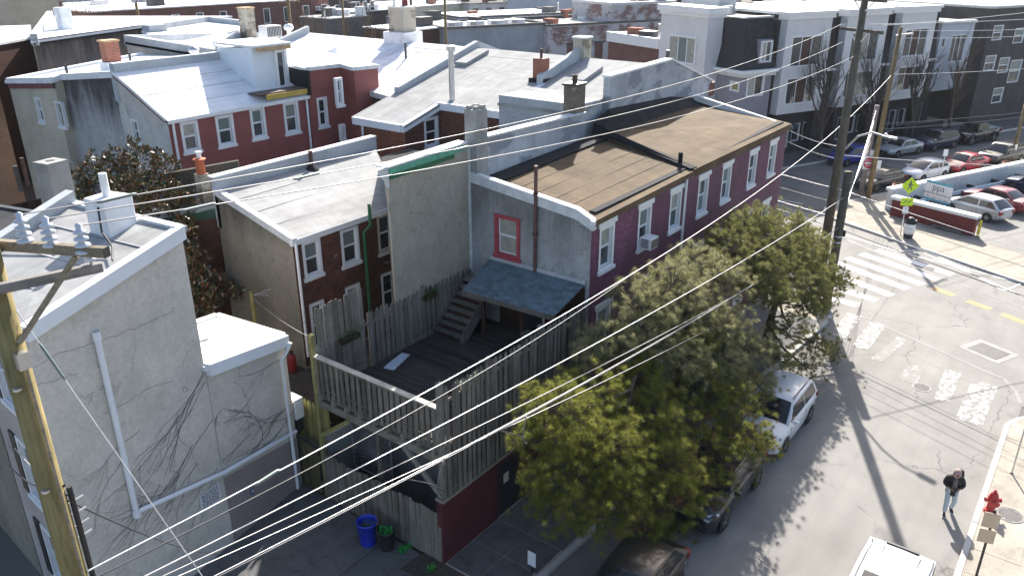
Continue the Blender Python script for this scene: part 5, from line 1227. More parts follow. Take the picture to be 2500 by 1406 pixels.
# corner house with mansard
K = House('townhouse', 'lilac grey corner townhouse with black shingled mansard and white cornice pier', [ST2(49.4, 50.0), ST2(52.9, 50.0), ST2(52.9, 60.0), ST2(49.4, 60.0)], [7.5]*4, [m_lilac, m_lilac, m_lilac, m_lilac])
K.win(0, (1826, 178), (1862, 234), casing=m_white, cw=0.16, sill=False, style='pair', lo=m_curtain); K.win(3, (1783, 197), (1804, 226), casing=m_white, cw=0.16, sill=False, style='fixed', lo=m_mossywood)
K.build_walls(); kr = K.root
mb = MB(); lo4 = [ST2(49.2, 49.8), ST2(53.0, 49.8), ST2(53.0, 60), ST2(49.2, 60)]; hi4 = [ST2(50.1, 50.7), ST2(53.0, 50.7), ST2(53.0, 60), ST2(50.1, 60)]
mb.add([(*q, 7.75) for q in lo4]+[(*q, 11.7) for q in hi4], [(0, 1, 5, 4), (3, 0, 4, 7), (4, 5, 6, 7)]); mans = mb.build('mansard', m_mansard, kr)
# shingle courses on the mansard front and side
for r in range(14):
    f0 = r/14; z = 7.75+3.95*f0
    for c in range(10):
        q0 = ST2(49.2+0.9*f0+(c+(0.5 if r % 2 else 0))*0.34, 49.8+0.9*f0-0.03)
        if 49.2+0.9*f0+(c+1.5)*0.34 > 52.9: continue
        q1 = ST2(49.2+0.9*f0+(c+0.93+(0.5 if r % 2 else 0))*0.34, 49.8+0.9*f0-0.03)
        e0 = N3*0.09
        MB().add([(*q0, z), (*q1, z), (q1[0]+e0[0], q1[1]+e0[1], z+0.32), (q0[0]+e0[0], q0[1]+e0[1], z+0.32)], [(0, 1, 2, 3)]).build('shingle', m_mansard, mans)
dmr = sbox(kr, 'dormer', m_lilac, 51.0, 52.4, 49.85, 51.0, 8.2, 10.1)
window(dmr, np.array(ST2(51.1, 49.73)), D3, -N3, 0, 1.2, 8.3, 10.0, casing=m_white, cw=0.08, sill=False, style='pair', lo=m_curtain, up=m_glass2)
sbox(kr, 'ledge', m_white, 48.9, 53.1, 49.4, 60.1, 7.5, 7.75); sbox(kr, 'ledge_band', m_cornice, 49.1, 53.0, 49.6, 60.1, 7.2, 7.5)
sbox(kr, 'roof', m_roofdirty, 50.1, 53.0, 50.7, 60.0, 11.7, 11.78); sbox(kr, 'roof_trim', m_white, 50.0, 53.0, 50.6, 50.8, 11.78, 11.9); sbox(kr, 'roof_room', m_panelgrey, 50.8, 52.8, 55.0, 59.9, 11.7, 13.0)
sbox(kr, 'roof_unit', m_metal, 51.0, 51.7, 54.2, 54.8, 11.75, 12.5)
pier = sbox(kr, 'pier', m_whitepanel, 47.9, 49.6, 52.9, 59.0, 0, 12.0); sbox(kr, 'pier_cornice', m_white, 47.6, 49.9, 52.6, 59.3, 12.0, 12.5); sbox(kr, 'pier_cornice', m_white, 47.75, 49.75, 52.75, 59.1, 11.7, 12.0)
for (za, zb) in ((7.8, 10.1), (4.2, 6.6)):
    window(pier, np.array(ST2(47.79, 58.6)), -N3, np.array([-D3[0], -D3[1]]), 0.9, 4.6, za, zb, casing=m_white, cw=0.14, sill=False, style='triple', lo=m_curtain, up=m_blind)
# blue grey cantilevered house
Gh = House('townhouse', 'blue grey house floating on a dark base beside the side lot', [ST2(75.4, 50.5), ST2(80.6, 50.5), ST2(80.6, 62), ST2(75.4, 62)], [10.4]*4, m_bluegrey, base=4.0)
Gh.winr(0, 1.9, 4.3, 6.6, 9.2, casing=m_white, cw=0.06, sill=False, style='triple', lo=m_glass2); Gh.winr(0, 0.45, 1.05, 8.1, 9.0, casing=m_white, cw=0.05, sill=False, style='fixed'); Gh.winr(0, 0.45, 1.05, 5.3, 6.2, casing=m_white, cw=0.05, sill=False, style='fixed')
Gh.build_walls(); Gh.roof(m_roofdirty, 0.15); Gh.rims([0, 3], m_white, 0.15, 0.2, 0.1, 0.15)
sbox(Gh.root, 'base', m_blackbrick, 75.8, 80.4, 53.5, 62, 0, 4.0); sbox(Gh.root, 'soffit', m_panelgrey, 75.4, 80.6, 50.5, 62, 3.9, 4.0)
# charcoal brick building
Db = House('apartment_building', 'charcoal brick building with tall narrow pale framed windows', [ST2(83.0, 50.5), ST2(110, 50.5), ST2(110, 66), ST2(83.0, 66)], [11.6]*4, m_greybrick)
for tl, br_ in [((2428, 63), (2443, 98)), ((2408, 137), (2425, 172)), ((2442, 142), (2458, 177)), ((2427, 216), (2443, 250)), ((2470, 148), (2484, 200)), ((2480, 70), (2495, 105))]: Db.win(0, tl, br_, casing=m_white, cw=0.07, sill=False, up=m_blind, lo=m_glass2)
Db.build_walls(); Db.roof(m_roofdirty, 0.1); Db.rims([0, 3], m_white, 0.1, 0.2, 0.05, 0.12)
# low walls and planters by the townhouse steps
lw = thing('low_wall', 'low dark brick wall before the last white townhouse', 'wall', ST(71, 48.6)); sbox(lw, 'wall', m_blackbrick, 69.5, 75.2, 48.2, 48.6, 0, 1.5); sbox(lw, 'cap', m_conc_dark, 69.4, 75.3, 48.1, 48.7, 1.5, 1.58)

# ================================================================== BACKGROUND TOWN
def bwin(h, i, cols, rows, s0, ds, z0, dz, w_=0.9, hh=1.6, **k):
    for c in range(cols):
        for r in range(rows): h.winr(i, s0+c*ds, s0+c*ds+w_, z0+r*dz, z0+r*dz+hh, **k)
fk = dict(casing=m_white, cw=0.07, sill=False, style='fixed', rec=0.06, lo=m_glass2)
def clutter(h, n):
    f = [np.array(q) for q in h.foot]; e1, e2 = f[1]-f[0], f[3]-f[0]; z = h.tops[0]
    for k in range(n):
        q = f[0]+e1*RND.uniform(.08, .92)+e2*RND.uniform(.1, .8); a, b, c = RND.uniform(.3, 1.1), RND.uniform(.3, .9), RND.uniform(.35, 1.2)
        if k % 3 == 2: MB().tube([(q[0], q[1], z-.1), (q[0], q[1], z+c+.3)], .12, 8).build('vent_pipe', m_metal, h.root)
        else: MB().box(q[0]-a, q[0]+a, q[1]-b, q[1]+b, z-.1, z+c).build('roof_box', RND.choice((m_metal, m_white, m_chimbrick, m_conc_dark, m_darkmetal)), h.root)
def vbox(label, xl, xr, y, v, depth, wallm, roofm, name='building', wins=None, par=None, cat='building'):
    a = AV(xl, y, v); b = AV(xr, y, v); z = (AV((xl+xr)/2, y, v))[2]
    h = House(name, label, [(a[0], v), (b[0], v), (b[0], v+depth), (a[0], v+depth)], [z]*4, wallm, cat=cat)
    if wins:
        wins = list(wins); wins[4] = wins[4] if wins[4] > 0 else z+wins[4]; bwin(h, 0, *wins, **fk)
    h.build_walls(); h.roof(roofm, 0.12); clutter(h, 5)
    if par: h.rims([0, 3], par, 0.1, 0.25, 0.1, 0.3)
    return h
m_tanbig = stucco('big tan render', (0.50, 0.46, 0.38), 0.15, 0.15)
vbox('huge blank tan rendered building at the edge of the roofs', -90, 143, -35, 80, 25, m_tanbig, m_roofwhite, cat='building')
hb = vbox('long dark red brick mill with white roof and arched windows', 215, 722, 14, 96, 18, m_brickfar, m_roofwhite, 'mill_building', (8, 1, 10.0, 3.4, -2.9, 3, 1.1, 2.0))
# stained party wall house and white roofs to the left
for i_, (pts, zt, wm, rm, lab) in enumerate([
    ([(80, 100), (342, 64), (560, 40), (120, 40)], [11.7, 11.7, 11.7, 11.9], stucco('brown stained stucco', (0.42, 0.36, 0.32), 0.4, 0.6, drip=(11.9, 3.5, 0.9)), m_roofwhite, 'white roofed house with stained brown wall and black flashing'),
    ([(350, 76), (428, 112), (512, 106), (600, 62), (510, 52)], [11.6, 11.2, 11.2, 11.5, 11.7], m_parapetgrey, m_roofwhite, 'low pale house with bright white roof beside the stained wall'),
    ([(-40, 112), (72, 92), (70, 62), (-40, 66)], [11.3, 11.3, 11.6, 11.6], m_brickdark, m_roofwhite, 'brick house with white parapet roof at the picture edge')]):
    foot = [tuple(AG(x, y, zz)[:2]) for (x, y), zz in zip(pts, zt)]
    h = House('row_house', lab, foot, zt, wm); h.build_walls(); h.roof(rm, 0.12)
    if i_ == 0:
        h.rims([0], m_tar, 0.1, 0.15, 0.25, 0.05, 'flashing'); h.rims([3], m_parapetgrey, 0.1, 0.3, 0.3, 0.4)
        q = AG(160, 66, 11.9); ck = chimney_part(h.root, q, 0.8, 0.9, 11.0, 13.2, m_roofwhite, None, pots=1)
        q = AG(372, 45, 11.8)
    if i_ == 1:
        h.rims([4, 3], m_parapetgrey, 0.1, 0.3, 0.1, 0.35); q = AG(378, 75, 11.6); MB().box(q[0]-0.7, q[0]+0.7, q[1]-0.5, q[1]+0.5, 11.3, 12.0).build('roof_hatch', m_parapetgrey, h.root, bevel=0.05)
        q = AG(605, 66, 11.6); ck = chimney_part(h.root, (q[0], q[1]), 0.9, 0.8, 10.8, 12.9, m_chimold, m_ply)
oc = House('row_house', 'tall brown stained stucco house behind the cream stucco house', [(9, 49.2), (18.6, 49.2), (19.8, 62), (9, 62)], [11.2, 11.2, 11.4, 11.4], m_stuccoorange); oc.build_walls(); oc.roof(m_roofdirty, 0.1); oc.rims([0], m_rust, 0.1, 0.1, 0.25, 0.05)
fr_ = thing('board_fence', 'dark board fence in the gap behind the black roofed house', 'fence', (14, 36, 2.2))
for i in range(16): MB().box(12.2+i*0.32, 12.5+i*0.32, 38.0, 38.05, 2.2, 6.6).build('board', m_darkwood, fr_)
# roof plant behind the red house
q = AG(660, 78, 11.9); t = thing('roof_unit', 'grey slatted air unit on the white roof behind the dormer', 'air conditioner', (q[0], q[1], 11.55)); MB().box(-.6, .6, -.45, .45, 0, .75).build('case', m_metal, t, True, bevel=.02)
for i in range(9): MB().box(-.56+i*.125, -.5+i*.125, -.462, -.45, .08, .68).build('slat', m_darkmetal, t, True)
q = AG(705, 72, 11.9); t = thing('turbine_vent', 'round white turbine vent on roof beside slatted air unit', 'vent', (q[0], q[1], 11.6)); MB().lathe([(.15, 0), (.15, .2), (.3, .28), (.34, .45), (.25, .6), (.02, .66)], n=16).build('head', m_white, t, True, True); MB().lathe([(.3, -.2), (.16, 0.02)], n=16).build('skirt', m_roofwhite, t, True)
# white roof field and ridge parapet running behind the dormer
wf = House('row_house', 'broad white roofed house with grey ridge parapet behind the dormer', [(26.7, 37.2), (30.6, 41.0), (42, 45.4), (42, 56), (26.7, 50)], [11.4, 11.6, 10.4, 10.4, 11.7], m_stuccowhite); wf.build_walls(); wf.roof(m_roofwhite, 0.1); wf.rims([3, 4], m_parapetgrey, 0.1, 0.3, 0.2, 0.4)
# faded brick wall, grey wall and the buildings beyond
m_faded = brickmat('whitewashed faded brick', (0.24, 0.13, 0.12), (0.20, 0.11, 0.10), (0.30, 0.26, 0.25), 1.6, (0.44, 0.44, 0.46), 0.35)
m_greywall = stucco('flat grey render', (0.36, 0.40, 0.44), 0.1, 0.2)
def tbox(label, xl, xr, y, t, depth, wallm, roofm, name='building', wins=None, rimm=None, cat='building'):
    a = AT(xl, y, t); b = AT(xr, y, t); z = AT((xl+xr)/2, y, t)[1]
    h = House(name, label, [ST2(a[0], t), ST2(b[0], t), ST2(b[0], t+depth), ST2(a[0], t+depth)], [z]*4, wallm, cat=cat)
    if wins: bwin(h, 0, *wins, **fk)
    h.build_walls(); h.roof(roofm, 0.1); clutter(h, 4)
    if rimm: h.rims([0, 1, 3], rimm, 0.12, 0.35, 0.05, 0.25)
    return h
fb = tbox('low faded brick building with bricked up windows and patchy whitewash', 1338, 1640, 58, 93, 16, m_faded, m_roofdirty, rimm=m_conc_dark)
p0, d, n, L = seg(*fb.e(0)); zt = fb.tops[0]
for k in (3.0, 7.5): MB().fbox((p0[0], p0[1], 0), (*d, 0), (*n, 0), (0, 0, 1), k, k+1.3, -0.1, 0.05, zt-4.6, zt-2.4).build('blocked_window', m_brickfar, fb.root)
for k in (2.8, 7.3): MB().fbox((p0[0], p0[1], 0), (*d, 0), (*n, 0), (0, 0, 1), k, k+1.7, -0.1, 0.14, zt-2.4, zt-2.2).build('lintel', m_darkmetal, fb.root)
fb2 = tbox('taller end of faded brick building with pale coping', 1497, 1650, 9, 92.9, 10, m_faded, m_roofdirty, rimm=m_whitedirty)
gwl = tbox('long grey rendered building with crumbling top and roof units', 1085, 1336, 66, 94, 20, m_greywall, m_roofgrey, rimm=m_conc_dark)
for k in range(4):
    p0, d, n, L = seg(*gwl.e(0)); q = p0+d*(2+k*3.0)-n*1.5; t = thing('roof_unit', 'white boxy roof unit on the grey rendered building', 'air conditioner', (q[0], q[1], gwl.tops[0]), math.atan2(d[1], d[0]), 'units on the grey rendered building')
    MB().box(-1, 1, -.6, .6, 0, .7).build('case', m_white, t, True, bevel=.03); MB().box(-1.02, -0.2, -.61, -.6, .1, .6).build('grille', m_metal, t, True)
tbox('flat concrete roofed building with mossy parapet behind the grey wall', 1120, 1412, 40, 104, 12, m_conc_dark, m_roofwhite, rimm=m_conc_dark)
tbox('tall blue grey blank wall beyond the faded brick', 1340, 1500, -25, 118, 14, m_bluegrey, m_roofwhite)
tbox('dark red brick block rising behind the corner townhouse', 1585, 1760, -40, 112, 20, m_brickdark, m_roofdirty)
rb = tbox('small red brick house with white cornice and white roof by the pier', 1614, 1708, 95, 66, 9, m_brickfar, m_roofwhite, 'row_house', (3, 1, 0.8, 1.5, 5.2, 3, 0.8, 1.7), cat='house'); rb.rims([0, 3], m_white, 0.3, 0.1, 0.9, 0.1, 'cornice')
vbox('dark brick block with rows of white windows behind the bare brush', 757, 800, -20, 100, 14, m_brickfar, m_roofdirty, wins=(3, 2, 0.8, 1.9, 3.2, 3.6, 0.8, 2.2)); vbox('black flat roofed workshop with small windows', 860, 1000, 24, 92, 10, m_blackbrick, m_roofwhite, wins=(3, 1, 0.8, 1.4, 9.0, 2, 0.8, .9)); vbox('low cream building with long white roof and vents', 1005, 1190, 10, 112, 16, m_stuccocream, m_roofwhite); vbox('charcoal box building beside the brick block', 800, 905, -30, 106, 10, m_greybrick, m_roofdirty)
vbox('grey weathered shed with a low roof before the black workshop', 805, 900, 42, 84, 6, m_conc_dark, m_roofgrey); vbox('white roofed single storey shed behind the big chimney', 1000, 1085, 70, 70, 8, m_brickdark, m_roofwhite)
# fields of far roofs up to the horizon line
FW_ = [(m_brickfar, 'red brick'), (m_stuccocream, 'cream'), (m_bluegrey, 'blue grey'), (m_greybrick, 'charcoal'), (m_stuccowhite, 'white rendered')]
FR_ = [(m_roofwhite, 'white'), (m_roofdirty, 'dull'), (m_roofblack, 'black')]
for k in range(70):
    az = rad(-38+76*((k*0.618) % 1.0)); dist = 125+185*((k*0.377) % 1.0)
    ca, sa = math.cos(az), math.sin(az); f = np.array([_c, _s])*ca+np.array([_s, -_c])*sa; c = f*dist
    wm, wn = FW_[k % 5]; rm, rn = FR_[(k//5) % 3]; w_, dp, h_ = RND.uniform(10, 22), RND.uniform(8, 14), RND.uniform(5, 9.5)
    e1 = D3 if k % 2 else np.array([1.0, 0.05]); e1 = e1/np.linalg.norm(e1); e2 = np.array([-e1[1], e1[0]])
    foot = [tuple(c), tuple(c+e1*w_), tuple(c+e1*w_+e2*dp), tuple(c+e2*dp)]
    h = House('far_building', '%s building with %s flat roof far off beyond the rows' % (wn, rn), foot, [h_]*4, wm, cat='building', group='far %s buildings with %s roofs' % (wn, rn))
    for c_ in range(int(w_/3)):
        for r_ in range(int(h_/3.2)): MB().fbox((foot[0][0], foot[0][1], 0), (*e1, 0), (-e2[0], -e2[1], 0), (0, 0, 1), 0.8+c_*3, 2.0+c_*3, -0.05, 0.06, 1.2+r_*3.1, 2.8+r_*3.1).build('window', m_glass2, h.root)
    h.build_walls(); h.roof(rm, 0.1); clutter(h, 4)

# ================================================================== BARE TREES
m_bark = plain('grey bark', (0.075, 0.062, 0.055), 0.9, var=0.3, nscale=8)
m_barkw = plain('brown twig bark', (0.12, 0.085, 0.062), 0.9, var=0.3, nscale=8)
def bare_mesh(seed, h, r0, mat, vase=0.45, gens=5, minr=0.006, start=0.22):
    rn = random.Random(seed); tr_, cr = MB(), MB(); cnt = [0]
    def grow(p, d, L, r, g):
        if g > gens or r < minr or cnt[0] > 4200: return
        cnt[0] += 1; k = 4; pts = [p]; dd = d.copy()
        for i in range(k):
            dd = dd+np.array([rn.uniform(-.1, .1), rn.uniform(-.1, .1), 0.08]); dd /= np.linalg.norm(dd); pts.append(pts[-1]+dd*L/k)
        rs = [r*(1-0.45*i/k) for i in range(k+1)]; (tr_ if g == 0 else cr).tube(pts, rs, 7 if g < 2 else 3, False)
        nb = 13 if g == 0 else rn.randint(4, 6)
        for j in range(nb):
            f = rn.uniform(start if g == 0 else 0.2, 1.0); i = min(int(f*k), k-1); q = pts[i]+(pts[i+1]-pts[i])*(f*k-i); a = rn.uniform(0, 6.28); e = rn.uniform(0.25, vase+0.2)
            x = np.cross(dd, [0.3, 0.2, 1.0]); x /= np.linalg.norm(x); y = np.cross(dd, x); nd = dd*math.cos(e)+(x*math.cos(a)+y*math.sin(a))*math.sin(e); grow(q, nd, L*rn.uniform(.42, .68), rs[i]*rn.uniform(.42, .62), g+1)
    grow(np.zeros(3), np.array([0.02, 0.01, 1.0]), h*0.62, r0, 0)
    return tr_, cr
def bare_tree(label, x, y, z, h, r0, seed, mat, **k):
    t = thing('bare_tree', label, 'tree', (x, y, z)); a, b = bare_mesh(seed, h, r0, mat, **k); a.build('trunk', mat, t, True, True); b.build('crown', mat, t, True, True); return t
for (s_, t_, h_, sd, lab, mt) in [(57.0, 47.3, 10.0, 3, 'bare upright street tree before the first white townhouse', m_bark), (63.6, 47.3, 9.8, 5, 'bare upright street tree before the middle white townhouse', m_bark), (69.6, 47.4, 9.6, 8, 'bare upright street tree before the last white townhouse', m_bark), (76.6, 48.4, 9.0, 21, 'tan twigged bare tree standing by the side lot', m_barkw)]:
    p = ST(s_, t_); bare_tree(lab, p[0], p[1], 0.1, h_, 0.16, sd, mt, vase=0.40, minr=0.0055, gens=5, start=.16)
for k, (x, y, v_, h_) in enumerate([(170, 45, 84, 9), (225, 40, 86, 8), (700, 62, 60, 8), (770, 68, 62, 8), (850, 75, 64, 7), (920, 80, 66, 6), (1165, 60, 88, 7)]):
    q = AV(x, y, v_); bare_tree(['leafless tree beside the huge tan building', 'leafless tree at the end of the brick mill', 'leafless tree rising over the turbine vent', 'leafless tree before the brick block with white windows', 'leafless tree before the charcoal box building', 'leafless tree behind the brilliant white sheet roof', 'leafless tree on the roof line of the grey rendered building'][k], q[0], v_, 0.0, max(q[2]+2.5, 7), 0.2, 40+k, m_barkw, vase=0.7, gens=4, minr=0.012)['group'] = 'leafless brush between far roofs'
# ================================================================== EVERGREENS
def needles_mat(key, c1, c2, trans=0.35):
    g = NG(key); n = g.noise(g.pos(), 1.3, 4, 0.6); n2 = g.noise(g.pos(), 14, 3)
    col = g.ramp(n, [(0.35, (*c1, 1)), (0.65, (*c2, 1))]); col = g.mix(0.6, col, g.ramp(n2, [(0.3, G4(0.6)), (0.7, G4(1.25))]), 'MULTIPLY')
    g.base(col); g.rough(0.42); g.b.inputs['Specular IOR Level'].default_value = 0.45
    tr_ = g.n('ShaderNodeBsdfTranslucent'); g.l(col, tr_.inputs[0]); mx = g.n('ShaderNodeMixShader'); mx.inputs[0].default_value = trans
    g.l(g.b.outputs[0], mx.inputs[1]); g.l(tr_.outputs[0], mx.inputs[2]); g.l(mx.outputs[0], g.t.nodes['Material Output'].inputs[0])
    return g.done(key)
def tri_mesh(name, V_, nper, mat):
    """V_: (n, nper, 3) separate polygons"""
    n = V_.shape[0]; me = bpy.data.meshes.new(name); me.vertices.add(n*nper); me.vertices.foreach_set('co', V_.reshape(-1).astype(np.float32))
    me.loops.add(n*nper); me.loops.foreach_set('vertex_index', np.arange(n*nper, dtype=np.int32)); me.polygons.add(n)
    me.polygons.foreach_set('loop_start', np.arange(0, n*nper, nper, dtype=np.int32)); me.polygons.foreach_set('loop_total', np.full(n, nper, dtype=np.int32))
    me.update(); me.validate(); me.materials.append(mat); return me
def frames(ax, rng):
    ax = ax/np.linalg.norm(ax, axis=1, keepdims=True); r = rng.normal(size=ax.shape); x = np.cross(ax, r); x /= np.linalg.norm(x, axis=1, keepdims=True); return x, np.cross(ax, x), ax
def tufts(P_, A_, rng, nn=110, L=0.19, w_=0.0056):
    n = len(P_); X, Y, Z = frames(A_, rng)
    th = rng.uniform(0, 2*np.pi, (n, nn)); el = np.radians(rng.uniform(6, 95, (n, nn))); along = rng.uniform(-0.06, 0.02, (n, nn)); ln = L*rng.uniform(0.75, 1.1, (n, nn))*rng.uniform(0.85, 1.2, (n, 1))
    dx = np.cos(th)*np.sin(el); dy = np.sin(th)*np.sin(el); dz = np.cos(el)
    D = X[:, None]*dx[..., None]+Y[:, None]*dy[..., None]+Z[:, None]*dz[..., None]
    B = P_[:, None]+Z[:, None]*along[..., None]
    S = np.cross(D, rng.normal(size=D.shape)); S /= np.linalg.norm(S, axis=2, keepdims=True)
    droop = np.array([0, 0, -0.018])
    V_ = np.stack([B-S*w_/2, B+S*w_/2, B+D*ln[..., None]+droop], axis=2)
    return V_.reshape(-1, 3, 3)
def pine(label, base, lobes, mat, seed, tr=0.2, dens=42, dead=None, top=None):
    rng = np.random.default_rng(seed); rn = random.Random(seed)
    t = thing('pine_tree', label, 'tree', (base[0], base[1], KZ))
    base = np.array([base[0], base[1], KZ]); C_ = [(np.array(AV(x, y, v)), r*1.12) for x, y, v, r in lobes]
    zt = max(c[2]-r*0.2 for c, r in C_); ctr = np.mean([c for c, r in C_], axis=0)
    topp = np.array([ctr[0]*0.6+base[0]*0.4, ctr[1]*0.6+base[1]*0.4, zt])
    tp = [base+(topp-base)*f+np.array([math.sin(f*5)*0.12, math.cos(f*4)*0.1, 0])*(f > 0) for f in np.linspace(0, 1, 9)]
    MB().tube(tp, [tr*(1-0.8*i/8) for i in range(9)], 10).build('trunk', m_pinebark, t, False, True)
    br_, TP, TA, DP, DA = MB(), [], [], [], []
    for c, r in C_:
        f = min(max((c[2]-r*0.6-base[2])/(zt-base[2]), 0.18), 0.92); k = f*8; i = int(k); a = tp[i]+(tp[min(i+1, 8)]-tp[i])*(k-i)
        mid = (a+c)/2+np.array([0, 0, -0.12*np.linalg.norm(c-a)*0.5]); L_ = np.linalg.norm(c-a); r0 = 0.022+0.010*L_
        br_.tube([a, mid, c], [r0, r0*0.8, r0*0.5], 6, False)
        nt_ = int(dens*1.75*r*r)
        for q in range(nt_):
            while True:
                d = rng.normal(size=3); d /= np.linalg.norm(d)
                if d[2] > -0.55 or rng.random() < 0.25: break
            rr_ = r*rng.uniform(0.62, 1.15); p = c+d*rr_*np.array([1.1, 1.1, 0.85]); s_ = c+d*r*0.15
            m_ = (s_+p)/2+np.array([0, 0, -0.06]); br_.tube([s_, m_, p], [0.016, 0.011, 0.006], 4, False)
            ax = d*0.7+np.array([0, 0, 0.75])+rng.normal(size=3)*0.25; ax /= np.linalg.norm(ax)
            tgt = (DP, DA) if (dead and (p[2] < dead) and rng.random() < 0.22) else (TP, TA)
            tgt[0].append(p); tgt[1].append(ax)
            for e in range(2):
                o = rng.normal(size=3)*0.24; tgt[0].append(p-(p-s_)*rng.uniform(0.1, 0.4)+o); a2 = ax+rng.normal(size=3)*0.5; tgt[1].append(a2/np.linalg.norm(a2))
    br_.build('branches', m_pinebark, t, False, True)
    o = link('crown', tri_mesh('crown', tufts(np.array(TP), np.array(TA), rng), 3, mat), None, t); tag(o, kind='stuff')
    if DP: o = link('dead_needles', tri_mesh('dead_needles', tufts(np.array(DP), np.array(DA), rng, 26), 3, m_deadneedle), None, t); tag(o, kind='stuff')
    return t
m_pinebark = plain('pine bark', (0.075, 0.055, 0.045), 0.9, var=0.4, nscale=9, bump=0.4)
m_deadneedle = needles_mat('dead needles', (0.16, 0.06, 0.02), (0.24, 0.10, 0.04), 0.2)
m_needle1 = needles_mat('yellow green needles', (0.15, 0.175, 0.03), (0.30, 0.30, 0.06), 0.55)
m_needle2 = needles_mat('silvery green needles', (0.22, 0.23, 0.105), (0.40, 0.38, 0.20), 0.5)
m_needle3 = needles_mat('dull green needles', (0.16, 0.175, 0.05), (0.29, 0.28, 0.10), 0.5)
pine('bushy yellow green pine nearest the deck fence', (18.7, 10.75),
     [(1365, 1000, 10.3, .8), (1330, 1075, 10.2, .7), (1440, 960, 10.6, .9), (1540, 930, 10.4, 1.0), (1660, 850, 10.2, .95), (1730, 830, 10.0, .8), (1460, 1080, 9.6, 1.1), (1580, 1030, 9.4, 1.15), (1700, 960, 9.3, 1.1), (1790, 960, 8.6, .9), (1600, 1130, 8.6, 1.1), (1710, 1090, 8.3, 1.1), (1800, 1060, 7.6, .9), (1862, 1085, 7.0, .55), (1400, 1180, 9.6, .9), (1295, 1160, 10.4, .35), (1500, 1200, 8.9, 1.0), (1620, 1220, 8.2, .95), (1720, 1185, 7.7, .8), (1460, 1265, 9.0, .7), (1560, 1290, 8.4, .75), (1660, 1285, 8.0, .6), (1820, 1140, 7.2, .5), (1345, 1235, 9.9, .55)], m_needle1, 5, 0.2, 46, dead=3.2)
pine('pale silvery pine between the yellow pine and corner pine', (24.0, 10.7),
     [(1560, 740, 11.0, .9), (1490, 830, 11.2, .8), (1440, 865, 11.3, .5), (1640, 700, 10.7, 1.0), (1580, 820, 10.5, 1.0), (1690, 780, 10.2, 1.05), (1760, 680, 10.3, .9), (1650, 880, 9.8, .9), (1760, 790, 9.6, .9), (1750, 890, 9.2, .95), (1830, 850, 8.8, .7), (1840, 930, 8.4, .7), (1770, 980, 8.6, .8), (1690, 640, 11.0, .7)], m_needle2, 9, 0.2, 46)
pine('dark twisted pine at the street corner beside the utility poles', (33.2, 10.4),
     [(1770, 610, 11.0, .9), (1850, 560, 10.8, 1.0), (1930, 565, 10.3, .9), (1985, 600, 9.8, .75), (1830, 640, 10.3, 1.0), (1900, 640, 9.9, 1.05), (1960, 660, 9.4, .95), (2010, 680, 8.8, .85), (2055, 690, 8.4, .45), (1880, 720, 9.2, .7), (1960, 745, 8.7, .7), (2010, 755, 8.5, .5), (1990, 835, 7.9, .55), (1930, 800, 8.3, .5), (2030, 860, 7.7, .45), (1960, 890, 7.8, .6), (1900, 880, 8.2, .55), (1735, 650, 11.0, .55), (1800, 565, 11.2, .8), (1890, 600, 10.5, 1.0), (1950, 615, 10.0, .9), (1840, 700, 9.8, .9), (1910, 690, 9.3, .9), (1985, 720, 8.6, .7), (1990, 640, 9.3, .8)], m_needle3, 13, 0.2, 46, dead=2.6)
# big leaved evergreen behind the ivy house
def magnolia(label, base, lobes, seed):
    rng = np.random.default_rng(seed); t = thing('magnolia_tree', label, 'tree', (base[0], base[1], 0.0)); C_ = [(np.array(AV(x, y, v)), r) for x, y, v, r in lobes]
    b = np.array([base[0], base[1], 0.0]); MB().tube([b, b+np.array([0.1, 0.1, 2.5]), b+np.array([0.0, 0.4, 5.0]), b+np.array([-0.2, 1.0, 7.0])], [0.22, 0.18, 0.13, 0.07], 9).build('trunk', m_bark, t, False, True)
    br_ = MB(); P_, A_ = [], []
    for c, r in C_:
        a = b+np.array([0, 0.3, max(1.5, min(c[2]-1.2, 6.0))]); br_.tube([a, (a+c)/2, c], [0.06, 0.04, 0.02], 5, False)
        for q in range(int(62*r*r)):
            d = rng.normal(size=3); d /= np.linalg.norm(d); p = c+d*r*rng.uniform(0.55, 1.08); br_.tube([c+d*r*0.3, p], [0.012, 0.006], 3, False)
            for k in range(16):
                ax = d*0.5+rng.normal(size=3)*0.6+np.array([0, 0, 0.45]); P_.append(p+rng.normal(size=3)*0.07); A_.append(ax)
    br_.build('branches', m_bark, t, False, True)
    P_ = np.array(P_); X, Y, Z = frames(np.array(A_), rng); L_ = rng.uniform(0.13, 0.22, (len(P_), 1)); w_ = L_*0.22
    V_ = np.stack([P_, P_+Z*L_*0.35+X*w_+Y*0.012, P_+Z*L_*0.75+X*w_*0.75+Y*0.008, P_+Z*L_-Y*0.02, P_+Z*L_*0.75-X*w_*0.75+Y*0.008, P_+Z*L_*0.35-X*w_+Y*0.012], axis=1)
    g = NG('magnolia leaf'); ge = g.n('ShaderNodeNewGeometry'); n = g.noise(g.pos(), 6, 3)
    col = g.mix(ge.outputs['Backfacing'], g.ramp(n, [(0.35, (0.03, 0.05, 0.015, 1)), (0.7, (0.085, 0.10, 0.03, 1))]), (0.15, 0.07, 0.03, 1)); g.base(col); g.rough(0.24); g.b.inputs['Specular IOR Level'].default_value = 0.9
    o = link('crown', tri_mesh('crown', V_, 6, g.done('magnolia leaf')), None, t); tag(o, kind='stuff'); return t
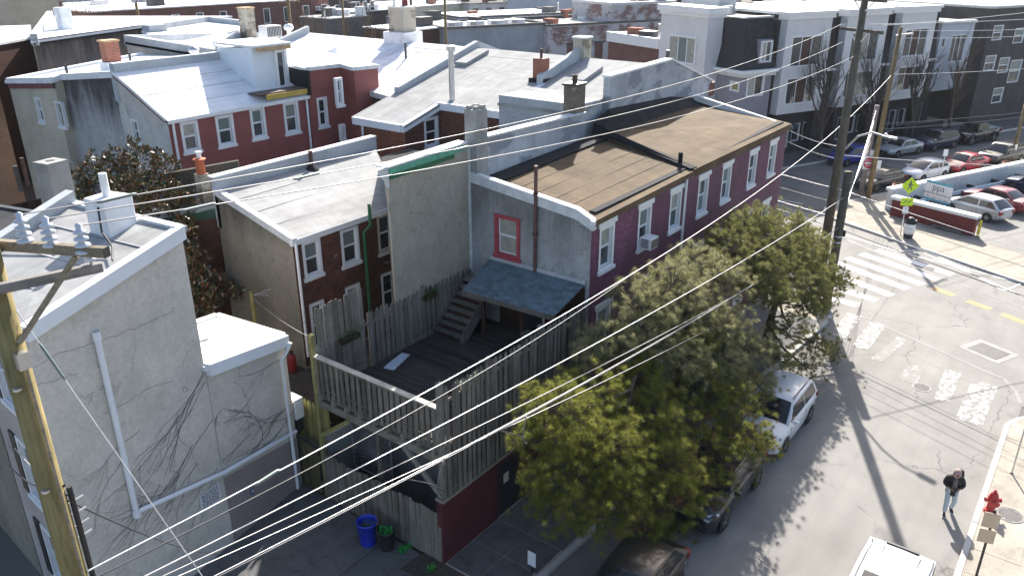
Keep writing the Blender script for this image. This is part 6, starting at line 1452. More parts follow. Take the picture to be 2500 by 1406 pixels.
magnolia('glossy bronze leaved magnolia between the ivy house and red house', (14.4, 27.6), [(275, 430, 31, 1.0), (345, 405, 31, 1.0), (410, 440, 30.5, 1.0), (235, 455, 30.5, .9), (320, 480, 29.5, 1.0), (395, 500, 29, 1.1), (440, 505, 28.5, .7), (445, 580, 27.5, .7), (465, 650, 26.6, .75), (500, 700, 26.2, .9), (545, 715, 26.2, .65), (480, 745, 25.6, .8), (420, 560, 28, .8), (210, 430, 31, .5)], 4)

# ================================================================== VEHICLES
m_tyre = plain('tyre', (0.014, 0.014, 0.015), 0.75, var=0.2); m_rim = plain('alloy', (0.42, 0.43, 0.44), 0.3, 0.9, 0.05); m_carglass = glass('car glass', (0.012, 0.014, 0.017), 0.03)
m_trim = plain('black plastic trim', (0.02, 0.02, 0.022), 0.55); m_lamp = plain('headlamp glass', (0.45, 0.47, 0.5), 0.12, 0.3); m_tail = plain('red tail lamp', (0.22, 0.01, 0.012), 0.25); m_plate = plain('number plate', (0.6, 0.62, 0.66), 0.5)
KINDS = {  # length, width, height, belt z, body stations (x frac from nose, z top centre), cabin: base front, roof front, roof rear, base rear (x frac), wheel r
    'suv': dict(L=4.6, W=1.86, H=1.68, belt=1.06, prof=[(0, .62), (.02, .84), (.06, .95), (.28, 1.07), (.5, 1.07), (.95, 1.08), (.985, .98), (1, .7)], cab=(.25, .41, .87, .97), wr=.35, ax=(.19, .79)),
    'sedan': dict(L=4.6, W=1.78, H=1.43, belt=.92, prof=[(0, .5), (.02, .68), (.06, .75), (.28, .92), (.5, .94), (.84, 1.0), (.96, .98), (.99, .86), (1, .6)], cab=(.26, .42, .68, .86), wr=.32, ax=(.19, .79)),
    'hatch': dict(L=4.3, W=1.74, H=1.49, belt=.94, prof=[(0, .5), (.02, .68), (.07, .78), (.24, .95), (.5, .98), (.93, 1.02), (.985, .92), (1, .6)], cab=(.20, .44, .80, .975), wr=.31, ax=(.19, .80)),
    'pickup': dict(L=5.4, W=1.87, H=1.83, belt=1.18, prof=[(0, .7), (.01, 1.08), (.05, 1.14), (.27, 1.18), (.5, 1.18), (.985, 1.18), (1, 1.1)], cab=(.28, .33, .62, .645), wr=.41, ax=(.16, .79)),
    'van': dict(L=4.9, W=2.0, H=1.88, belt=1.05, prof=[(0, .55), (.02, .8), (.06, .9), (.2, 1.05), (.5, 1.06), (.96, 1.06), (.99, .96), (1, .6)], cab=(.16, .38, .93, .99), wr=.34, ax=(.18, .80))}
def car(label, kind, paint, loc, heading, group=None, name='parked_car', rails=False, sun=False, cat='car', rim_m=None, cladding=False, ribs=False):
    K_ = KINDS[kind]; L, W, H, bz, wr = K_['L'], K_['W'], K_['H'], K_['belt'], K_['wr']; hw = W/2
    t = thing(name, label, cat, loc, heading, group); X = lambda f: L/2-f*L
    # body: lofted sections
    prof = K_['prof']; fs = sorted(set([f for f, _ in prof]+[.1, .14, .24, .36, .62, .72, .8, .9])); zt = lambda f: float(np.interp(f, [p[0] for p in prof], [p[1] for p in prof]))
    mb = MB(); secs = []
    for f in fs:
        z = zt(f); e = min(f, 1-f); tp_ = 1-0.30*math.exp(-(e/0.028))-0.05*math.exp(-(e/.12)); w_ = hw*tp_; zb = 0.24+0.12*math.exp(-(e/.04)); zs = zb+(z-zb)
        half = [(w_*0.80, zb), (w_*0.96, zb+.06), (w_*0.995, zb+(z-zb)*.42), (w_, zb+(z-zb)*.62), (w_*.975, z-.10), (w_*.93, z-.03), (w_*.72, z+.005), (w_*.36, z+.03), (0, z+.038)]
        secs.append([(X(f), y, q) for y, q in half]+[(X(f), -y, q) for y, q in half[-2::-1]])
    n = len(secs[0])
    for s_ in secs: mb.v += s_
    for i in range(len(secs)-1):
        for j in range(n-1): mb.f.append((i*n+j, i*n+j+1, (i+1)*n+j+1, (i+1)*n+j))
        mb.f.append((i*n+n-1, i*n, (i+1)*n, (i+1)*n+n-1))
    mb.f.append(tuple(range(n-1, -1, -1))); mb.f.append(tuple(range((len(secs)-1)*n, len(secs)*n)))
    body = mb.build('body', paint, t, True, True)
    es = body.modifiers.new('edge', 'EDGE_SPLIT'); es.split_angle = rad(38)
    # cabin shell
    c0, c1, c2, c3 = K_['cab']; xb0, xr0, xr1, xb1 = X(c0), X(c1), X(c2), X(c3); wb, wt = hw*.93, hw*(.86 if kind == 'van' else .76); zb = bz-.04; zr = H
    prow = [(xb0, zb, wb*.96), ((xb0*.45+xr0*.55), (zb*.45+zr*.55)+.015, (wb*.45+wt*.55)), (xr0, zr-.035, wt), (xr0*.7+xr1*.3, zr, wt), (xr0*.3+xr1*.7, zr-.005, wt), (xr1, zr-.05, wt*.98), ((xb1*.5+xr1*.5), (zb*.45+zr*.55)-.02, (wb+wt)/2*.97), (xb1, zb, wb*.95)]
    mb = MB(); m_ = []
    for (x, z, w_) in prow:
        k = len(mb.v); crown = .03 if z > bz+.1 else 0
        mb.v += [(x, w_, z), (x, w_*.55, z+crown), (x, 0, z+crown*1.3), (x, -w_*.55, z+crown), (x, -w_, z), (x, -wb, zb), (x, wb, zb)]
    for i in range(len(prow)-1):
        for j in range(4): mb.f.append((i*7+j, i*7+j+1, (i+1)*7+j+1, (i+1)*7+j))
        mb.f.append((i*7+6, i*7, (i+1)*7, (i+1)*7+6)); mb.f.append((i*7+4, i*7+5, (i+1)*7+5, (i+1)*7+4))
    cabin = mb.build('cabin', paint, t, True, True); es = cabin.modifiers.new('edge', 'EDGE_SPLIT'); es.split_angle = rad(35)
    G_ = lambda mbx, nm: mbx.build(nm, m_carglass, cabin, True, True)
    def strip(i0, i1, f0, f1, wk, nm):   # glass over consecutive cabin rows
        g_ = MB(); rows = []
        P_ = []
        for i in range(i0, i1+1): P_.append(prow[i])
        a, b = P_[0], P_[-1]
        seq = [tuple(np.array(a)+(np.array(P_[1])-np.array(a))*f0)]+P_[1:-1]+[tuple(np.array(P_[-2])+(np.array(b)-np.array(P_[-2]))*f1)]
        d = np.array([P_[-1][0]-P_[0][0], P_[-1][1]-P_[0][1]]); nn_ = np.array([-d[1], d[0]])/np.linalg.norm(d); nn_ = nn_ if nn_[1] > 0 else -nn_
        for (x, z, w_) in seq:
            x2, z2 = x+nn_[0]*.012, z+nn_[1]*.012
            g_.v += [(x2, w_*wk, z2), (x2, w_*.5, z2+.026), (x2, -w_*.5, z2+.026), (x2, -w_*wk, z2)]
        for i in range(len(seq)-1):
            for j in range(3): g_.f.append((i*4+j, i*4+j+1, (i+1)*4+j+1, (i+1)*4+j))
        return G_(g_, nm)
    strip(0, 2, .10, .93, .90, 'windshield'); strip(5, 7, .12, .72 if kind != 'sedan' else .85, .88, 'rear_window')
    for s_ in (1, -1):
        z0, z1 = bz+.02, zr-.13; fx = lambda xa, xb, z: xa+(xb-xa)*(z-zb)/(zr-zb); yy = lambda z: (wb+(wt-wb)*(z-zb)/(zr-zb)+.012)*s_
        xa0, xa1 = fx(xb0, xr0, z0)-.16, fx(xb0, xr0, z1)-.10; xe0, xe1 = fx(xb1, xr1, z0)+.22, fx(xb1, xr1, z1)+.12; xm = (xr0+xr1)/2+.02
        for (p, q, r_, u_, nm) in (((xa0), (xm+.04), (xm+.04), (xa1), 'side_window'), ((xm-.05), (xe0), (xe1), (xm-.05), 'side_window')):
            g_ = MB(); g_.add([(p, yy(z0), z0), (q, yy(z0), z0), (r_, yy(z1), z1), (u_, yy(z1), z1)], [(0, 1, 2, 3)]); G_(g_, nm)
        for xd in (xa0+.02, xm, xe0-.12):
            MB().box(xd-.006, xd+.006, s_*hw*.995-.004, s_*hw*.995+.004, .42, bz-.12).build('door_seam', m_trim, body, True)
        for xd in (xm+.12, xe0+.0): MB().box(xd, xd+.16, s_*(hw*.985)-.015, s_*(hw*.985)+.015, bz-.2, bz-.165).build('door_handle', paint, body, True)
        mr = MB().box(-.06, .06, -.11, .11, -.06, .07).build('mirror', paint if kind != 'pickup' else m_trim, t, True, bevel=.025); mr.location = (xa0-.05, s_*(hw+.09), bz+.06)
        hl = MB().add([(X(.012), s_*hw*.42, zt(.03)-.17), (X(.012), s_*hw*.72, zt(.03)-.16), (X(.085), s_*hw*.955, zt(.06)-.10), (X(.085), s_*hw*.93, zt(.06)-.01), (X(.035), s_*hw*.66, zt(.035)+.0), (X(.02), s_*hw*.42, zt(.03)-.06)], [(0, 1, 2, 3, 4, 5)]).build('headlight', m_lamp, t, True); hl.location = (.012, s_*.012, .012)
        tl = MB().fbox((X(.985), s_*hw*.76, zt(.95)-.2), (1, 0, 0), (0, 1, 0), (0, 0, 1), -.06, .12, -.16, .16, -.12, .12).build('tail_light', m_tail, t, True, bevel=.03)
        if rails: MB().tube([(xr0-.15, s_*wt*.9, zr-.02), (xr0-.3, s_*wt*.9, zr+.06), (xr1+.2, s_*wt*.9, zr+.05), (xr1+.05, s_*wt*.9, zr-.02)], .018, 6).build('roof_rail', m_trim if kind != 'van' else m_white, cabin, True)
        for ai, fa in enumerate(K_['ax']):
            x = X(fa)
            MB().lathe([(wr+.065, -.0), (wr+.065, .008), (wr*.4, .008)], (x, 0, wr), 24, 'y').build('wheel_arch', m_trim, body, True).location = (0, s_*(hw*.992) if s_ > 0 else s_*(hw*.992)-.008, 0)
            wl = MB().lathe([(wr*.62, -.11), (wr*.93, -.115), (wr, -.08), (wr, .08), (wr*.93, .115), (wr*.62, .11)], (0, 0, 0), 28, 'y').build('wheel', m_tyre, t, True, True); wl.location = (x, s_*(hw-.10), wr)
            MB().lathe([(wr*.66, .06), (wr*.62, .10), (wr*.58, .06), (.001, .065)], (0, 0, 0), 24, 'y').build('rim', m_trim, wl, True).rotation_euler = (0, 0, 0 if s_ > 0 else math.pi)
            for sp in range(5):
                a = 2*math.pi*sp/5+.3; MB().beam((0, s_*.105, 0), (math.cos(a)*wr*.6, s_*.10, math.sin(a)*wr*.6), .06, .035, (0, 1, 0)).build('spoke', rim_m or m_rim, wl, True)
    MB().fbox((X(.006), 0, .46), (1, 0, 0), (0, 1, 0), (0, 0, 1), -.05, .03, -hw*.5, hw*.5, -.1, .1).build('grille', m_trim, t, True, bevel=.02)
    MB().fbox((X(.012), 0, .33), (1, 0, 0), (0, 1, 0), (0, 0, 1), -.05, .05, -hw*.66, hw*.66, -.06, .05).build('bumper_grille', m_trim, t, True, bevel=.02)
    MB().fbox((X(.998), 0, .7 if kind not in ('sedan',) else .66), (1, 0, 0), (0, 1, 0), (0, 0, 1), -.012, .02, -.17, .17, -.06, .06).build('number_plate', m_plate, t, True)
    if sun:
        MB().box(xr0-1.15, xr0-.12, -wt*.72, wt*.72, zr+.018, zr+.05).build('sunroof', m_carglass, cabin, True, bevel=.02)
    if ribs:
        for y in (-.45, .45): MB().box(xr1+.15, xr0-.2, y-.03, y+.03, zr+.02, zr+.045).build('roof_rib', m_white, cabin, True)
        MB().box(xr1-.02, xr1+.05, -.42, .42, zr-.01, zr+.022).build('brake_light', m_trim, cabin, True)
    if kind == 'pickup':
        MB().box(X(.985), X(.67), -hw*.86, hw*.86, 1.2, 1.235).build('bed_cover', m_lamp, t, True)
        for s_ in (1, -1):
            for fa in K_['ax']: MB().lathe([(wr+.04, 0), (wr+.14, 0), (wr+.14, .16), (wr+.04, .16)], (X(fa), 0, wr+.05), 14, 'y', 0, math.pi).build('fender', m_trim, body, True).location = (0, s_*hw*.98-(0 if s_ > 0 else .12), 0)
    return t
pw = carpaint('white car paint', (0.72, 0.73, 0.75)); pdk = carpaint('graphite car paint', (0.022, 0.026, 0.034), .3, .25); pbk = carpaint('black car paint', (0.012, 0.013, 0.016), .2, .25); pbl = carpaint('cobalt car paint', (0.01, 0.035, 0.30), .2); psv = carpaint('silver car paint', (0.45, 0.47, 0.50), .5); prd = carpaint('red car paint', (0.42, 0.012, 0.03)); pma = carpaint('maroon car paint', (0.20, 0.012, 0.022)); pdb = carpaint('dark blue car paint', (0.012, 0.018, 0.06), .3); pbr = carpaint('bronze brown paint', (0.07, 0.055, 0.045), .4)
PI = math.pi; h3_ = math.atan2(-D3[1], -D3[0]); hN = math.atan2(N3[1], N3[0])
car('white suv parked under the pines facing the deck', 'suv', pw, (26.95, 7.72, 0), PI, cat='suv', rails=True, cladding=True)
car('graphite suv parked half under the yellow pine', 'suv', pdk, (21.75, 7.80, 0), PI, cat='suv', rails=True)
car('bronze brown hatchback in deep shade under the yellow pine', 'hatch', pbr, (15.75, 7.75, 0), PI)
car('silver van with ribbed roof and tinted sunroof beside the pavement', 'van', carpaint('silver van paint', (0.30, 0.30, 0.31), .2, .45), (18.25, 1.9, 0), PI, name='parked_van', cat='van', rails=True, sun=True, ribs=True)
def scar(label, kind, paint, s, t_, **k):
    p = ST(s, t_); return car(label, kind, paint, (p[0], p[1], 0.008), h3_, **k)
scar('black hatchback in shade beside the brown utility pole', 'hatch', pbk, 53.9, 38.75); scar('white hatchback parked behind the municipal sign', 'hatch', pw, 59.4, 38.75); scar('bright red sedan parked between white hatchback and black suv', 'sedan', prd, 64.5, 38.75); scar('black suv parked behind the bright red sedan', 'suv', pbk, 69.7, 38.8, cat='suv')
scar('cobalt blue hatchback across the street beside the no entry sign', 'hatch', pbl, 58.2, 45.05); scar('silver sedan parked behind the cobalt hatchback', 'sedan', psv, 64.8, 45.05); scar('dark blue suv parked between silver sedan and black pickup', 'suv', pdb, 69.8, 45.05, cat='suv'); scar('black boxy pickup truck with pale bed cover', 'pickup', pbk, 75.6, 45.0, name='pickup_truck', cat='pickup')
def lcar(label, kind, paint, s, t_, **k):
    p = ST(s, t_); return car(label, kind, paint, (p[0], p[1], 0.135), hN, **k)
lcar('silver hatchback parked just inside the maroon lot wall', 'hatch', psv, 53.3, 30.5); lcar('maroon sedan parked beside the silver hatchback in the lot', 'sedan', pma, 56.4, 31.0); lcar('dark blue suv nosed up to the guard rail in the lot', 'suv', pdb, 61.9, 31.2, cat='suv')
# ================================================================== POLES AND WIRES
m_polewood = wood('yellow treated pole', (0.25, 0.20, 0.09), 0.15); m_poleold = wood('old grey pole', (0.135, 0.115, 0.09), 0.2); m_poletan = wood('tan pole', (0.26, 0.19, 0.10), 0.2); m_arm = wood('weathered cross arm', (0.30, 0.25, 0.19), 0.2, axis=0)
m_porc = plain('grey porcelain', (0.50, 0.54, 0.60), 0.2); m_wire = plain('bright aluminium strand', (0.62, 0.62, 0.62), 0.35, 0.6); m_wiremid = plain('weathered strand', (0.30, 0.30, 0.30), .4, .5); m_wireblk = plain('black cable', (0.05, 0.05, 0.055), 0.35); m_wiregrn = plain('tarnished strand', (0.16, 0.20, 0.19), 0.5, 0.4)
def ZP(x, y, p):
    r = ray(x, y); t = (p[0]*r[0]+p[1]*r[1])/(r[0]**2+r[1]**2); return float(HC+t*r[2])
def insulator(parent, p, s=1.0, n=4):
    pr_ = [(0.02, -.10)]
    for i in range(n): pr_ += [(0.03, i*.07), (0.085-.006*i, i*.07+.01), (0.08-.006*i, i*.07+.03), (0.03, i*.07+.045)]
    pr_ += [(0.035, n*.07+.03), (0.001, n*.07+.05)]
    return MB().lathe([(r*s, z*s) for r, z in pr_], tuple(p), 12).build('insulator', m_porc, parent, False, True)
LPx, LPy = 3.02, 9.33
lp = thing('utility_pole', 'thick yellow treated utility pole standing before the ivy house', 'utility pole', (LPx, LPy, 0))
MB().tube([(LPx, LPy, 0), (LPx, LPy, 7), (LPx, LPy, 14.1)], [0.175, 0.152, 0.132], 18).build('pole', m_polewood, lp, False, True)
zA = 14.02; hub = np.array([3.30, 9.23, zA]); d1 = np.array([.47, -.94, 0]); e0 = hub-d1*.35; e1 = hub+d1*1.02; off = np.zeros(3)
MB().beam(e0, e1, 0.09, 0.115).build('cross_arm', m_arm, lp, bevel=.008)
zB = ZP(3, 690, (LPx, LPy)); f1 = AG(240, 640, zB); hub2 = np.array([LPx, LPy, zB]); d2 = f1-hub2; off2 = np.cross(d2/np.linalg.norm(d2), [0, 0, 1])*0.18
MB().beam(hub2-d2*.4+off2, f1+off2, 0.09, 0.11).build('cross_arm', wood('grey arm', (0.24, 0.22, 0.22), .2, axis=0), lp, bevel=.008)
MB().beam(hub+d1*.66+np.array([0, 0, -.07]), np.array([LPx+.05, LPy-.12, 12.95]), 0.08, 0.055).build('arm_brace', m_arm, lp)
INS = [np.array(q) for q in ((3.35, 9.13, 14.38), (3.49, 8.86, 14.35), (3.66, 8.51, 14.30))]
for q in INS: insulator(lp, q-np.array([0, 0, .31]), 1.05)
p_ = e1; MB().fbox(p_, tuple(d1/np.linalg.norm(d1)), (.89, .45, 0), (0, 0, 1), .002, .012, -.05, .05, -.055, .055).build('number_tag', m_darkmetal, lp)
insulator(lp, f1-d2*.1+off2+np.array([0, 0, .1]), .7, 2); insulator(lp, hub2-d2*.1+off2+np.array([0, 0, .1]), .7, 2)
for z in (12.4, 11.0): MB().lathe([(.05, 0), (.05, .03), (.001, .04)], (LPx-.10, LPy-.12, z), 10).build('bolt', m_metal, lp)
pipe(lp, [(LPx+.02, LPy-.19, 12.7), (LPx+.04, LPy-.2, 6)], .018, m_arm, 'ground_wire'); MB().box(LPx-.06, LPx+.06, LPy-.24, LPy-.14, 12.66, 12.86).build('bracket', m_metal, lp)
pipe(lp, [(LPx+.17, LPy-.08, 10.9), (LPx+.18, LPy-.10, 8)], .035, m_black, 'conduit')
for k in range(4): MB().beam((LPx, LPy, 10.6-k*.18), (LPx+.34, LPy+.02, 10.62-k*.18), .02, .02).build('step_bolt', m_metal, lp)
# corner poles
PA = AG(1990, 745); PB = AG(2015, 758)
pa = thing('utility_pole', 'tall dark utility pole with two cross arms at the street corner', 'utility pole', (PA[0], PA[1], 0))
MB().tube([(PA[0], PA[1], 0), (PA[0], PA[1], 8), (PA[0]+.05, PA[1], 15.4)], [.25, .21, .15], 16).build('pole', m_poleold, pa, False, True)
a0 = AG(2016, 68, 13.6); a1 = AG(2160, 84, 13.6); aa = (a1-a0); mid = np.array([PA[0], PA[1], 13.6]); aa = aa/np.linalg.norm(aa)
MB().beam(mid-aa*1.15, mid+aa*1.3, .12, .13).build('cross_arm', m_poleold, pa); MB().beam(mid-aa*1.1+np.array([0, 0, 1.3]), mid+aa*1.2+np.array([0, 0, 1.3]), .12, .13).build('cross_arm', m_poleold, pa)
for k in (-1, 1):
    MB().beam(mid+aa*.6*k, mid+np.array([0, 0, -.65]), .05, .03).build('arm_brace', m_metal, pa); MB().beam(mid+aa*.6*k+np.array([0, 0, 1.3]), mid+np.array([0, 0, .7]), .05, .03).build('arm_brace', m_metal, pa)
AI = []
for k in (-1.08, -.92, .45, .62, 1.05, 1.2): p_ = mid+aa*k+np.array([0, 0, .1]); insulator(pa, p_, .7, 2); AI.append(p_+np.array([0, 0, .2]))
lampp = AG(2162, 334, 9.15); s0_ = np.array([PA[0]+.1, PA[1]-.15, 8.15]); arm = [s0_, s0_+(lampp-s0_)*.3+np.array([0, 0, .45]), s0_+(lampp-s0_)*.65+np.array([0, 0, .42]), lampp]
la = pipe(pa, arm, .045, m_metal, 'lamp_arm', 10); dl = (lampp-arm[2]); dl[2] = 0; dl /= np.linalg.norm(dl); sd = np.cross(dl, [0, 0, 1])
MB().fbox(lampp, tuple(dl), tuple(sd), (0, 0, 1), -.1, .55, -.13, .13, -.06, .06).build('lamp_head', m_metal, la, bevel=.04); MB().lathe([(.06, 0), (.06, .1), (.001, .11)], tuple(lampp+np.array([0, 0, .05])), 10).build('photocell', m_white, la)
pb = thing('utility_pole', 'short thick grey utility pole wrapped in cables beside the tall pole', 'utility pole', (PB[0], PB[1], 0))
MB().tube([(PB[0], PB[1], 0), (PB[0], PB[1], 7.25)], [.23, .19], 16).build('pole', m_poleold, pb, False, True)
for z in (3.7, 4.0, 4.3, 5.0): MB().lathe([(.215, 0), (.225, .03), (.215, .06)], (PB[0], PB[1], z), 16).build('cable_band', m_wireblk if z > 4 else m_metal, pb)
MB().box(PB[0]+.1, PB[0]+.3, PB[1]-.28, PB[1]-.1, 4.0, 4.35).build('junction_box', m_black, pb)
sgw = MB().add([(PB[0]-.02, PB[1]-.30, 1.75), (PB[0]+.36, PB[1]-.16, 2.25), (PB[0]-.0, PB[1]-.30, 2.8), (PB[0]-.1, PB[1]-.34, 2.3)], [(0, 1, 2, 3)]).build('warning_sign', plain('fluorescent yellow', (0.55, 0.78, 0.02), .5, var=.03), pb)
PC = AG(2118, 485, .14); PD_ = AG(2100, 480, .14)
pc = thing('utility_pole', 'slim tan utility pole with a steel arm by the black hatchback', 'utility pole', (PC[0], PC[1], .14))
MB().tube([(PC[0], PC[1], .1), (PC[0]+.3, PC[1]-.1, 12.1)], [.2, .13], 14).build('pole', m_poletan, pc, False, True)
b0 = np.array([PC[0]+.3, PC[1]-.1, 11.6]); b1 = AG(2234, 82, 11.6); b1 = b0+(b1-b0)/np.linalg.norm(b1-b0)*1.7
MB().beam(b0-(b1-b0)*.25, b1, .09, .1).build('cross_arm', m_metal, pc)
for k in (.3, .95): insulator(pc, b0+(b1-b0)*k+np.array([0, 0, .1]), .7, 2)
pd = thing('sign_pole', 'weathered stub pole carrying a round red no entry sign', 'sign pole', (PD_[0], PD_[1], .14))
MB().tube([(PD_[0], PD_[1], .1), (PD_[0]+.1, PD_[1]-.05, 6.8)], [.2, .16], 14).build('pole', plain('pinkish grey timber', (0.27, 0.22, 0.21), .85, var=.25, nscale=5), pd, False, True)
def facing(p):  # heading so that local -y looks toward the camera's side of the street
    return math.atan2(-p[0], p[1])
def flat_sign(parent, c, ang, w_, h_, mat, name='sign', shape='rect', th=.012):
    if shape == 'rect': out = [(-w_/2, -h_/2), (w_/2, -h_/2), (w_/2, h_/2), (-w_/2, h_/2)]
    elif shape == 'diamond': out = [(0, -h_/2), (w_/2, 0), (0, h_/2), (-w_/2, 0)]
    else: out = [(w_/2*math.cos(2*PI*i/28), h_/2*math.sin(2*PI*i/28)) for i in range(28)]
    k = len(out); mb = MB(); mb.add([(x, -th, z) for x, z in out]+[(x, 0, z) for x, z in out], [tuple(range(k)), tuple(range(2*k-1, k-1, -1))]+[(i, k+i, k+(i+1) % k, (i+1) % k) for i in range(k)])
    o = mb.build(name, mat, parent, True); o.location = Vector(c)-root_loc(parent); o.rotation_euler = (0, 0, ang); return o
m_signred = plain('sign red', (0.50, 0.02, 0.05), .45, var=.03); m_yel = MATS['fluorescent yellow']
ang = rad(-62); cc_ = np.array([PD_[0]-.12, PD_[1]-.26, 2.72])
sg_ = flat_sign(pd, cc_, ang, .92, .92, m_white, 'sign_plate'); dsc = flat_sign(sg_, (0, 0, 0), 0, .84, .84, m_signred, 'disc', 'disc', .004); dsc.location = (0, -.0135, 0); dsc.rotation_euler = (0, 0, 0)
br__ = MB().box(-.33, .33, -.022, -.0185, -.07, .07).build('bar', m_white, sg_, True)
text('DO NOT', .17, (0, -.021, .2), (rad(90), 0, 0), m_white, sg_); text('ENTER', .17, (0, -.021, -.2), (rad(90), 0, 0), m_white, sg_)
flat_sign(pd, cc_+np.array([.1, .05, .72]), ang, .5, .4, m_white, 'sign_plate'); flat_sign(pd, cc_+np.array([.1, -.55, -.05]), ang, .45, .6, m_white, 'sign_plate')
# further poles
for (x, y, tx, ty, lab, mt, rr_) in [(2468, 400, 2497, 250, 'leaning tan pole behind the black suv and terracotta pot', m_poletan, .17), (2382, 268, 2412, 20, 'pale grey pole before the charcoal brick building', m_poleold, .16), (2240, 300, 2262, 180, 'white banded pole at the side lot corner', m_white, .14)]:
    b = AG(x, y); h_ = ZP(tx, ty, b); t = thing('utility_pole', lab, 'utility pole', (b[0], b[1], 0)); MB().tube([(b[0], b[1], 0), (b[0], b[1], max(h_, 3))], [rr_, rr_*.75], 12).build('pole', mt, t, False, True); MB().lathe([(rr_*1.02, 0), (rr_*1.02, .5)], (b[0], b[1], 1.2), 12).build('band', m_yel if mt is m_poleold else m_metal, t)
for (x, y, v_, lab, h_) in [(338, 45, 88, 'old wooden pole with transformer cans before the brick mill', 14), (837, 30, 78, 'bare wooden pole in the brush by the black workshop', 13.5), (1005, 50, 60, 'wooden pole rising behind the big patched chimney', 13.6), (1088, 70, 62, 'wooden pole beside the grey rendered building', 13.0), (707, 45, 62, 'wooden pole over the white roof turbine vent', 13.2)]:
    q = AV(x, y, v_); t = thing('utility_pole', lab, 'utility pole', (q[0], v_, 0)); MB().tube([(q[0], v_, 0), (q[0], v_, h_)], [.2, .14], 10).build('pole', m_poletan, t, False, True)
    MB().beam((q[0]-1.2, v_-.2, h_-.6), (q[0]+1.2, v_-.2, h_-.6), .1, .12).build('cross_arm', m_poletan, t)
    for k in (-1.0, -.4, .4, 1.0): insulator(t, (q[0]+k, v_-.2, h_-.5), .8, 2)
    if 'transformer' in lab:
        for k in (-.45, .1, .65): MB().lathe([(.01, 0), (.26, .02), (.26, .8), (.2, .88), (.01, .9)], (q[0]+k, v_-.4, h_-2.4), 14).build('transformer', m_porc, t)
sp = AV(613, 712, 24.6); t = thing('service_post', 'short mossy service post in the yard beside the sooty wall', 'post', (sp[0], 24.6, 2.2)); MB().tube([(sp[0], 24.6, 2.0), (sp[0], 24.6, sp[2])], [.1, .085], 10).build('post', m_mossywood, t)
MB().box(sp[0]-.02, sp[0]+.12, 24.48, 24.6, sp[2]-.4, sp[2]-.3).build('hook', m_metal, t)
def wire(label, a, b, sag=.3, r=.012, mat=None, n=22, name='overhead_wire', clamps=()):
    a = np.array(a, float); b = np.array(b, float); pts = [a+(b-a)*f-np.array([0, 0, 4*sag*f*(1-f)]) for f in np.linspace(0, 1, n)]
    t = thing(name, label, 'wire', tuple(a)); MB().tube(pts, r, 6, False).build('strand', mat or m_wire, t, False, True)
    for f in clamps:
        p = a+(b-a)*f-np.array([0, 0, 4*sag*f*(1-f)]); d = (b-a)/np.linalg.norm(b-a); MB().tube([p-d*.25, p-d*.2, p+d*.2, p+d*.25], [r, r*2.4, r*2.4, r], 8).build('splice', m_wiregrn, t)
    return t
wire('upper bare wire from porcelain insulator to the far cross arm end', INS[0], (AI[0][0], AI[0][1], 13.8), .6, .0078, m_wiremid, clamps=(.03,)); wire('middle bare wire with twisted splice crossing the pale roofs', INS[1], (AI[1][0], AI[1][1], 13.0), .6, .0078, m_wiremid, clamps=(.10, .2)); wire('lower bare wire crossing the brick house roof and tan wall', INS[2], (PA[0], PA[1], 12.5), .6, .0078, m_wiremid, clamps=(.04,))
lpz = lambda y_, x_=200: ZP(x_, y_, (LPx, LPy))
def L_(z): return (LPx+.1, LPy-.15, z)
Z5 = 8.56
wire('thick bright cable rising diagonally over the deck to the tan pole', L_(9.65), (PC[0]+.2, PC[1]-.1, 9.0), 1.55, .0125, m_wire, 34, clamps=(.05, .44)); wire('black cable lashed under the thick bright cable', L_(9.5), tuple(np.array([LPx+.1, LPy-.15, 9.65])*.72+np.array([PC[0]+.2, PC[1]-.1, 9.0])*.28-np.array([0, 0, 4*1.55*.28*.72+.02])), .32, .011, m_wireblk)
wire('bright cable passing over the deck fence into the yellow pine', L_(9.15), (PB[0], PB[1], 6.0), .4, .011, m_wire, 30); wire('second bright cable over the deck fence below the first', L_(9.05), (PB[0], PB[1], 4.1), .4, .011, m_wiremid, 30); wire('thin strand passing lowest over the deck brace', L_(8.97), (PB[0], PB[1], 2.8), .4, .007, m_wire, 30); wire('bundled telephone cable with service loops over the bins', L_(Z5), (PB[0], PB[1], 4.46), .5, .017, m_wireblk, 30); wire('thin bright strand carrying the telephone bundle', L_(Z5+.05), (PB[0], PB[1], 4.5), .5, .008, m_wire, 30)
# slack service loops
for (f, lab) in ((.16, 'hanging black cable loop over the driveway concrete'), (.24, 'second hanging cable loop above the blue bin')):
    a = np.array(L_(Z5)); b = np.array([PB[0], PB[1], 4.5]); p = a+(b-a)*f-np.array([0, 0, 4*.5*f*(1-f)]); d = (b-a)/np.linalg.norm(b-a); s_ = np.cross(d, [0, 0, 1]); t = thing('cable_loop', lab, 'cable', tuple(p))
    pts = [p+d*(1.1*(k/20)-.55*0)+s_*.38*math.sin(PI*k/20)*1.0-np.array([0, 0, .42*math.sin(PI*k/20)])+d*.25*math.sin(2*PI*k/20) for k in range(21)]; MB().tube(pts, .013, 6).build('loop', m_wireblk, t, False, True)
gy0 = np.array([LPx+.1, LPy-.1, ZP(40, 750, (LPx, LPy))]); gy1 = CAM+ray(490, 1400)*(9.6/(ray(490, 1400) @ FW)); dg_ = gy1-gy0; gy2 = gy0+dg_*(gy0[2]/-dg_[2])
wire('steel guy strand slanting down past the rendered gable', gy0, gy2, 0, .007, m_wire, 8, 'guy_wire', clamps=(.045,))
